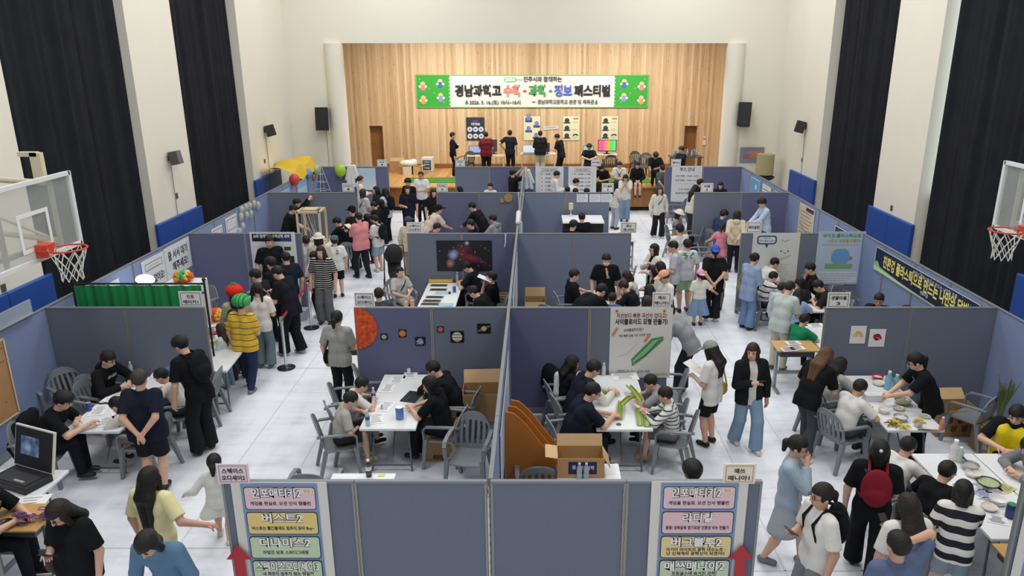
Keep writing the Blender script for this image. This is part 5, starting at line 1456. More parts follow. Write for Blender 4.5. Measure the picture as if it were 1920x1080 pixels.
# wooden desks in the aisles
school_desk(gp(657, 646, .76).x - .02, gp(657, 646, .76).y, 0, 'small wooden desk at the end of the planet panels', .76, .55, .42)
q = gp(1490, 648, .78); school_desk(q.x, q.y, 0, 'small wooden desk with papers beside the bent person in dark jeans', .78, .70, .48)
q = gp(20, 992, .74); school_desk(q.x - .1, q.y + .22, 0, 'wooden desk with purple bracelets beside the person holding a phone', .74, .75, .5)
q = gp(1085, 399, .8); school_desk(2.35, 19.3, 0, 'small desk with craft figures at the panel end near three white sheets', .78, .5, .4, '#d5cdbd')
q = gp(1872, 1000, .72); school_desk(4.93, 6.33, 0, 'wooden desk at the corner of the crowded wrapper table', .70, .6, .4)
# stage tables
for (u0, u1, v, lab) in ((875, 946, 293, 'pale wooden stage table before the dark poster'), (976, 1042, 289, 'white stage table with a silver laptop'), (1091, 1158, 290, 'white stage table under the rainbow monitor')):
    a, c = gp(u0, v, 1.62), gp(u1, v, 1.62); wd = c.x - a.x
    t = thing('stage_table', lab, 'table', ((a.x + c.x) / 2, a.y + .28, 0.9))
    MB().box((0, 0, .71), (wd, .6, .03), bev=.006).obj('tabletop', mat('#d9c9a8' if u0 == 875 else '#e0dfdb', .4), t)
    for sx in (-1, 1):
        for sy in (-1, 1): MB().box((sx * (wd / 2 - .04), sy * .26, .35), (.035, .035, .7)).obj('leg', mat('#d2cbb8', .5), t)
# chairs with nobody on them
q = gp(105, 700, .85)
for (u, v, f, lab) in ((112, 692, -120, 'grey plastic armchair beside the one draped with a lettered jacket'), (150, 716, -100, 'grey empty plastic armchair behind the student table by the blue can'),
                       (55, 690, -110, 'grey plastic armchair draped with a black lettered jacket'), (412, 690, 95, 'grey plastic armchair by the panel end at the tall backpack wearer'),
                       (662, 686, -75, 'grey plastic armchair farthest from the camera at the laptop table'),
                       (616, 722, -75, 'grey empty plastic armchair at the laptop table between two children'), (912, 682, 10, 'grey empty plastic armchair against the middle row near the ringed planet'),
                       (888, 775, 170, 'grey plastic armchair before the cardboard box in the planet booth'), (1036, 690, -60, 'grey plastic armchair draped with a white-sleeved jacket'),
                       (1290, 695, 80, 'grey empty plastic armchair under the green curve poster'), (1290, 752, 80, 'grey plastic armchair behind the grey shirt child at the track table'),
                       (1872, 742, 35, 'grey empty plastic armchair before the cardboard box by the bowl table'), 
                       (372, 507, 160, 'grey plastic armchair behind the white wig cabinet'), (396, 537, 150, 'grey plastic armchair nearest the tomato hat'), (573, 890, 0, 'grey plastic chair top showing above the front panels by the low table'), (1012, 877, 0, 'grey plastic chair top showing before the curved wooden boards'),
                       (1575, 535, 10, 'grey plastic armchair behind the earth poster students'), (1593, 548, 10, 'grey plastic armchair next to the third booth plate'), (1193, 500, 80, 'grey plastic armchair at the aisle panel end near the sunglasses wearer'),
                       (1022, 572, -40, 'grey plastic armchair in the corner beside the shallow cardboard box'), (650, 455, -10, 'grey plastic chair beside the green cap child'), (1335, 455, 85, 'grey plastic armchair before the pink dress child'), (1318, 425, 80, 'grey plastic armchair by the bucket hat sitter'), (1287, 372, 60, 'grey plastic armchair by the guide poster'), (958, 548, 70, 'grey plastic armchair beside the crouched students at the photo table'), (520, 408, 0, 'grey plastic armchair under the wooden frame apparatus crew'), (1110, 850, 0, 'grey chair behind the flapped box') ):
    if 'behind the flapped box' in lab: continue
    chair_px(u, v, f, lab)
for (u, v, f, lab) in ((882, 284, 150, 'dark plastic armchair left of the stage table with the tablet'), (1190, 284, 200, 'dark plastic armchair, empty, beside the rainbow monitor'), (1212, 287, 160, 'dark plastic armchair beside the crouched stage sitter'), (1146, 291, 0, 'dark plastic armchair in front of the rainbow monitor')):
    chair_px(u, v, f, lab.replace('left of', 'beside'), dark=True)

# ------------------------------------------------------------------ small things
def on(u, v, z): return gp(u, v, z)
PAPN = [0]
def paper(u, v, z, rz, label, w=.21, h=.297, c='#e9e9ea', marks=True, group=None):
    p = gp(u, v, z + .004)
    t = tag(MB().box((0, 0, 0), (w, h, .003)).obj('worksheet', mat(c, .8), loc=p), label, 'paper', group); t.rotation_euler = (0, 0, radians(rz))
    if marks:
        b = MB(); r = random.Random(int(u * 7 + v))
        for i in range(7):
            b.box((-w * .05 * r.random(), h * (.38 - i * .12), .0035), (w * r.uniform(.4, .8), .008, .002))
        b.obj('printed_lines', mat('#8b8d94', .8), t)
    return t
def bottle(u, v, z, label, liquid='#c9d6e0', capc='#dfe3e6', h=.21, r=.031, band=None):
    p = gp(u, v, z); t = thing('plastic_bottle', label, 'bottle', p)
    bb = MB().lathe([(r * .9, 0), (r, .01), (r, h * .3), (r * .94, h * .33), (r, h * .36), (r, h * .66), (r * .45, h * .84), (r * .42, h * .90)], 14).obj('bottle_body', mat(liquid, .15, alpha=.75), t, True)
    MB().lathe([(r * .48, h * .89), (r * .48, h)], 12).obj('bottle_cap', mat(capc, .4), t)
    if band: MB().lathe([(r * 1.03, h * .4), (r * 1.03, h * .62)], 14).obj('bottle_label', mat(band, .5), bb)
    return t
def can(u, v, z, label, c='#3a56a8', r=.033, h=.12, name='drink_can', lid='#c9cacc'):
    p = gp(u, v, z); t = thing(name, label, 'can' if 'can' in name else 'tub', p)
    MB().lathe([(r * .9, 0), (r, .008), (r, h - .008), (r * .9, h)], 18).obj('can_body', mat(c, .3, .2, noise=.35, nscale=25), t, True)
    MB().lathe([(r * .88, h), (r * .9, h + .004)], 16).obj('can_lid', mat(lid, .3, .5), t)
    return t
def bowl(u, v, z, label, c, r=.09, h=.06, fill=None, name='bowl', metal=0.0):
    p = gp(u, v, z); t = thing(name, label, name.replace('_', ' '), p)
    MB().lathe([(r * .55, 0), (r * .85, h * .4), (r, h), (r * .95, h), (r * .8, h * .42), (r * .5, h * .12)], 22).obj('bowl_body', mat(c, .3, metal), t, True)
    if fill: MB().lathe([(r * .1, h * .62), (r * .84, h * .6)], 18).obj('contents', mat(fill, .8, noise=.4, nscale=50), t)
    return t
T = .73
for i, (u, v, rz, lab) in enumerate(((185, 770, 10, 'worksheet before the black tee sitter at the student table'), (215, 745, -15, 'worksheet near the blue can on the student table'), (250, 722, 5, 'worksheet under the hands of the hoodie student'),
                                     (295, 705, 12, 'worksheet at the panel end of the student table'), (200, 790, 20, 'worksheet at the front corner of the student table'), (225, 775, 35, 'worksheet under the leaning child at the student table'))):
    paper(u, v, T, rz, lab)
can(168, 770, T, 'blue drink can on the student worksheet table')
bottle(247, 702, T, 'clear water bottle at the panel end of the student table')
for (u, v, lab) in ((193, 756, 'black twisted cord of pens by the blue can'),):
    p = gp(u, v, T + .012); tag(MB().tube([(-.1, .02, 0), (-.03, -.01, .0), (.03, .012, 0), (.1, -.01, 0)], .01).obj('pen_pouch', mat('#1b1b1e', .6), loc=p), 'black pen pouch among the worksheets', 'pouch')
# laptop table
def laptop(p, rz, label, screen='#5f6a66', body='#33363a', open_=110, w=.34, d=.23, glow=0.0):
    t = thing('laptop', label, 'laptop', p, radians(rz))
    MB().box((0, 0, .009), (w, d, .018), bev=.004).obj('keyboard_base', mat(body, .4, .3), t)
    M = Matrix.Translation((0, d / 2, .018)) @ Matrix.Rotation(radians(90 - open_), 4, 'X')
    ld = MB().box((0, 0, d / 2), (w, .010, d), bev=.003).xf(M).obj('lid', mat(body, .4, .3), t)
    MB().box((0, -.0062, d / 2), (w * .92, .002, d * .86)).xf(M).obj('screen', mat(screen, .2, emit=glow) if isinstance(screen, str) else screen, ld)
    MB().box((0, .03, .0185), (w * .85, d * .45, .002)).obj('keys', mat('#17181a', .6), t)
    return t
laptop(gp(773, 745, T), -105, 'black laptop open on the folding table with the blue tub', '#6b7772', open_=105)
for (u, v, rz, lab) in ((745, 712, 0, 'printed sheet at the panel end of the laptop table'), (770, 702, 5, 'printed sheet beside the white cup on the laptop table'), (727, 728, -5, 'printed sheet in the middle of the laptop table'), (705, 785, 12, 'printed sheet at the front corner of the laptop table'), (722, 762, -12, 'printed sheet before the seated children')):
    paper(u, v, T, rz, lab)
bottle(690, 798, T, 'clear water bottle with a blue label at the front of the laptop table', band='#3a5aa0', h=.23)
bottle(701, 752, T, 'clear water bottle between the two children at the laptop table', band='#4a5aa8')
can(750, 785, T, 'wide blue and white tub on the laptop table', '#5f86c4', .055, .17, 'snack_tub', '#d9dcde')
can(767, 702, T, 'white paper cup at the far end of the laptop table', '#e6e6e6', .03, .09, 'paper_cup_can', '#ffffff')
can(716, 768, T, 'tiny red capped vial on the laptop table', '#c9b5a8', .012, .06, 'glue_can', '#a03a34')
# track table
gm = mat('#8fa23a', .35, noise=.25, nscale=20)
def strip(u0, v0, u1, v1, z0, z1, label, w=.07):
    a, c = gp(u0, v0, z0), gp(u1, v1, z1); d = c - a; L = d.length
    b = MB(); n = 10
    prof = [(-w / 2, .03), (-w / 2, 0), (w / 2, 0), (w / 2, .03)]
    up = Vector((0, 0, 1)); sd = d.cross(up).normalized()
    V = []; F = []
    for i in range(n + 1):
        p = d * (i / n) + up * (.02 * sin(pi * i / n))
        V += [p + sd * q[0] + up * q[1] for q in prof] + [p + sd * q[0] * .88 + up * (q[1] + (.004 if q[1] == 0 else 0)) for q in prof[::-1]]
    for i in range(n):
        F += [(i * 8 + k, i * 8 + (k + 1) % 8, (i + 1) * 8 + (k + 1) % 8, (i + 1) * 8 + k) for k in range(8)]
    F += [tuple(range(7, -1, -1)), tuple(n * 8 + k for k in range(8))]
    b.add(V, F)
    tag(b.obj('track_strip', gm, loc=a), label, 'strip', 'green track strips')
strip(1162, 787, 1163, 752, T + .01, T + .04, 'upright green strip before the glasses wearer at the track table')
strip(1200, 798, 1196, 765, T + .01, T + .01, 'green strip lying at the front of the track table')
strip(1166, 760, 1186, 745, .86, .86, 'green strip held up by the glasses wearer')
strip(1178, 724, 1200, 752, .82, .88, 'green strip held by the grey shirt child')
strip(1213, 800, 1213, 783, T + .01, T + .01, 'green strip under the hands of the striped shirt child')
strip(1120, 742, 1140, 742, T + .01, T + .01, 'green strip lying beside the white varsity sleeves')
paper(1172, 706, T, 5, 'lined sheet at the panel end of the track table', .4, .25)
tag(MB().lathe([(.03, 0), (.035, .006), (.03, .012)], 16).obj('marble', mat('#4a5a2a', .3), loc=gp(1160, 796, T)), 'small dark green ring at the front edge of the track table', 'ring')
bottle(1132, 704, T, 'clear bottle beside the curve poster', '#d5dde4')
# bowl table
bowl(1645, 712, T, 'red rimmed white bowl at the panel end of the bowl table', '#b5322e', .085, .07, '#e6ded6')
bowl(1648, 722, T, 'white bowl below the red rimmed bowl', '#e2e0da', .09, .05, '#d8d4c4')
bottle(1664, 730, T, 'tall bottle of pale blue liquid on the bowl table', '#7fc3dc', '#e6eaea', .29, .05)
bottle(1679, 728, T, 'squat bottle of pale blue liquid on the bowl table', '#8fcbd4', '#cfdede', .22, .05)
tag(MB().box((0, 0, .05), (.26, .13, .10), bev=.006).box((0.0, 0, .102), (.1, .04, .006)).obj('tissue_box', mat('#d5d6e0', .6), loc=gp(1636, 750, T)), 'white tissue glove box on the bowl table', 'box')
bowl(1692, 757, T, 'large metal bowl of green paste on the bowl table', '#b9b9b4', .115, .06, '#8f9a6a', metal=.6)
bowl(1680, 740, T, 'small metal bowl of crumbs on the bowl table', '#c0bfba', .07, .05, '#b9b08a', metal=.5)
bowl(1685, 768, T, 'oval metal dish beside the large bowl of green paste', '#c6c2b8', .08, .03, '#c9b79a', metal=.4)
bowl(1688, 788, T, 'metal bowl with water beside the banana peels', '#b5b7b6', .095, .06, '#c3c8c9', metal=.6)
bowl(1657, 774, T, 'white bowl under the gloves of the white tee sitter', '#dedcd6', .08, .06, '#d0c8bb')
bowl(1734, 782, T, 'white saucer of crumbs near the serving person', '#e0e0dc', .075, .02, '#c9bba8')
bowl(1721, 800, T, 'small metal cup beside the whole bananas', '#c2c2be', .055, .06, metal=.6)
def banana(u, v, z, rz, label, c='#d9b93a'):
    p = gp(u, v, z + .018); b = MB(); n = 9
    b.tube([(.085 * cos(a), .085 * sin(a), 0) for a in [radians(20 + 140 * i / n) for i in range(n + 1)]], [.005] + [.014, .017, .018, .018, .018, .018, .017, .013] + [.005], 8)
    o = tag(b.obj('banana', mat(c, .5, noise=.15, nscale=20), loc=p, smooth=True), label, 'banana', 'whole bananas'); o.rotation_euler = (0, 0, radians(rz)); return o
banana(1727, 792, T, 20, 'whole banana on the bowl table, farther of two'); banana(1733, 797, T, 25, 'whole banana on the bowl table, nearer the pink bottle')
def peel(u, v, z, label, c='#cdb13c'):
    p = gp(u, v, z + .01); b = MB()
    for k in range(5):
        a = k * 1.25; b.tube([(0, 0, .02), (.05 * cos(a), .05 * sin(a), .03), (.10 * cos(a), .10 * sin(a), .006)], [.015, .014, .006], 6)
    tag(b.obj('banana_peel', mat(c, .6, noise=.4, nscale=30), loc=p), label, 'peel', 'banana peels')
peel(1672, 797, T, 'dark spotted banana peel beside the metal water bowl', '#6b5a26'); peel(1678, 793, T, 'yellow banana peel beside the metal water bowl'); peel(1694, 802, T, 'torn yellow banana peel at the front of the bowl table')
bottle(1765, 805, T, 'pink bottle at the front corner of the bowl table', '#d98f86', '#e9d9d4', .18, .033)
t = thing('kitchen_knife', 'orange handled knife beside the whole bananas', 'knife', gp(1745, 806, T + .01), radians(-8)); MB().tube([(0, 0, 0), (.12, 0, 0)], .012).obj('handle', mat('#c97f45', .5), t); MB().box((-.08, 0, 0), (.16, .03, .003)).obj('blade', mat('#b9bcbe', .25, .9), t)
# wrapper table
bottle(1787, 862, T, 'large white pump bottle on the saucepan table', '#e3e5e4', '#f0f0f0', .27, .055)
bottle(1798, 866, T, 'pale green bottle beside the white pump bottle', '#c5d8cf', '#e8ece9', .2, .04)
t = bowl(1818, 880, T, 'saucepan with a dark blue handle on the wrapper table', '#b4b6b5', .10, .07, '#a9a9a2', 'saucepan', .6)
MB().tube([(0, .09, .06), (-.03, .2, .10), (-.05, .30, .12)], .013).obj('handle', mat('#34406b', .4), t)
bowl(1824, 893, T, 'white bowl beside the saucepan', '#dedcd8', .085, .05, '#d4cdbd')
bowl(1853, 906, T, 'dark green tray of pale pieces on the wrapper table', '#3f4a34', .13, .02, '#a6b08a', 'tray')
for (u, v, rz, c, lab) in ((1845, 925, 20, '#a9b4d6', 'pale blue wrapper before the striped tee child'), (1862, 918, -10, '#d9b7bf', 'pink wrapper behind the pale blue wrapper'), (1885, 915, 30, '#c9c27a', 'yellow wrapper at the edge of the wrapper table'), (1855, 940, 5, '#dcdce0', 'white printed wrapper beside the white bowl'), (1870, 975, -25, '#e1dfe0', 'white card with blue printing over the wooden desk'), (1838, 912, 0, '#e0e0e2', 'white wrapper beside the green tray')):
    o = paper(u, v, T, rz, lab, .2, .16, c)
bowl(1870, 945, T, 'white bowl near the blue cup', '#e4e2de', .09, .07)
bowl(1854, 955, T, 'low white bowl under the striped child hand', '#dedbd6', .085, .04, '#d2c6b8')
can(1893, 970, T, 'dark blue cup with a green spoon at the picture edge', '#2f3f78', .05, .16, 'cup_can', '#4f9a6a')
# laptop case table
p = gp(40, 905, T); t = thing('laptop_case', 'open black flight case with a glowing screen on the white table', 'case', (p.x, p.y, T), radians(-22))
MB().box((0, 0, .04), (.62, .34, .08), bev=.01).obj('case_base', mat('#26272a', .5), t)
M = Matrix.Translation((0, .17, .08)) @ Matrix.Rotation(radians(-14), 4, 'X')
MB().box((0, 0, .25), (.66, .03, .50), bev=.008).xf(M).obj('case_lid', mat('#d9d6cc', .5), t); MB().box((0, -.017, .25), (.62, .006, .46)).xf(M).obj('screen_panel', mat('#2a2724', .4), t)
MB().box((-.06, -.022, .27), (.30, .004, .22)).xf(M).obj('screen', ramp_mat('screen_picture', [(0.3, '#1f2630'), (0.5, '#6f8fb8'), (0.65, '#c9d8ea')], 'Object', lambda nt, v: (lambda n: (setattr(n.inputs['Scale'], 'default_value', 6), nt.links.new(v, n.inputs['Vector']), n.outputs['Fac'])[2])(nt.nodes.new('ShaderNodeTexNoise'))), t)
MB().box((0, -.02, .083), (.5, .2, .006)).obj('keyboard_tray', mat('#3a3b3f', .5), t); MB().box((.1, -.08, .09), (.16, .03, .01)).obj('latch_strip', mat('#c9c9c9', .4, .6), t)
p = gp(50, 985, .745)
for k in range(16):
    a = rnd.uniform(0, pi); c = Vector((p.x + rnd.uniform(-.12, .16), p.y + rnd.uniform(.0, .15), .75 + .008 * k))
    tag(MB().tube([(.05 * cos(x), .03 * sin(x), 0.004 * sin(3 * x)) for x in [2 * pi * i / 12 for i in range(12)]], .007, 5, closed=True).obj('bracelet', mat(('#7a4a78', '#8a5a86', '#5f3a62')[k % 3], .6), loc=c), 'purple woven bracelet in the heap on the wooden desk', 'bracelet', 'purple bracelets on the wooden desk')
t = bowl(8, 985, .745, 'dark dish at the edge of the bracelet desk', '#2c2a2c', .09, .03, name='dish')
paper(50, 950, T, 10, 'white sheet on the table beside the bracelet desk', .35, .45)
# photo table
for i, (u, v) in enumerate(((823, 535), (822, 543), (815, 557), (810, 564), (806, 570), (843, 527))):
    t = paper(u, v, T, -2, 'dark star photo print, %s from the camera on the photo table' % ['fourth', 'third', 'second', 'first', 'nearest edge', 'last'][i], .36, .16, '#6b6760', False, 'star photo prints'); MB().box((0, 0, .003), (.3, .11, .002)).obj('photo_image', mat('#2f2d2c', .6, noise=.8, nscale=30), t)
for (u, v, lab) in ((830, 549, 'pale blue booklet among the star photos, farther one'), (836, 571, 'pale blue booklet at the front of the photo table')): paper(u, v, T, -5, lab, .3, .18, '#9cc0cc', False)
t = thing('yellow_tray', 'yellow plastic tray of small parts on the photo table', 'tray', gp(828, 526, T)); MB().box((0, 0, .02), (.5, .3, .03)).box((0, .15, .04), (.5, .015, .06)).box((0, -.15, .04), (.5, .015, .06)).box((.25, 0, .04), (.015, .3, .06)).box((-.25, 0, .04), (.015, .3, .06)).obj('tray_body', mat('#d9b93a', .4), t); MB().ball((.05, .03, .05), (.15, .09, .03)).obj('parts_heap', mat('#c9c0b4', .7, noise=.5, nscale=60), t)
bottle(858, 530, T, 'clear bottle before the dark nebula picture', '#b7c4cf', h=.24, r=.035); can(852, 548, T, 'blue can beside the crouched students', '#4a6fb5', .035, .13); can(843, 551, T, 'small dark jar on the photo table', '#3a3a3c', .025, .05, 'jar_can')
# earth poster table and green child table
for (u, v, lab) in ((1520, 580, 'sheet at the front of the earth poster table'), (1512, 562, 'sheet in the middle of the earth poster table'), (1530, 610, 'sheet before the child in green'), (1525, 570, 'sheet under the writing student')): paper(u, v, T, 8, lab, .3, .21)
for (u, v, lab) in ((1487, 643, 'paper heap on the aisle desk by the bent person'), (1494, 652, 'white sheet with a purple pen on the aisle desk'), (1478, 655, 'pink card on the front of the aisle desk')): paper(u, v, .785, 8, lab, .25, .18, '#e3dfe0' if 'pink' not in lab else '#d6b9c2')
# low table behind the front row
bottle(692, 893, .73, 'dark tea bottle on the low white table', '#3d3a34', '#e0e0dc', .22, .035, '#d9dcd6')
paper(715, 891, .73, 5, 'small yellow note on the low white table', .08, .05, '#d9d884', False)
bottle(1086, 897, .73, 'clear water bottle before the flapped box, nearer the chair top', '#b9c3d0', '#e4e8ec', .21, .033); bottle(1099, 897, .73, 'clear water bottle before the flapped box, nearer the open table', '#b9c3d0', '#e4e8ec', .21, .033)
# cardboard boxes
KB = mat('#b08a5e', .8, noise=.06, nscale=6); KBI = mat('#c9a67a', .8, noise=.06, nscale=6)
def carton(p, rz, w, d, h, label, flaps=((1, 35), (-1, 40), (2, 80), (-2, 25)), mark=True, m=None, z0=0.0):
    t = thing('cardboard_box', label, 'box', (p[0], p[1], z0), radians(rz)); m = m or KB
    b = MB(); th = .008
    b.box((0, 0, th / 2), (w, d, th)); b.box((0, d / 2, h / 2), (w, th, h)); b.box((0, -d / 2, h / 2), (w, th, h)); b.box((w / 2, 0, h / 2), (th, d, h)); b.box((-w / 2, 0, h / 2), (th, d, h))
    b.obj('box_body', m, t)
    for side, ang in flaps:
        L = (d if abs(side) == 1 else w) ; fl = min(w, d) * .48
        M = Matrix.Translation(((w / 2) * (1 if side == 1 else -1) if abs(side) == 1 else 0, (d / 2) * (1 if side == 2 else -1) if abs(side) == 2 else 0, h)) @ Matrix.Rotation({1: 0, -1: pi, 2: pi / 2, -2: -pi / 2}[side], 4, 'Z') @ Matrix.Rotation(-radians(ang), 4, 'Y')
        MB().box((fl / 2, 0, 0), (fl, L, th)).xf(M).obj('flap', KBI, t)
    if mark:
        Art(-d / 2 - .006).lines(-w * .12, h * .84, w * .4, 2, .04, '#5a4632', .012).text('세대비름슬이', w * .08, h * .06, .09, '#3c3126', .03, width=w * .6).rect(w * .3, h * .82, .08, .03, '#3c3126').obj(t)
    return t
q = gp(812, 893, 0); carton((q.x + .05, q.y + .55), -4, .40, .32, .52, 'open cardboard box with raised flaps standing in the planet booth front', ((1, 25), (-1, 30), (2, 78), (-2, -70)))
q = gp(882, 800, 0.0); carton((-.78, 10.15), 3, .58, .42, .44, 'wide open cardboard box leaning by the middle row in the planet booth', ((2, 60),), False, z0=.30)
t = thing('box_stand', 'low crate stand under the wide cardboard box', 'crate', (-.78, 10.15, 0)); MB().box((0, 0, .145), (.5, .36, .29), bev=.01).obj('crate_body', mat('#8f969c', .5), t); MB().box((0, -.185, .2), (.2, .01, .05)).obj('crate_handle', mat('#6a7076', .5), t)
q = gp(1083, 893, .0); carton((.52, 7.86), 0, .54, .30, .25, 'open cardboard box with wide flaps and a navy label on the table', ((-1, 8), (2, 62), (1, -60)), False, z0=.735)
A = Art(0); A.rect(0, .0, .33, .16, '#2d2f4a').text('학생장학', .05, -.02, .06, '#c9cde0', .02, width=.17).rect(-.1, .01, .04, .05, '#a0a5c0'); o = A.obj([q_ for q_ in bpy.data.objects if q_.get('label', '').endswith('navy label on the table')][0], 'box_label'); o.location = (.02, -.156, .13)
q = gp(1015, 580, 0); carton((-.02, 14.95), 0, .42, .4, .30, 'shallow cardboard box open to the camera beside the middle row', ((2, 70), (-2, -60)), False, z0=0.25)
t = thing('box_stand', 'low grey crate under the shallow cardboard box', 'crate', (-.02, 14.95, 0)); MB().box((0, 0, .12), (.38, .36, .24), bev=.01).obj('crate_body', mat('#6f767c', .5), t); MB().box((0, -.185, .17), (.16, .01, .04)).obj('crate_handle', mat('#565c62', .5), t)
carton((-.72, 15.15), 0, .5, .4, .58, 'tall cardboard box beside the student with a white sheet in the nebula booth', (), False)
carton((6.25, 10.25), 2, .62, .40, .42, 'cardboard box printed with brown bears behind the empty armchair', ((2, 40),), False)
A = Art(0)
for k in range(7): x, z = -.22 + .08 * k, .12 + .14 * (k % 2); A.disc(x, z, .045, '#7a4f2c', 10); A.disc(x - .03, z + .045, .018, '#7a4f2c', 8); A.disc(x + .03, z + .045, .018, '#7a4f2c', 8)
o = A.obj([q_ for q_ in bpy.data.objects if 'brown bears' in q_.get('label', '')][0], 'bear_print'); o.location = (0, -.206, 0)
q = gp(745, 322, .9); carton((q.x, q.y), 5, .55, .45, .38, 'brown cardboard box on the stage floor nearest the closed door', ((2, 40), (1, 20)), False, z0=.90)
for (u, v, lab, c, s) in ((766, 327, 'white carton on the stage heaped with a plastic bag', '#d9d2c2', .40), (781, 327, 'beige carton on the stage beside the white computer', '#c9aa78', .34)):
    q = gp(u, v, .9); carton((q.x, q.y + .1), 0, s, .35, .32, lab, ((1, 10), (-1, 15)), False, mat(c, .8), .90)
q = gp(770, 318, 1.0); 
f = Field((-.5, -.3, -.1), (.5, .3, .4), .02); f.ell((0, 0, .1), (.36, .2, .14), ((1, 0, 0), (0, 1, 0), (0, 0, 1)), .03); f.ell((.2, 0, .16), (.15, .14, .12), ((1, 0, 0), (0, 1, 0), (0, 0, 1)), .03); r = f.mesh()
o = np_obj('plastic_bag', r[0], r[1], mat('#e6e4de', .3, bump=1, bscale=14), None); o.location = (q.x, gp(766, 327, .9).y + .12, 1.22); tag(o, 'crumpled white plastic bag on the stage cartons', 'bag')
q = gp(803, 321, .9); t = thing('computer_tower', 'white computer tower with a glass side on the stage', 'computer', (q.x, q.y, .9), radians(-4)); MB().box((0, 0, .29), (.44, .42, .56), bev=.015).obj('case_body', mat('#e2e2e0', .4), t); MB().box((0, -.213, .27), (.34, .01, .40)).obj('glass_side', mat('#4a5560', .15), t)
b = MB()
for z in (.16, .30, .40): b.box((.0, -.222, z), (.22, .006, .04))
b.obj('inner_part', mat('#b9c4cc', .3), t)
# curved wooden side boards
for i in range(3):
    o = MB().prism([(0, 0), (.78, 0), (.78, .55), (.70, .62), (.55, .80), (.40, 1.0), (.27, 1.19), (.17, 1.30), (.10, 1.36), (0, 1.38)], -.012, .012, plane='xz').obj('curved_board', mat('#b5702f', .45, noise=.12, nscale=7)); o.location = (-.37 + .03 * i, 8.12 + .16 * i, 0)
    tag(o, 'curved orange wooden side board by the middle row, %s of three' % ['nearest the camera', 'middle one', 'rearmost'][i], 'board', 'curved wooden boards')
# ------------------------------------------------------------------ green screen, lamp, wigs, props
a, c = yp(141, 531, 11.45), yp(372, 548, 11.25)
t = thing('green_screen', 'long green cloth screen hung on a low black pole frame', 'screen', (a.x, 11.45, 0))
L = c.x - a.x; zt = a.z; b = MB()
b.grid(lambda i, j: (L * i, -.06 - .2 * i * 0 + .018 * sin(i * 55) + .012 * sin(i * 97 + 1), zt - .02 - (zt - .3) * (1 - j) - 0.0 * i), 120, 4)
b.obj('green_cloth', mat('#1f8a4f', .8, noise=.2, nscale=5), t, True)
MB().tube([(-.03, -.03, zt), (L + .03, -.03, zt)], .016).obj('top_pole', mat('#1c1d1f', .5), t)
for x in (-.03, L + .03): MB().tube([(x, -.03, 0), (x, -.03, zt + .06)], .018).ball((x, -.03, zt + .07), .03).tube([(x, .25, .01), (x, -.03, .2), (x, -.28, .01)], .012).obj('upright_pole', mat('#1c1d1f', .5), t)
p = yp(272, 524, 12.9); t = thing('ring_light', 'glowing white studio light on a stand behind the green screen', 'lamp', (p.x, 12.9, 0))
MB().tube([(0, 0, 0.02), (0, 0, p.z - .1)], .015).tube([(-.3, -.2, .01), (0, 0, .35), (.3, -.2, .01)], .01).tube([(0, .3, .01), (0, 0, .35)], .01).obj('stand', mat('#1c1d1f', .5), t)
MB().ball((0, 0, p.z), (.17, .08, .09), 20, 10).obj('lamp_head', mat('#f2fbff', .4, emit=9.0), t, True)
p = gp(345, 545, 0); y = 12.75; pz = yp(345, 528, y)
t = thing('white_cabinet', 'white cabinet with printed side under the rainbow wig', 'cabinet', (pz.x, y, 0), radians(0))
MB().box((0, 0, pz.z / 2), (.62, .5, pz.z), bev=.01).obj('cabinet_body', mat('#dcdde0', .5), t); MB().box((0, -.255, pz.z * .45), (.5, .012, pz.z * .7)).obj('door', mat('#cfd1d6', .5), t); Art(-.265).lines(0, pz.z * .85, .5, 4, .05, '#9a9aa0', .015).obj(t)
tag(MB().box((0, 0, 0), (1.3, .35, .03), bev=.008).obj('black_case', mat('#2c3038', .5), loc=(pz.x - .2, y - .42, pz.z - .12)), 'long dark case lid before the white wig cabinet', 'case')
def wig(p, r, cols, label, nm='clown_wig'):
    b = MB(); rr = random.Random(len(label))
    ms = [mat(c, .8) for c in cols]
    for k in range(150):
        th = rr.uniform(0, 2 * pi); ph = rr.uniform(.05, 1.75)
        d = Vector((sin(ph) * cos(th), sin(ph) * sin(th), cos(ph)))
        ci = int((cos(th) * sin(ph) * .5 + .5) * len(cols) * .999)
        b.ball(tuple(Vector((0, 0, r * .5)) + Vector((d.x * r, d.y * r * .8, d.z * r * .75))), r * rr.uniform(.14, .24), 6, 4, ci)
    b.ball((0, 0, r * .5), (r * .95, r * .75, r * .7), 12, 8, 0)
    o = b.obj(nm, ms, loc=p); tag(o, label, 'wig'); return o
wig((pz.x + .0, y, pz.z + .0), .155, ('#d8572f', '#e0a33a', '#8fbf4a', '#3aa886', '#e3c94f', '#d96a3a'), 'rainbow curly clown wig on the white cabinet')
q = gp(404, 600, .75); wig((q.x, q.y, .735), .17, ('#e07a2f', '#d9552f', '#e8b04a'), 'orange curly wig on the prop table')
for k, (u, v, c, lab) in enumerate(((398, 612, '#d8d6d2', 'white mask prop on the prop table'), (402, 625, '#b53a3a', 'red paper lips prop on the prop table'), (396, 640, '#d9c85a', 'yellow paper prop at the front of the prop table'))):
    q = gp(u, v, .74); tag(MB().prism([(.12 * cos(x) * (1 + .2 * cos(3 * x)), .08 * sin(x)) for x in [2 * pi * i / 16 for i in range(16)]], 0, .02, plane='xy').obj('photo_prop', mat(c, .6), loc=(q.x, q.y, .735)), lab, 'prop', 'photo props on the table')
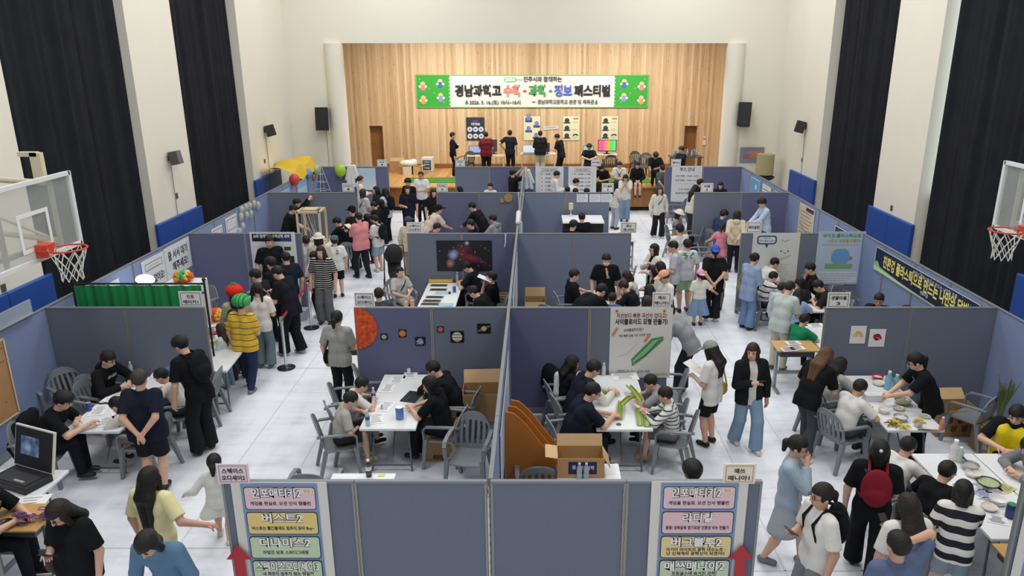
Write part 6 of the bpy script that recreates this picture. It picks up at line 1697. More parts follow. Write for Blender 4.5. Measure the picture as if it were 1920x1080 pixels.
# wooden frame apparatus
t = thing('thread_apparatus', 'white wooden cube frame strung with threads on the table', 'apparatus', (-5.75, 18.95, .735))
wm = mat('#cdbb98', .6); s = .28; H = .92; b = MB()
for sx in (-1, 1):
    for sy in (-1, 1): MB().box((sx * s, sy * s, H / 2), (.05, .05, H)).obj('upright', wm, t)
for z in (.03, H - .025):
    for sx in (-1, 1): b.box((sx * s, 0, z), (.05, 2 * s, .05)); b.box((0, sx * s, z), (2 * s, .05, .05))
b.box((0, 0, H + .01), (.34, .34, .03)); b.obj('rail', wm, t)
b = MB()
for k in range(9): b.tube([(rnd.uniform(-.25, .25), rnd.uniform(-.25, .25), H), (rnd.uniform(-.26, .26), rnd.uniform(-.26, .26), .05)], .005, 4)
b.obj('thread', mat('#d8d3c4', .8), t)
# bagged flowers on the outer panels
k = 0
for u, v, c in ((453, 393, '#d9d58a'), (461, 389, '#cfd08a'), (468, 386, '#d8cf86'), (476, 382, '#e0cf7a'), (484, 385, '#e0b9b0'), (452, 406, '#dcd79a'), (462, 403, '#d3d29a'), (470, 400, '#d9d094'), (455, 424, '#c3cdd0'), (449, 434, '#b5c4d2')):
    p = xp(u, v, XL_ + .05); t = thing('bagged_flower', 'cellophane bag with a pale paper flower, %s along the outer panels' % ORD[k], 'flower', p, 0, 'bagged flowers on the outer panels'); k += 1
    MB().ball((0, 0, 0), (.07, .09, .11), 8, 6).obj('cellophane_bag', mat('#c9cfd6', .2, alpha=.35), t); b = MB()
    for j in range(5): b.ball((.02 + .0 * j, .035 * cos(j * 1.26), .035 * sin(j * 1.26) + .02), (.03, .035, .03), 6, 5)
    b.obj('blossom', mat(c, .7), t)
# yellow tarp and balloons
a, c = xp(547, 333, OWL), xp(590, 312, OWL - .4)
b = MB(); b.grid(lambda i, j: (OWL - .95 + 1.05 * j, 23.0 + 2.3 * i, (1.98 + .06 * sin(i * 11 + j * 5) + .10 * sin(pi * j) + .03 * sin(i * 23) + .1 * i) if j < .99 else 1.72 + .04 * sin(i * 17)), 20, 8)
tag(b.obj('balloon_tarp', mat('#d9b72f', .4, bump=.5, bscale=6), smooth=True), 'crumpled yellow tarp draped over the outer panels under the box speaker', 'tarp')
for (u, v, Y, r, c, lab) in ((638, 320, YE - .2, .19, '#9bc23a', 'large yellow-green balloon on the panel beside the lab coat'), (592, 318, YE - .5, .15, '#a9b87a', 'silver green balloon in the corner under the tarp'), (578, 325, 24.3, .14, '#6f8fc4', 'pale blue balloon in the corner under the tarp'), (552, 337, 22.7, .16, '#c4483f', 'red balloon hanging on the outer panels'), (586, 332, 24.9, .10, '#a85a5a', 'small dark red balloon in the corner')):
    p = yp(u, v, Y); t = thing('balloon', lab, 'balloon', p, 0, 'balloons in the back corner booth'); MB().ball((0, 0, 0), (r, r, r * 1.15), 16, 10).obj('balloon_body', mat(c, .25), t, True); MB().lathe([(.005, -r * 1.15), (.025, -r * 1.15 - .04)], 8).obj('knot', mat(c, .4), t)
p = yp(620, 350, 25.2); t = thing('wire_tower', 'small clear wire tower model standing behind the panels', 'model', (p.x, 24.2, 0)); b = MB()
for k in range(4): b.tube([(.35 * cos(k * pi / 2), .35 * sin(k * pi / 2), 0.9), (.03 * cos(k * pi / 2), .03 * sin(k * pi / 2), 2.0)], .012, 5)
for z, r in ((1.0, .32), (1.25, .24), (1.5, .16), (1.75, .1)): b.tube([(r * cos(x), r * sin(x), z) for x in [k * pi / 2 for k in range(4)]], .01, 5, closed=True)
b.obj('wire_frame', mat('#aab4c4', .3, .3), t); MB().box((0, 0, .45), (.7, .7, .9)).obj('plinth', mat('#b9bec6', .6), t)
# hanging lab coats and cloths
def coat(u, vt, vb, Y, label, w=.42):
    p = yp(u, vt, Y - .06); q = yp(u, vb, Y - .06); h = p.z - q.z
    t = thing('hanging_coat', label, 'coat', (p.x, Y - .07, q.z)); f = Field((-.5, -.2, -.1), (.5, .2, h + .1), .018)
    I3 = ((1, 0, 0), (0, 1, 0), (0, 0, 1))
    for s in (-1, 1):
        f.cap((s * .08, 0, h - .1), (s * w * .36, 0, .05), .06, .075, .05, (((0, 0, .03), (0, 0, -1)),)); f.cap((s * .1, 0, h - .12), (s * w * .5, -.02, h * .35), .05, .045, .03)
    f.cap((0, 0, h - .1), (0, 0, .08), .05, .08, .05); r = f.mesh()
    np_obj('coat_body', r[0], r[1], mat('#d9d9d8', .8, bump=.6, bscale=8), t); MB().tube([(-.06, 0, h - .06), (0, 0, h), (.06, 0, h - .06)], .012).obj('hanger', mat('#77777a', .4), t)
coat(659, 306, 352, YE - .02, 'white lab coat hanging on the panel between balloon and beach picture')
coat(986, 314, 356, YE - .02, 'white lab coat hanging at the middle row beside the reaching student', .5)
tag(MB().tube([(yp(972, 358, YD - .05).x, YD - .06, 1.8), (yp(974, 380, YD).x, YD - .07, 1.4), (yp(978, 385, YD).x, YD - .07, 1.3), (yp(981, 360, YD).x, YD - .06, 1.78)], .025, 6).obj('hanging_cloth_strip', mat('#d0d2d6', .8), smooth=True), 'looped white cloth strip hanging over the two discs panel', 'cloth')
tag(MB().tube([(yp(948, 434, YC).x, YC - .04, 1.79), (yp(948, 446, YC).x, YC - .05, 1.62), (yp(946, 458, YC).x, YC - .04, 1.5)], .016, 6).obj('hanging_cloth_strip', mat('#d6d7da', .8), smooth=True), 'short white cloth strip hanging over the nebula panel', 'cloth')
f = Field((-.2, -1, -.8), (.2, 1, .2), .025)
f.cap((0, -.5, .02), (0, .5, .04), .05, .06, .03); f.cap((.05, 0, -.1), (.06, 0, -.5), .05, .04, .03); r = f.mesh(); o = np_obj('draped_cloth', r[0], r[1], mat('#cdced3', .85, bump=.8, bscale=9), None); o.location = (SPX, 17.0, 1.82); tag(o, 'white cloth bundle draped over the middle row near the aisle plate', 'cloth')
# stanchions
def post(u, v, label):
    p = gp(u, v, 0); t = thing('stanchion_post', label, 'post', p, 0, 'rope barrier posts'); ch = mat('#c9cacb', .18, .9)
    MB().lathe([(.16, 0), (.16, .015), (.05, .03), (.03, .05)], 24).obj('base', mat('#3c3d40', .25, .6), t, True); MB().lathe([(.026, .04), (.026, .93)], 14).obj('pole', ch, t, True); MB().lathe([(.036, .88), (.036, .98), (.03, .99)], 14).obj('belt_head', ch, t, True)
    return p
p1 = post(537, 690, 'chrome barrier post nearer the camera'); p2 = post(584, 615, 'chrome barrier post beside the pink hooded child')
d = (p2 - p1); n = Vector((-d.y, d.x, 0)).normalized() * .004; b = MB()
hexa(b, [p1 + n + Vector((0, 0, .905)), p1 - n + Vector((0, 0, .905)), p2 - n + Vector((0, 0, .905)), p2 + n + Vector((0, 0, .905)), p1 + n + Vector((0, 0, .965)), p1 - n + Vector((0, 0, .965)), p2 - n + Vector((0, 0, .965)), p2 + n + Vector((0, 0, .965))])
tag(b.obj('barrier_belt', mat('#b5213f', .6)), 'red belt stretched between the two chrome posts', 'belt')
tag(MB().box((0, 0, .1), (.30, .25, .2), bev=.01).box((0, 0, .205), (.31, .26, .02)).obj('storage_box', mat('#b9bcc2', .4), loc=gp(575, 600, 0) + Vector((-.15, .1, 0))), 'low grey storage box behind the barrier post', 'box')
# stroller
p = gp(742, 545, 0); t = thing('baby_stroller', 'black baby stroller parked at the nebula panel end', 'stroller', p, radians(10)); bk = mat('#15161a', .8)
f = Field((-.4, -.5, .3), (.4, .5, 1.2), .02); I3 = ((1, 0, 0), (0, 1, 0), (0, 0, 1)); f.ell((0, .10, .86), (.22, .30, .27), I3, .02, (((0, 0, .74), (0, 0, -1)),)); f.cap((0, .18, .78), (0, .02, .46), .17, .15, .04); f.cap((0, .02, .45), (0, -.3, .42), .14, .12, .04); r = f.mesh(); np_obj('hood_and_seat', r[0], r[1], bk, t)
MB().tube([(-.25, -.35, .1), (-.24, .2, .6), (-.23, .42, 1.02), (.23, .42, 1.02), (.24, .2, .6), (.25, -.35, .1)], .016).tube([(-.25, .38, .1), (-.24, -.1, .55)], .014).tube([(.25, .38, .1), (.24, -.1, .55)], .014).obj('frame', mat('#2a2b2f', .4, .4), t)
for x in (-.27, .27):
    for y in (-.36, .38): MB().tube([(x, y + .085 * cos(a_), .095 + .085 * sin(a_)) for a_ in [k * pi / 8 for k in range(16)]], .018, 6, closed=True).lathe([(.03, -.015), (.03, .015)], 10, (x, y, .095), axis='x').obj('wheel', mat('#222326', .7), t)
# stage electronics
zt = .9 + .727
laptop(Vector((gp(889, 291, zt).x, 30.2, zt)), 0, 'small laptop with a blue white picture before the dark poster', '#7f8fb4', '#2b2d33', 105, .5, .3, .35)
t = thing('monitor', 'dark monitor turned sideways behind the maroon shirt', 'monitor', (yp(926, 291, 30.2).x, 30.25, zt), radians(25)); MB().box((0, 0, .33), (.28, .03, .48), bev=.006).obj('screen_panel', mat('#4a4d52', .4), t); MB().box((0, 0, .05), (.06, .05, .1)).box((0, 0, .008), (.2, .16, .016)).obj('stand', mat('#2a2b2d', .5), t)
laptop(Vector((gp(992, 287, zt).x, 30.25, zt)), 0, 'silver laptop with a light screen on the white stage table', '#b9c9d6', '#9aa0a6', 105, .5, .32, .35)
t = thing('monitor', 'small dark monitor behind the grey trousers', 'monitor', (yp(1026, 285, 30.3).x, 30.35, zt)); MB().box((0, 0, .25), (.2, .03, .36), bev=.006).obj('screen_panel', mat('#3a3c42', .4), t); MB().box((0, 0, .04), (.05, .05, .08)).box((0, 0, .008), (.16, .14, .016)).obj('stand', mat('#2a2b2d', .5), t)
laptop(Vector((gp(1103, 287, zt).x, 30.2, zt)), 5, 'dark laptop with a teal screen before the seated stage student', '#8fb0b5', '#2b2d33', 105, .42, .3, .3)
def rainbow():
    m = bpy.data.materials.new('rainbow_screen'); m.use_nodes = True; nt = m.node_tree; b = nt.nodes['Principled BSDF']; tc = nt.nodes.new('ShaderNodeTexCoord'); sp = nt.nodes.new('ShaderNodeSeparateXYZ'); nt.links.new(tc.outputs['Object'], sp.inputs[0])
    mr = nt.nodes.new('ShaderNodeMapRange'); mr.inputs[1].default_value = -.36; mr.inputs[2].default_value = .36; nt.links.new(sp.outputs[0], mr.inputs[0]); r = nt.nodes.new('ShaderNodeValToRGB'); e = r.color_ramp.elements
    for p_, c_ in ((0.25, '#c04fa0'), (.5, '#e08a4a'), (.7, '#58c048')): x = e.new(p_); x.color = hexc(c_)
    e[0].color = hexc('#e2574a'); e[-1].color = hexc('#58d09a'); nt.links.new(mr.outputs[0], r.inputs[0]); nt.links.new(r.outputs[0], b.inputs['Base Color']); nt.links.new(r.outputs[0], b.inputs['Emission Color']); b.inputs['Emission Strength'].default_value = .55; return m
t = thing('monitor', 'wide monitor showing rainbow colours on the stage table', 'monitor', (yp(1138, 282, 30.3).x, 30.3, zt)); MB().box((0, 0, .33), (.74, .03, .46), bev=.008).obj('screen_panel', mat('#222326', .4), t); MB().box((0, -.018, .335), (.69, .004, .41)).obj('screen', rainbow(), t); MB().box((0, 0, .05), (.08, .05, .1)).box((0, 0, .008), (.26, .2, .016)).obj('stand', mat('#2a2b2d', .5), t)
p = yp(1285, 302, 29.6); t = thing('drinks_table', 'dark stage table crowded with drink bottles', 'table', (p.x, 29.6, .9)); MB().box((0, 0, .71), (1.3, .6, .03)).obj('tabletop', mat('#4a4d52', .4), t)
for sx in (-1, 1): MB().box((sx * .55, 0, .35), (.05, .5, .7)).obj('leg', mat('#5a5d62', .4, .3), t)
for k in range(9):
    t = thing('drink_bottle', 'clear drink bottle on the dark stage table', 'bottle', (p.x - .5 + .12 * k, 29.5 + .15 * (k % 3), 1.63), 0, 'drink bottles on the stage table'); MB().lathe([(.035, 0), (.04, .01), (.04, .15), (.018, .2), (.018, .23)], 10).obj('bottle_body', mat(('#8fa3b8', '#6b7a9a', '#9ab5ae')[k % 3], .2), t, True); MB().lathe([(.02, .22), (.02, .25)], 8).obj('bottle_cap', mat('#d9dde2', .4), t)
# trophy stand on the far side, red bin, cap bag, plant, folded umbrella
p = yp(1437, 318, 25.9); t = thing('paper_lantern', 'olive column lantern on a black pedestal by the back wall', 'lantern', (p.x, 26.1, 0)); MB().lathe([(.3, 1.45), (.3, 2.15)], 20).obj('lantern_body', mat('#a89f76', .7), t, True); MB().lathe([(.34, 0), (.34, .06), (.08, .1), (.08, 1.2), (.3, 1.3), (.36, 1.38), (.2, 1.45)], 16).obj('pedestal', mat('#1b1b1c', .6), t, True)
p = gp(1183, 392, 0); t = thing('waste_bin', 'small dark red bin with a white bag at the foot of the stage', 'bin', (p.x, p.y, 0)); MB().lathe([(.15, 0), (.19, .35)], 16).obj('bin_body', mat('#8c2a34', .5), t, True); MB().lathe([(.19, .33), (.18, .45), (.05, .5)], 14).obj('bin_bag', mat('#dcdad6', .4), t, True)
b = MB()
for k in range(26): 
    a_ = rnd.uniform(-.5, .5); b.tube([(0, 0, 0), (.1 * a_, .03 * k / 26, .3), (.3 * a_, .1 * rnd.uniform(-1, 1), .55 + .2 * rnd.random())], [.012, .02, .004], 5)
tag(b.obj('leafy_bundle', mat('#5f6b42', .7, noise=.3, nscale=10), loc=(6.55, 9.6, .42)), 'bundle of green leaves leaning behind the empty armchair', 'plant')
tag(MB().box((0, 0, .2), (.5, .4, .42), bev=.01).box((0, 0, .415), (.44, .34, .01)).obj('leaf_crate', mat('#8b6f4c', .7), loc=(6.55, 9.6, 0)), 'brown crate under the green leaf bundle', 'crate')
p = gp(655, 650, .77); tag(MB().box((0, 0, .01), (.24, .3, .02)).obj('folder', mat('#2c2d33', .5), loc=(gp(652, 648, .765).x, gp(652, 648, .765).y, .763)), 'black folder on the small wooden desk by the red sun', 'folder')
b = MB()
for k in range(7): b.lathe([(.02, 0), (.03, .05), (.012, .12), (.02, .15)], 8, (rnd.uniform(-.18, .18), rnd.uniform(-.12, .12), 0))
for k in range(7):
    x, y_ = rnd.uniform(-.18, .18), rnd.uniform(-.12, .12)
    tag(MB().lathe([(.025, 0), (.035, .06), (.015, .13), (.024, .17)], 8).obj('craft_figure', mat(('#c9a67a', '#d8c9a8', '#b58a6a')[k % 3], .6), loc=(2.35 + x, 19.3 + y_, .78)), 'small pale craft figure on the desk at the panel end', 'figure', 'craft figures on the small desk')
p = gp(490, 628, .0)
p = yp(30, 600, 9.6); t = thing('acrylic_stand', 'clear acrylic leaflet stand on the outer panels near the hoop', 'stand', (OWL + .03, xp(22, 600, OWL).y, 1.83)); MB().box((0, 0, .1), (.02, .8, .2)).obj('clear_panel', mat('#c9d3dc', .2, alpha=.45), t); MB().box((0, 0, -.01), (.06, .8, .02)).obj('stand_base', mat('#9aa3ad', .4), t)
# ------------------------------------------------------------------ people, their chairs
BK = 't #17181b'; NV = 't #1d2231'; WT = 't #dcdad6'
def sitter(label, u, v, ch=None, **k):
    k.setdefault('pose', 'sit')
    r = person(label, u, v, **k)
    if ch:
        chair(r.location.x, r.location.y, k.get('face', 0), 'grey plastic armchair under ' + ch)
    return r
# --- student worksheet table, near the camera
sitter('person in a black tee writing at the worksheet table, beside the blue can', 118, 752, 'the black tee sitter beside the blue can', h=1.74, face=-80, lean=28, hp=12, arms=('table', 'reach'), top=BK, w=1.15, hair='fluffy #17130f')
sitter('person in a black lettered hoodie and glasses seated at the worksheet table', 203, 674, 'the black hoodie sitter', h=1.74, face=-100, lean=14, hp=14, arms=('table', 'table'), top='h #17181b', extra=('glasses', 'print GSHS #c9c9c9 front .075'))
sitter('child with dark hair bent over worksheets beside the standing navy tee', 220, 760, 'the child bent over worksheets', h=1.42, face=80, lean=34, hp=22, arms=('table', 'table'), top='t #c9c6bd', bottom='short #8f8c84 .9')
person('person in a navy tee and dark shorts with hands held behind the back', 262, 711, h=1.72, face=5, arms=('back', 'back'), top=NV, bottom='short #1e2027 .95', w=1.22, hair='crop #3b352f')
sitter('child in a white plaid shirt seated by the panel end of the worksheet table', 303, 706, 'the white plaid child', h=1.42, face=95, lean=20, hp=20, arms=('table', 'table'), top='t #d9d6ce', bottom='long #3a3c42')
person('tall person in black wearing a black backpack and leaning over the worksheet table', 340, 648, h=1.80, face=62, lean=16, hp=20, arms=('side', 'fwd'), top=BK, bottom='wide #1d1e22', hair='fluffy #0f0d0c', extra=('backpack #191a1d black backpack on the tall leaning person in black', 'book #3a5a8c blue booklet held by the tall person in black'))
# --- bottom of the picture
person('person in a black tee and glasses looking down at a phone near bracelets', 110, 962, h=1.64, face=165, hp=32, arms=('side', 'phone'), top=BK, bottom='long #9a8a74', w=1.15, hair='long #1d1512 .12', extra=('glasses', 'phone #26272b dark phone held by the person in a black tee', 'satchel #5c4a48 dark brown and blue handbag on the phone reader'))
person('person in a pale yellow tee with long black hair holding a child by the hand', 281, 897, h=1.62, face=-12, arms=('side', 'out'), top='t #ded6a4', bottom='long #c9c6b4', hair='long #100d0c .42', skin=1, step=.12)
person('small child in a white dress walking hand in hand beside the yellow tee', 402, 868, h=1.16, face=12, arms=('out', 'side'), top='l #dcdcda', bottom='skirt #d9d8d4 .38', hair='pony #14110f .12', shoes='#c9c9cc', step=.10)
person('person in a blue shirt with bowed head at the bottom edge of the picture', 276, 1020, h=1.66, face=176, lean=22, hp=30, arms=('side', 'side'), top='l #5f7f9c', bottom='long #2d3038', hair='bob #1a1512', skin=1)
sitter('person in a lettered black tee at the laptop case, cut by the picture edge', -22, 912, None, h=1.72, face=-85, lean=12, hp=15, arms=('reach', 'table'), top=BK, extra=('print GSHS #d5d5d5 front .08',))
# --- aisle by the planets
person('person in a grey vest with a low ponytail and a black shoulder bag', 632, 597, h=1.66, face=-10, arms=('side', 'fwd'), top='t #9c9c98', bottom='long #1c1d20', hair='pony #131110 .10', extra=('sidebag #1b1c1f black shoulder bag on the grey vest wearer',))
# --- laptop table
sitter('child in a white tee with lanyard at the laptop table, farther from the camera', 678, 722, 'the child in a white tee with lanyard', h=1.40, face=-62, lean=16, hp=22, arms=('table', 'table'), top='t #d4d2cd', bottom='short #55575c .9', extra=('lanyard #222222',))
sitter('child in a grey tee and patterned shorts at the laptop table, nearer the camera', 657, 750, 'the child in a grey tee and patterned shorts', h=1.40, face=-70, lean=14, hp=22, arms=('table', 'lap'), top='t #aeaca4', bottom='short #33302f .9', extra=('lanyard #222222',), shoes='#b9a67c')
sitter('student in a black varsity jacket bent over the laptop table', 813, 693, 'the varsity jacket student', h=1.74, face=80, lean=26, hp=24, arms=('table', 'table'), top='j #17181b')
sitter('person in a black polo with long hair explaining beside a laptop', 806, 722, 'the black polo explainer', h=1.66, face=78, lean=12, hp=15, arms=('reach', 'table'), top='t #16171a', hair='bob #100d0c')
# --- track table
sitter('person in a black cardigan with long hair at the far end of the track table', 1073, 682, 'the black cardigan sitter', h=1.50, face=-75, lean=4, hp=14, arms=('table', 'table'), top='l #191a1d', hair='long #120f0e .25')
sitter('student in a varsity jacket with white sleeves at the track table', 1113, 692, 'the white sleeved student', h=1.80, face=-72, lean=20, hp=20, arms=('reach', 'reach'), top='l #d9d8d4', extra=('vest #1b1f2b',))
sitter('person in a navy polo and glasses holding a green strip', 1111, 735, 'the navy polo sitter with glasses', h=1.76, face=-75, lean=22, hp=14, arms=('reach', 'reach'), top='t #1b1f2c', w=1.1, extra=('glasses',))
sitter('child in a grey tee holding a green strip at the track table', 1220, 717, None, h=1.40, face=80, lean=18, hp=18, arms=('reach', 'table'), top='t #8e9295', bottom='long #3c4048')
sitter('child in a black and white striped long shirt at the track table', 1247, 741, 'the striped shirt child', h=1.44, face=75, lean=10, hp=10, arms=('table', 'reach'), top='l #d6d6d3 stripe #3d4048 .055 .72', bottom='short #6f6a70 .95', shoes='#b58f7c')
sitter('person with black hair seen from behind the front panels at the track booth', 1298, 886, None, h=1.74, face=10, lean=6, arms=('lap', 'lap'), top=BK, hair='fluffy #121010')
person('person in a grey cardigan and dark trousers bending beside the curve poster', 1262, 618, at=(2.42, 11.55, 0), h=1.70, face=62, lean=38, hp=5, arms=('fwd', 'fwd'), top='l #8f9296', bottom='wide #23252c', hair='short #14110f')
# --- aisle in front
person('person in a grey cap and white tee holding a sheet, black boots', 1333, 657, h=1.62, face=48, hp=24, arms=('fwd', 'phone'), top=WT, bottom='short #1c1d20 .9', hair='long #1b1310 .22', shoes='#15161a', extra=('cap #8f938c', 'paper #dcd9d2 white printed sheet held by the person in a grey cap', 'satchel #b9a53f small yellow shoulder bag of the person in a grey cap'), inner=None, hem=.10)
person('person in an open black jacket and wide blue jeans holding a phone', 1411, 660, h=1.66, face=-172, hy=-35, arms=('side', 'phone'), inner='t #dcdad4', top='j #1d1e21', bottom='wide #7f98b0', hair='long #2a1b15 .08', shoes='#c9c5bd', step=.16, extra=('phone #3a2d2a dark phone held by the black jacket wearer',))
# --- bowl table
person('person with long brown hair and dark jeans bending at the bowl table', 1549, 668, h=1.68, face=-55, lean=26, hp=18, arms=('side', 'fwd'), top=BK, bottom='wide #43464d', hair='long #5a3a26 .22', step=.16)
sitter('person in a grey tee with black hair seated at the bowl table', 1575, 685, 'the grey tee sitter at the bowl table', h=1.52, face=-65, lean=14, hp=22, arms=('table', 'table'), top='t #a9aba6', bottom='long #777b80', hair='long #131110 .10')
sitter('person in a white tee and gloves mixing at the bowl table', 1612, 728, 'the white tee mixer', h=1.56, face=-66, lean=16, hp=20, arms=('table', 'table'), top=WT, bottom='long #4b4e55', hair='crop #1b1613', skin=1)
person('person in a black tee, glasses and gloves serving behind the bowl table', 1716, 678, h=1.66, face=80, lean=24, hp=14, arms=('reach', 'reach'), top=BK, bottom='long #1a1b1f', hair='pony #14110f .14', extra=('glasses', 'print GA #d5d5d5 front .09'))
sitter('person in a bright yellow apron over a black tee', 1906, 778, 'the yellow apron sitter', h=1.72, face=138, lean=14, hp=12, arms=('table', 'table'), top='t #1b1c1f', extra=('apron #f0d516',), w=1.1)
sitter('person in a grey hooded jacket at the wrapper table, cut by the picture edge', 1932, 838, None, h=1.68, face=95, lean=20, hp=22, arms=('table', 'table'), top='h #7c7f84', hair='bob #15120f')
# --- front corner
person('person in a light blue shirt over a grey dress, hand at the mouth', 1497, 838, h=1.64, face=-120, hp=10, arms=('side', 'face'), inner='t #bfc1c0', top='j #a3b4c4', bottom='skirt #9aa2aa .42', hair='pony #15120f .10', shoes='#7a7d84', step=.18, extra=('glasses',))
person('person in a white tee and black backpack turned to the blue shirt', 1540, 930, h=1.66, face=100, arms=('side', 'phone'), top='t #dfddd8', bottom='short #7e8084 1.0', hair='pony #1a1512 .06', extra=('glasses', 'backpack #1b1c20 black backpack on the white tee beside the blue shirt', 'phone #4a3030 dark red phone held by the white tee and backpack wearer'), skin=1)
person('person all in black with a blue strap and a hair clip, seen from behind', 1650, 846, h=1.68, face=-22, arms=('side', 'fwd'), top=BK, bottom='wide #17181b', hair='bob #100e0d', extra=('strap #3a5688 1', 'pin #d9d9dc', 'backpack #7b1f2c dark red backpack on the person all in black'), step=.18)
sitter('person in a white tee, glasses and gloves at the saucepan table', 1702, 838, 'the white tee and gloves sitter at the saucepan table', h=1.54, face=-62, lean=16, hp=18, arms=('table', 'table'), top=WT, bottom='long #4a4d55', hair='crop #151210', extra=('glasses',))
sitter('person in a black sweatshirt and glasses reaching over the saucepan table', 1775, 885, 'the black sweatshirt sitter', h=1.60, face=-58, lean=22, hp=14, arms=('table', 'reach'), top='l #17181b', hair='crop #151210', extra=('glasses',), bottom='long #22242a')
person('child in a black and white wide striped tee at the wrapper table', 1806, 922, h=1.46, face=-25, lean=8, hp=12, arms=('side', 'reach'), top='t #dedcd4 stripe #20222b .145 .5', bottom='short #8d9aa8 1.0', hair='bob #131110', hem=.10)
person('person in a white top with long dark hair and a black strap, seen from behind', 1702, 950, h=1.64, face=8, hp=10, arms=('side', 'phone'), top='t #d9d7d0', bottom='long #2a2c32', hair='long #231815 .25', extra=('strap #3b2d28 -1', 'phone #222226 black phone held up by the white top with dark hair'))
person('person in a dusty blue polo with a hand on the head at the bottom edge', 1683, 1022, h=1.70, face=10, arms=('side', 'head'), top='t #5a6785', bottom='long #3a3d45', hair='crop #15120f', w=1.15, skin=1)
# --- crowd at the wig booth
person('person wearing a red tomato hat in the wig booth crowd', 440, 552, h=1.58, face=30, arms=('fwd', 'fwd'), top='t #a7a98e', bottom='long #3c3e44', hair='long #14110f .2', extra=('fruit #d3322a',))
person('person wearing a watermelon hat and a yellow striped polo', 453, 572, h=1.68, face=-12, hp=6, arms=('side', 'fwd'), top='t #d9b23c stripe #5a4a30 .105 .88', bottom='long #2b3350', hair='short #1a1613', extra=('fruit #46a75e #1f6b3c',), w=1.1, shoes='#7a7a78', step=.14)
person('child in a lavender shirt with long black hair beside the watermelon hat', 436, 592, h=1.30, face=40, arms=('fwd', 'fwd'), top='l #b3adc0', bottom='long #3a3d4a', hair='long #121010 .2')
person('small child in a white tee and jeans with brown hair at the prop table', 415, 618, h=1.16, face=75, hp=10, arms=('fwd', 'fwd'), top='t #d9dcdb', bottom='long #8aa0b5', hair='long #4a2a1e .2', shoes='#b9a9a0')
person('person in a white lace tee with two dark tails and wide faded jeans', 484, 543, h=1.62, face=-6, arms=('side', 'fwd'), top='t #ddd6d4', bottom='wide #6f8084', hair='tails #14110f', shoes='#6f6a60')
person('student in a navy tee with a white strap bag facing the wig table', 480, 518, h=1.60, face=70, lean=10, hp=18, arms=('fwd', 'phone'), top='t #20242f', bottom='long #1b1c20', hair='fluffy #131110', extra=('strap #c9cad0 1',))
person('student in a black polo bent over a phone in the wig crowd', 520, 512, h=1.82, face=72, lean=14, hp=26, arms=('fwd', 'phone'), top='t #1b1d24', bottom='wide #1a1b20', hair='short #131110', shoes='#a9a9a6', step=.12)
person('student in a dark tee half hidden between two dark tees', 508, 495, h=1.72, face=60, hp=18, arms=('fwd', 'fwd'), top='t #1a1c22', bottom='long #191a1e', hair='fluffy #0f0e0d')
person('tall student in a plain navy tee seen from behind at the project poster', 536, 484, h=1.76, face=35, hp=10, arms=('side', 'side'), top='t #1e2433', bottom='long #1a1b20', hair='short #14110f')
person('tutor in a black polo standing before the white project poster', 505, 453, h=1.82, face=-150, hp=6, arms=('side', 'side'), top='t #191a1f', bottom='long #1a1b20', hair='short #14110f')
person('child in a pink hooded sweatshirt and face mask by the barrier post', 589, 482, h=1.52, face=150, hp=20, arms=('fwd', 'face'), top='h #dcc3c6', bottom='long #1d1e22', hair='bob #14110f', extra=('mask #e2d9d6',), shoes='#c9c4bb')
person('person with long brown hair in a striped black top, facing the camera', 601, 473, h=1.64, face=175, arms=('side', 'side'), top='t #1c1d20 stripe #c9c6be .045 .7', bottom='wide #5e6064', hair='long #2a1712 .15')
person('child in a white tee, green cap and black shorts seen from behind', 627, 452, h=1.48, face=25, arms=('side', 'side'), top='t #d9dad8', bottom='short #17181b .95', hair='short #15120f', extra=('cap #4f6a68', 'print 소소 #3a3a40 back .07 1.57'), shoes='#1c1d20')
person('person in a white tee half hidden behind the striped top', 574, 452, h=1.58, face=20, arms=('fwd', 'fwd'), top='t #dcdedf', bottom='long #3d4048', hair='short #14110f')
person('person in a cream bucket hat and cardigan at the wooden frame', 597, 448, h=1.60, face=12, arms=('fwd', 'fwd'), top='l #c9c2b4', bottom='long #3d4048', hair='bob #1b1512', extra=('bucket #d6cbb8',))
# --- wooden frame booth
person('student in a black polo leaning at the wooden frame, nearer the camera', 550, 393, h=1.72, face=-65, lean=18, hp=20, arms=('reach', 'reach'), top='t #191a1f', bottom='long #1a1b20', hair='short #131110')
person('student in black reaching up to the top of the wooden frame', 557, 381, h=1.72, face=-72, lean=8, hp=10, arms=('up', 'up'), top='l #191a1f', bottom='long #1a1b20', hair='short #131110')
sitter('person in a black tee seated at the wooden frame table', 633, 417, None, h=1.60, face=70, lean=12, hp=26, arms=('table', 'table'), top=BK, bottom='long #2a2b30', hair='fluffy #131110', seat=.48)
person('person in a pink polo with crossed arms watching the wooden frame', 672, 408, h=1.74, face=48, hp=8, arms=('cross', 'cross'), top='t #d68a90', bottom='long #232429', hair='short #15120f', shoes='#1f2024', step=.12, extra=('book #d9d6b9 pale booklet held by the pink polo',), w=1.1)
person('person in a black cap beside the pink polo', 660, 396, h=1.70, face=55, hp=10, arms=('fwd', 'fwd'), top='t #1d1e22', bottom='long #2a2b30', hair='short #15120f', extra=('cap #17181b',))
person('child in a white tee, jean shorts and black backpack', 703, 412, h=1.52, face=60, hp=18, arms=('fwd', 'phone'), top='t #d9d8d6', bottom='short #8fa3b2 1.0', hair='short #191512', extra=('backpack #1d1e22 black backpack on the jean shorts child',), shoes='#d0c9c4')
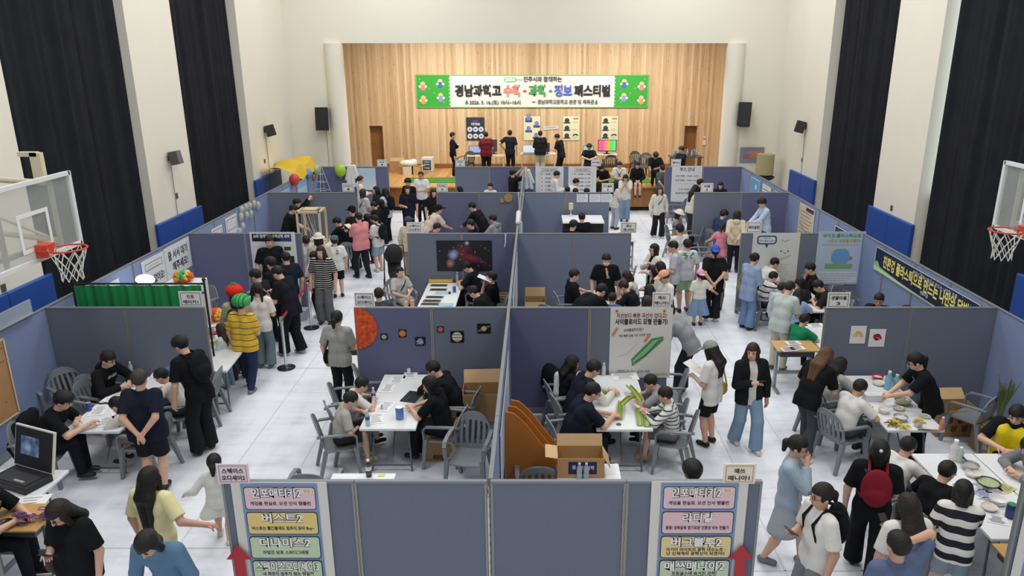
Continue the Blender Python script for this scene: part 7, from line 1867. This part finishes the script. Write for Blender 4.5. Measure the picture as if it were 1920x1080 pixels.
# --- queue by the white coat
person('person in a pale tee with a black strap, seen from behind in the far queue', 681, 362, h=1.66, face=-40, arms=('fwd', 'fwd'), top='t #c9c6c2', bottom='long #34363c', hair='bob #3b2d26', extra=('strap #1c1c1f -1',))
person('person with long dark hair and pale face in the far queue', 705, 357, h=1.62, face=120, arms=('fwd', 'fwd'), top='t #2a2b30', bottom='long #2a2b30', hair='long #15120f .15')
person('person in a pale blue shirt with a black backpack in the far queue', 722, 360, h=1.66, face=60, arms=('side', 'side'), top='t #c3ccd9', bottom='long #1d1e22', hair='long #191512 .1', extra=('backpack #191a1e black backpack on the pale blue shirt in the far queue',))
person('woman in a white coat with a ponytail at the beach picture', 676, 337, h=1.66, face=-75, hp=6, arms=('fwd', 'fwd'), top='l #d9d9d8', bottom='long #c9c9c9', hair='pony #3a2a22 .10', hem=.3)
person('child with black hair looking down in front of the far queue', 701, 386, h=1.40, face=70, hp=25, arms=('fwd', 'fwd'), top='t #1c1d21', bottom='long #25262b', hair='short #131110')
person('child in black between the white backpack tee and the far queue', 715, 381, h=1.44, face=40, hp=12, arms=('fwd', 'fwd'), top='t #17181b', bottom='wide #1b1c20', hair='bob #131110')
person('child with black hair beside the pink polo shoulder', 688, 409, h=1.40, face=50, hp=10, arms=('fwd', 'fwd'), top='t #22242a', bottom='long #2a2c32', hair='bob #131110')
person('person in a black tee standing behind the navy tee at the stage', 765, 342, h=1.72, face=150, hp=10, arms=('fwd', 'fwd'), top=BK, bottom='long #1b1c20', hair='fluffy #131110')
person('person in a navy tee holding a folded white jacket, facing the camera', 764, 356, h=1.68, face=-175, arms=('side', 'fwd'), top='t #1d2130', bottom='long #1b1c20', hair='bob #1b1412')
person('person in a white tee with hands together before the stage', 789, 329, h=1.74, face=175, arms=('fwd', 'fwd'), top='t #dfdfdd', bottom='long #1d1e22', hair='crop #17130f', skin=3, shoes='#17181b')
person('person with long dark hair behind the small plate at the stage aisle', 813, 362, h=1.60, face=-160, arms=('side', 'side'), top='t #1c1d21', bottom='long #7a3f4a', hair='long #15120f .1')
person('person in a grey cap and beige jacket before the star photo booth', 766, 416, h=1.60, face=-20, arms=('side', 'side'), top='l #cdbfa6', bottom='long #8d8574', hair='short #2a2320', extra=('cap #4b4e55',))
# --- bending visitors
person('person in a pale pink tee with a black strap bending over the far table', 826, 399, at=(-2.84, 19.95, 0), h=1.70, face=-62, lean=38, hp=-12, arms=('reach', 'reach'), top='t #d6c3b6', bottom='long #5c5f66', hair='short #15120f', extra=('strap #1c1c1f 1', 'cap #1a1a1d'))
sitter('person in dark grey seated beside the pale pink tee', 836, 414, None, at=(-2.80, 19.05, 0), h=1.66, face=-60, lean=20, hp=15, arms=('table', 'table'), top='t #46484d', hair='short #1b1613')
sitter('student in a black tee seated facing the pale pink tee', 862, 412, None, at=(-1.58, 19.15, 0), h=1.78, face=75, lean=8, hp=8, arms=('table', 'table'), top=BK, hair='short #1f1916')
person('student in a black jacket with a white band bending low', 868, 396, at=(-1.50, 20.05, 0), h=1.74, face=65, lean=32, hp=10, arms=('reach', 'reach'), top='l #191a20', bottom='long #1a1b20', hair='short #131110')
sitter('student in a black and grey hooded vest at the far table', 911, 397, None, at=(-1.02, 19.45, 0), h=1.76, face=60, lean=8, hp=12, arms=('table', 'table'), top='h #8f9094', hair='short #1b1613', seat=.5)
# --- photo table booth
sitter('student in a black polo looking down at the star photo table', 876, 501, 'the black polo student at the photo table', h=1.72, face=75, lean=16, hp=30, arms=('table', 'table'), top='t #191a20', hair='fluffy #121010')
sitter('student in a black tee holding a white sheet near the middle row', 921, 520, 'the student with a white sheet', h=1.70, face=82, lean=4, hp=-6, arms=('fwd', 'face'), top='t #17181c', hair='short #1b1613', extra=('paper #dfe0e0 white sheet held by the student near the middle row',))
sitter('student in black crouched forward beside the photo table', 888, 548, 'the crouched student in black', h=1.66, face=70, lean=40, hp=20, arms=('lap', 'lap'), top='l #17181c', hair='short #1b1512')
sitter('child in a grey shirt with a camera strap, turned to the lens', 750, 511, 'the child with a camera strap', h=1.44, face=-140, lean=0, hp=4, arms=('lap', 'lap'), top='t #b5b4b0', bottom='short #9a988f 1.0', extra=('strap #1b1b1e 1',), hair='crop #17130f')
sitter('person with black hair seen over the planet panel from behind', 710, 552, 'the person behind the planet panel', h=1.68, face=20, lean=4, arms=('lap', 'lap'), top='t #4a4d55', hair='crop #17130f')
# --- table between the crowding visitors
sitter('student in a black tee and glasses seated at the middle row table', 1077, 516, 'the seated student with glasses', h=1.72, face=-80, lean=4, hp=8, arms=('table', 'lap'), top='t #16171b', hair='short #1b1613', extra=('glasses',))
person('person in black bending far over the middle row table', 1128, 545, h=1.74, face=-55, lean=58, hp=10, arms=('reach', 'reach'), top='l #16171a', bottom='long #16171a', hair='short #131110', w=1.1)
person('student in a lettered black tee standing against the plain panel', 1137, 487, h=1.72, face=178, hp=14, arms=('side', 'side'), top='t #17181c', bottom='long #1a1b20', hair='short #131110', extra=('lanyard #a02a30', 'mask #d9d2cc', 'print Dunbus #d9d9d9 front .07 1.4'))
sitter('child with black hair in a pink shirt at the crowded table', 1142, 532, None, h=1.40, face=70, lean=20, hp=20, arms=('table', 'table'), top='t #d6b9bd', hair='short #191411')
sitter('child in a blue vest with back to the camera at the crowded table', 1148, 560, None, h=1.30, face=-15, lean=10, hp=14, arms=('table', 'table'), top='t #3f66b0', hair='short #1c1613')
sitter('person in a black jacket and white mask bending at the crowded table', 1170, 538, 'the masked person in a black jacket', h=1.60, face=62, lean=24, hp=24, arms=('table', 'table'), top='l #1b1c20', hair='short #2b1f1a', extra=('mask #dcd9d8',))
sitter('child with brown hair in white at the far side of the crowded table', 1176, 519, 'the brown haired child in white', h=1.40, face=75, lean=14, hp=24, arms=('table', 'table'), top='t #d6d3cd', hair='bob #2b1c17')
person('child with long black hair seen from behind at the crowded table', 1217, 545, h=1.36, face=35, hp=12, arms=('fwd', 'fwd'), top='t #c9ccd4', bottom='long #2a2b30', hair='long #131110 .28')
person('person with black hair whispering beside an orange cap', 1238, 502, h=1.56, face=55, hp=18, arms=('fwd', 'fwd'), top='t #cfcbc6', bottom='long #33353b', hair='bob #131110')
person('child peeking beside the whispering person', 1226, 508, h=1.42, face=70, hp=12, arms=('fwd', 'fwd'), top='t #2b2c31', bottom='long #2b2c31', hair='bob #1b1512')
person('person in an orange cap and white tee at the crowded table', 1245, 520, h=1.56, face=110, hp=20, arms=('fwd', 'phone'), top='t #e2e1de', bottom='long #3a3c43', hair='short #2b1f1a', extra=('cap #e0a184',), skin=1)
sitter('person with dark brown hair just above the curve poster plate', 1212, 568, None, h=1.80, face=30, arms=('table', 'table'), top='t #8b8d92', hair='bob #2b201c')
# --- aisle crowd
person('person in sunglasses with a white jacket over a black top', 1226, 468, h=1.64, face=110, arms=('fwd', 'cross'), inner='t #17181b', top='j #d6d3ca', bottom='long #24262c', hair='bob #14110f', extra=('glasses',))
person('person in a light grey polo and dark trousers in the aisle crowd', 1262, 463, h=1.72, face=80, hp=16, arms=('fwd', 'side'), top='t #b7bcc4', bottom='long #23252c', hair='short #15120f')
person('person in a white tee with a green print and pale green shorts', 1288, 459, h=1.74, face=12, arms=('fwd', 'side'), top='t #d3d9de', bottom='short #a9c7a0 .9', hair='short #15120f', shoes='#2a2b30', extra=('print ♣♣ #7fae92 back .14',))
person('person in a navy cap and white tee behind the light grey polo', 1274, 431, h=1.72, face=30, arms=('fwd', 'fwd'), top='t #dddad8', bottom='long #3a3d45', hair='short #1b1613', extra=('cap #2b2e3c',))
person('child in a pink cap and blue dress in the aisle', 1313, 516, h=1.22, face=6, arms=('side', 'out'), top='t #d9d6ca', bottom='skirt #8199b8 .66', hair='pony #1b1512 .06', extra=('backcap #dc9cc0',), hem=.0)
person('person in a blue cap and loose black tee, hands behind the back', 1341, 472, h=1.70, face=-8, arms=('back', 'back'), top='t #1a1a1c', bottom='wide #22232a', hair='pony #221a17 .12', extra=('backcap #3f58b8',), hem=.12, w=1.1, shoes='#c9cbd0')
person('small child in cream seen past the blue cap', 1351, 493, h=1.2, face=-30, arms=('fwd', 'fwd'), top='t #d9d0bd', bottom='long #6f6a60', hair='short #5a4434')
person('person in a cream blouse and black trousers walking towards the camera', 1237, 357, h=1.64, face=-172, arms=('side', 'side'), top='l #d9d4c8', bottom='wide #23242a', hair='long #3a2a22 .1', extra=('strap #2a2320 1',), shoes='#c9c5bc', step=.12)
person('person in a beige hooded jacket with hands behind the back', 1382, 403, h=1.66, face=-14, arms=('back', 'back'), top='h #d4c4ad', bottom='long #212228', hair='bob #2f211b')
person('child in a pink dress reaching out beside the beige jacket', 1354, 427, h=1.20, face=-20, arms=('out', 'fwd'), top='t #d98a98', bottom='skirt #dc8c9c .5', hair='pony #1f1714 .12')
sitter('person in a dark blue shirt seated before the pink dress', 1357, 403, 'the dark blue shirt sitter', h=1.80, face=-60, lean=10, hp=18, arms=('lap', 'lap'), top='l #2d4668', hair='fluffy #1b1613')
person('person in a pale blue baseball jacket with white sleeves', 1429, 381, h=1.80, face=95, hp=18, arms=('reach', 'reach'), top='l #b9c9dc', bottom='long #4a5060', hair='fluffy #1b1613', lean=8)
sitter('person in a cream bucket hat seated in the aisle', 1274, 402, 'the bucket hat sitter', h=1.74, face=-110, hp=16, arms=('lap', 'lap'), top='l #8d887c', hair='bob #221a16', extra=('bucket #e2d9c9',))
person('person in a cream tee with long black hair at the guide poster', 1304, 354, h=1.64, face=-65, lean=10, hp=12, arms=('fwd', 'fwd'), top='t #d6cfc2', bottom='long #343a4a', hair='long #14110f .28')
person('person whose dark hair shows behind the cream tee', 1313, 343, h=1.70, face=-70, arms=('side', 'side'), top=BK, hair='short #131110')
person('person with dark hair just above the panel in the sky poster booth', 1351, 348, h=1.52, face=170, hp=15, arms=('table', 'table'), top='t #22242a', hair='bob #17130f')
# --- earth poster table
person('person in a loose blue shirt and jeans with hair tied up', 1415, 486, h=1.64, face=-60, hp=14, lean=6, arms=('fwd', 'fwd'), top='l #8fa1c2', bottom='wide #6f89ad', hair='bun #1b1512', hem=.13, extra=('sidebag #8c8a55 yellow patterned cloth bag on the loose blue shirt wearer',))
sitter('child in a white tee bending before the speech bubble poster', 1452, 494, None, h=1.50, face=-72, lean=30, hp=14, arms=('table', 'table'), top='t #d6d4d4', hair='short #131110', seat=.6)
sitter('person in a white top with black arm stripes at the earth poster table', 1449, 520, 'the arm stripe sitter', h=1.56, face=-68, lean=18, hp=24, arms=('table', 'table'), top='l #d9d9d8 stripe #23242a .11 .75', hair='short #191512', bottom='long #3d4048')
sitter('child with dark hair between the arm stripes and the grey shirt', 1466, 541, None, h=1.40, face=-60, lean=14, hp=18, arms=('table', 'table'), top='t #a9b4c4', hair='short #191512', seat=.5)
person('person in a pale grey-green shirt standing over the child in green', 1480, 541, h=1.70, face=-45, lean=14, hp=26, arms=('fwd', 'fwd'), top='t #b9c2bd', bottom='long #c2bba9', hair='short #191512', shoes='#5a5340')
sitter('child with long black hair in a blue shirt at the earth poster table', 1497, 553, None, h=1.36, face=-35, lean=10, hp=20, arms=('table', 'table'), top='t #93a9d0', hair='long #121010 .25', seat=.5)
sitter('child with dark hair at the far side of the earth poster table', 1500, 532, None, h=1.40, face=70, lean=18, hp=22, arms=('table', 'table'), top='t #2a2c33', hair='bob #14110f', seat=.5)
sitter('student in a black tee with a hand at the mouth below the earth poster', 1519, 504, 'the student with a hand at the mouth', h=1.72, face=75, lean=8, hp=16, arms=('table', 'face'), top='t #17181b', hair='short #131110')
sitter('student in a patterned dark shirt writing at the earth poster table', 1534, 537, 'the writing student in a patterned shirt', h=1.70, face=72, lean=26, hp=26, arms=('table', 'table'), top='t #2a2623', hair='short #1b1512')
sitter('child in a green shirt with white collar drawing at a small table', 1508, 601, None, h=1.30, face=-60, lean=10, hp=20, arms=('table', 'table'), top='t #1f7f5a', hair='crop #14110f', seat=.46)
sitter('person in glasses looking over the panel below the night-sky banner', 1648, 562, 'the glasses wearer below the night-sky banner', h=1.58, face=150, hp=14, arms=('table', 'table'), top='t #1f2026', hair='short #1b1512', extra=('glasses',))
sitter('person whose spiky dark hair shows above the panel below the night-sky banner', 1700, 586, None, h=1.36, face=30, hp=10, arms=('lap', 'lap'), top='t #2b2d33', hair='fluffy #17130f')
# --- far booths by the stage
person('student in a black tee reaching up to the hanging coat', 962, 325, h=1.82, face=-60, lean=0, hp=-6, arms=('up', 'up'), top=BK, bottom='long #1b1c20', hair='fluffy #191512')
person('person in white looking over the two discs panel', 919, 350, h=1.46, face=170, hp=4, arms=('table', 'table'), top='t #d6d5d2', hair='short #15120f')
person('person with black hair low behind the two discs panel plate', 862, 356, h=1.44, face=60, hp=14, arms=('table', 'table'), top=BK, hair='bob #121010')
person('person in a white coat standing before the first timetable', 1044, 328, h=1.80, face=-80, hp=20, arms=('fwd', 'fwd'), top='l #dcdcda', bottom='long #b9b9b8', hair='short #131110', hem=.25)
person('person in a white coat bending before the second timetable', 1080, 342, h=1.74, face=-70, lean=26, hp=8, arms=('reach', 'reach'), top='l #d9d9d8', bottom='long #b9b9b8', hair='short #131110', hem=.2)
for i, (u, v, lab) in enumerate(((1064, 357, 'dark haired head low behind the sheet panel, nearest the first timetable'), (1079, 360, 'dark haired head low behind the sheet panel, middle one'), (1100, 360, 'dark haired head low behind the sheet panel, below the second timetable'))):
    person('person with a ' + lab, u, v, h=1.50, face=0 + 20 * i, hp=20, arms=('table', 'table'), top='t #2a2c33', hair='short #131110')
sitter('person with black hair sitting at the covered counter, facing away', 1091, 408, None, h=1.70, face=5, hp=12, arms=('table', 'table'), top=BK, hair='short #121010', seat=.62)
sitter('person in black sitting low before the covered counter', 1075, 423, None, h=1.74, face=-40, hp=16, arms=('table', 'table'), top=BK, hair='fluffy #121010', seat=.43)
person('person in a white top and blue jeans with hands at the face by the stage', 1173, 334, h=1.64, face=170, hp=24, arms=('face', 'face'), top='t #d9d7d2', bottom='wide #7d97b3', hair='bob #15120f')
person('person with long hair in a white lace top beside the hands-at-face person', 1154, 346, h=1.60, face=-60, arms=('fwd', 'fwd'), top='t #cfccc9', bottom='long #a9aeb9', hair='long #15120f .2')
person('person in a slate tee with hands behind the back facing the stage', 1242, 316, h=1.72, face=20, arms=('back', 'back'), top='t #4f5a62', bottom='long #34373e', hair='crop #1b1613', w=1.1)
STZ = .9
def on_stage(label, u, v, h, face, z0=STZ, **k):
    """the stage floor is higher than the hall floor: measure the head at its true height"""
    pose = k.get('pose', 'stand')
    hz = z0 + (h - .12 if pose == 'stand' else (k.get('seat', .43) + .062 * h + .018 * h + h * .475))
    p = gp(u, v, hz); return person(label, u, v, h=h, face=face, at=(p.x, p.y if z0 == STZ else 27.02, z0), **k)
on_stage('student in black standing sideways at the stage edge', 848, 253, 1.74, -80, top='l #1c1d22', bottom='long #1c1d22', hair='short #1f1814', shoes='#d9dcdc', arms=('cross', 'side'))
on_stage('person in a maroon tee at the stage table, seen from behind', 911, 252, 1.74, 5, top='t #6f2232', bottom='long #1c1d22', hair='crop #2b221c', arms=('fwd', 'fwd'), w=1.1)
on_stage('student in a dark navy tee on stage with a hand on the hip', 956, 249, 1.74, -15, top='t #20232e', bottom='long #1b1c20', hair='short #15120f', arms=((-.26, -.02, 1.02), 'side'))
on_stage('person in a black top and light grey trousers at the silver laptop', 1013, 250, 1.72, 2, top='l #1e2022', bottom='wide #a9a9a4', hair='crop #1f1a17', arms=('fwd', 'fwd'), w=1.12)
on_stage('student in a black tee bent toward the stage table from the side', 1051, 255, 1.72, 62, top='t #212127', bottom='long #1c1d22', hair='short #1f1814', lean=10, hp=22, arms=('fwd', 'fwd'))
on_stage('student seated behind the stage laptop beside the rainbow monitor', 1105, 266, 1.70, 178, pose='sit', top='t #1c2026', bottom='long #1c1d22', hair='fluffy #2a1f1a', hp=14, arms=('table', 'table'))
on_stage('student in black bent double on a chair at the side of the stage', 1229, 275, 1.70, 175, pose='sit', lean=24, hp=30, top='t #2a2b30', bottom='long #1c1d22', hair='fluffy #2a201b', arms=('lap', (.12, .38, .30)))
on_stage('student in a dark shirt beside the drinks on the stage table', 1279, 272, 1.70, 120, pose='sit', top='t #23252d', bottom='long #1c1d22', hair='fluffy #2a201b', arms=((-.1, .55, .62), 'lap'))
on_stage('person in a white tee with a black vest bag seated at the stage edge', 1168, 306, 1.68, 175, z0=.46, pose='sit', hp=28, top='t #dddcd9', bottom='long #2a2b30', hair='crop #17130f', arms=('fwd', 'fwd'), seat=.46, extra=('strap #1a1a1d 1', 'strap #1a1a1d -1'))
on_stage('person in a black hoodie and shorts seated with legs over the stage edge', 1209, 314, 1.62, 178, z0=.46, pose='sit', hp=14, top='h #17181b', bottom='short #1b1c20 .8', hair='short #17130f', arms=('lap', 'lap'), seat=.46)
on_stage('person in a black tee crouched at the stage edge over a phone', 1145, 318, 1.60, 150, z0=.46, pose='sit', lean=20, hp=26, top='t #1c1d20', bottom='long #2d2622', hair='fluffy #17130f', arms=('lap', 'lap'), seat=.46)
# jackets hung on chairs
def jacket_on_chair(u, v, face, label, body, sleeve, z=.80):
    p = gp(u, v, z); fa = radians(face); t = thing('hung_jacket', label, 'jacket', (p.x, p.y, 0), fa)
    f = Field((-.4, -.3, .2), (.4, .3, 1.0), .014); I3 = ((1, 0, 0), (0, 1, 0), (0, 0, 1))
    f.ell((0, 0, .74), (.25, .10, .17), I3, .03); f.ell((0, -.03, .58), (.23, .09, .2), I3, .05, (((0, 0, .40), (0, 0, -1)),)); r = f.mesh(); np_obj('jacket_body', r[0], r[1], cloth(body), t)
    for s in (-1, 1):
        f = Field((-.5, -.4, .1), (.5, .4, 1.1), .014); f.cap((s * .22, 0, .80), (s * .29, -.06, .56), .075, .07, .03); f.cap((s * .29, -.06, .56), (s * .27, -.02, .34), .07, .055, .03); r = f.mesh(); np_obj('sleeve', r[0], r[1], cloth(sleeve), t)
        MB().tube([(s * .275 + .056 * cos(a_), -.025 + .056 * sin(a_), .36) for a_ in [k * pi / 6 for k in range(12)]], .012, 5, closed=True).obj('cuff', cloth('#d9d9d6' if sleeve[1] in '12' else '#1d1e22'), t)
    return t
j = jacket_on_chair(62, 700, -110, 'black lettered varsity jacket hung on an armchair near the tan poster', '#1a1b1e', '#232427')
Art(-.12).text('GSHS', -.0, .62, .16, '#d9d9d9', .03).obj(j, 'lettering')
jacket_on_chair(1034, 700, -60, 'black varsity jacket with white sleeves hung on the empty armchair', '#17181b', '#dfdfdd', .76)
jacket_on_chair(50, 800, -80, 'black jacket hung on the armchair of the black tee sitter', '#17181b', '#1b1c1f', .70)
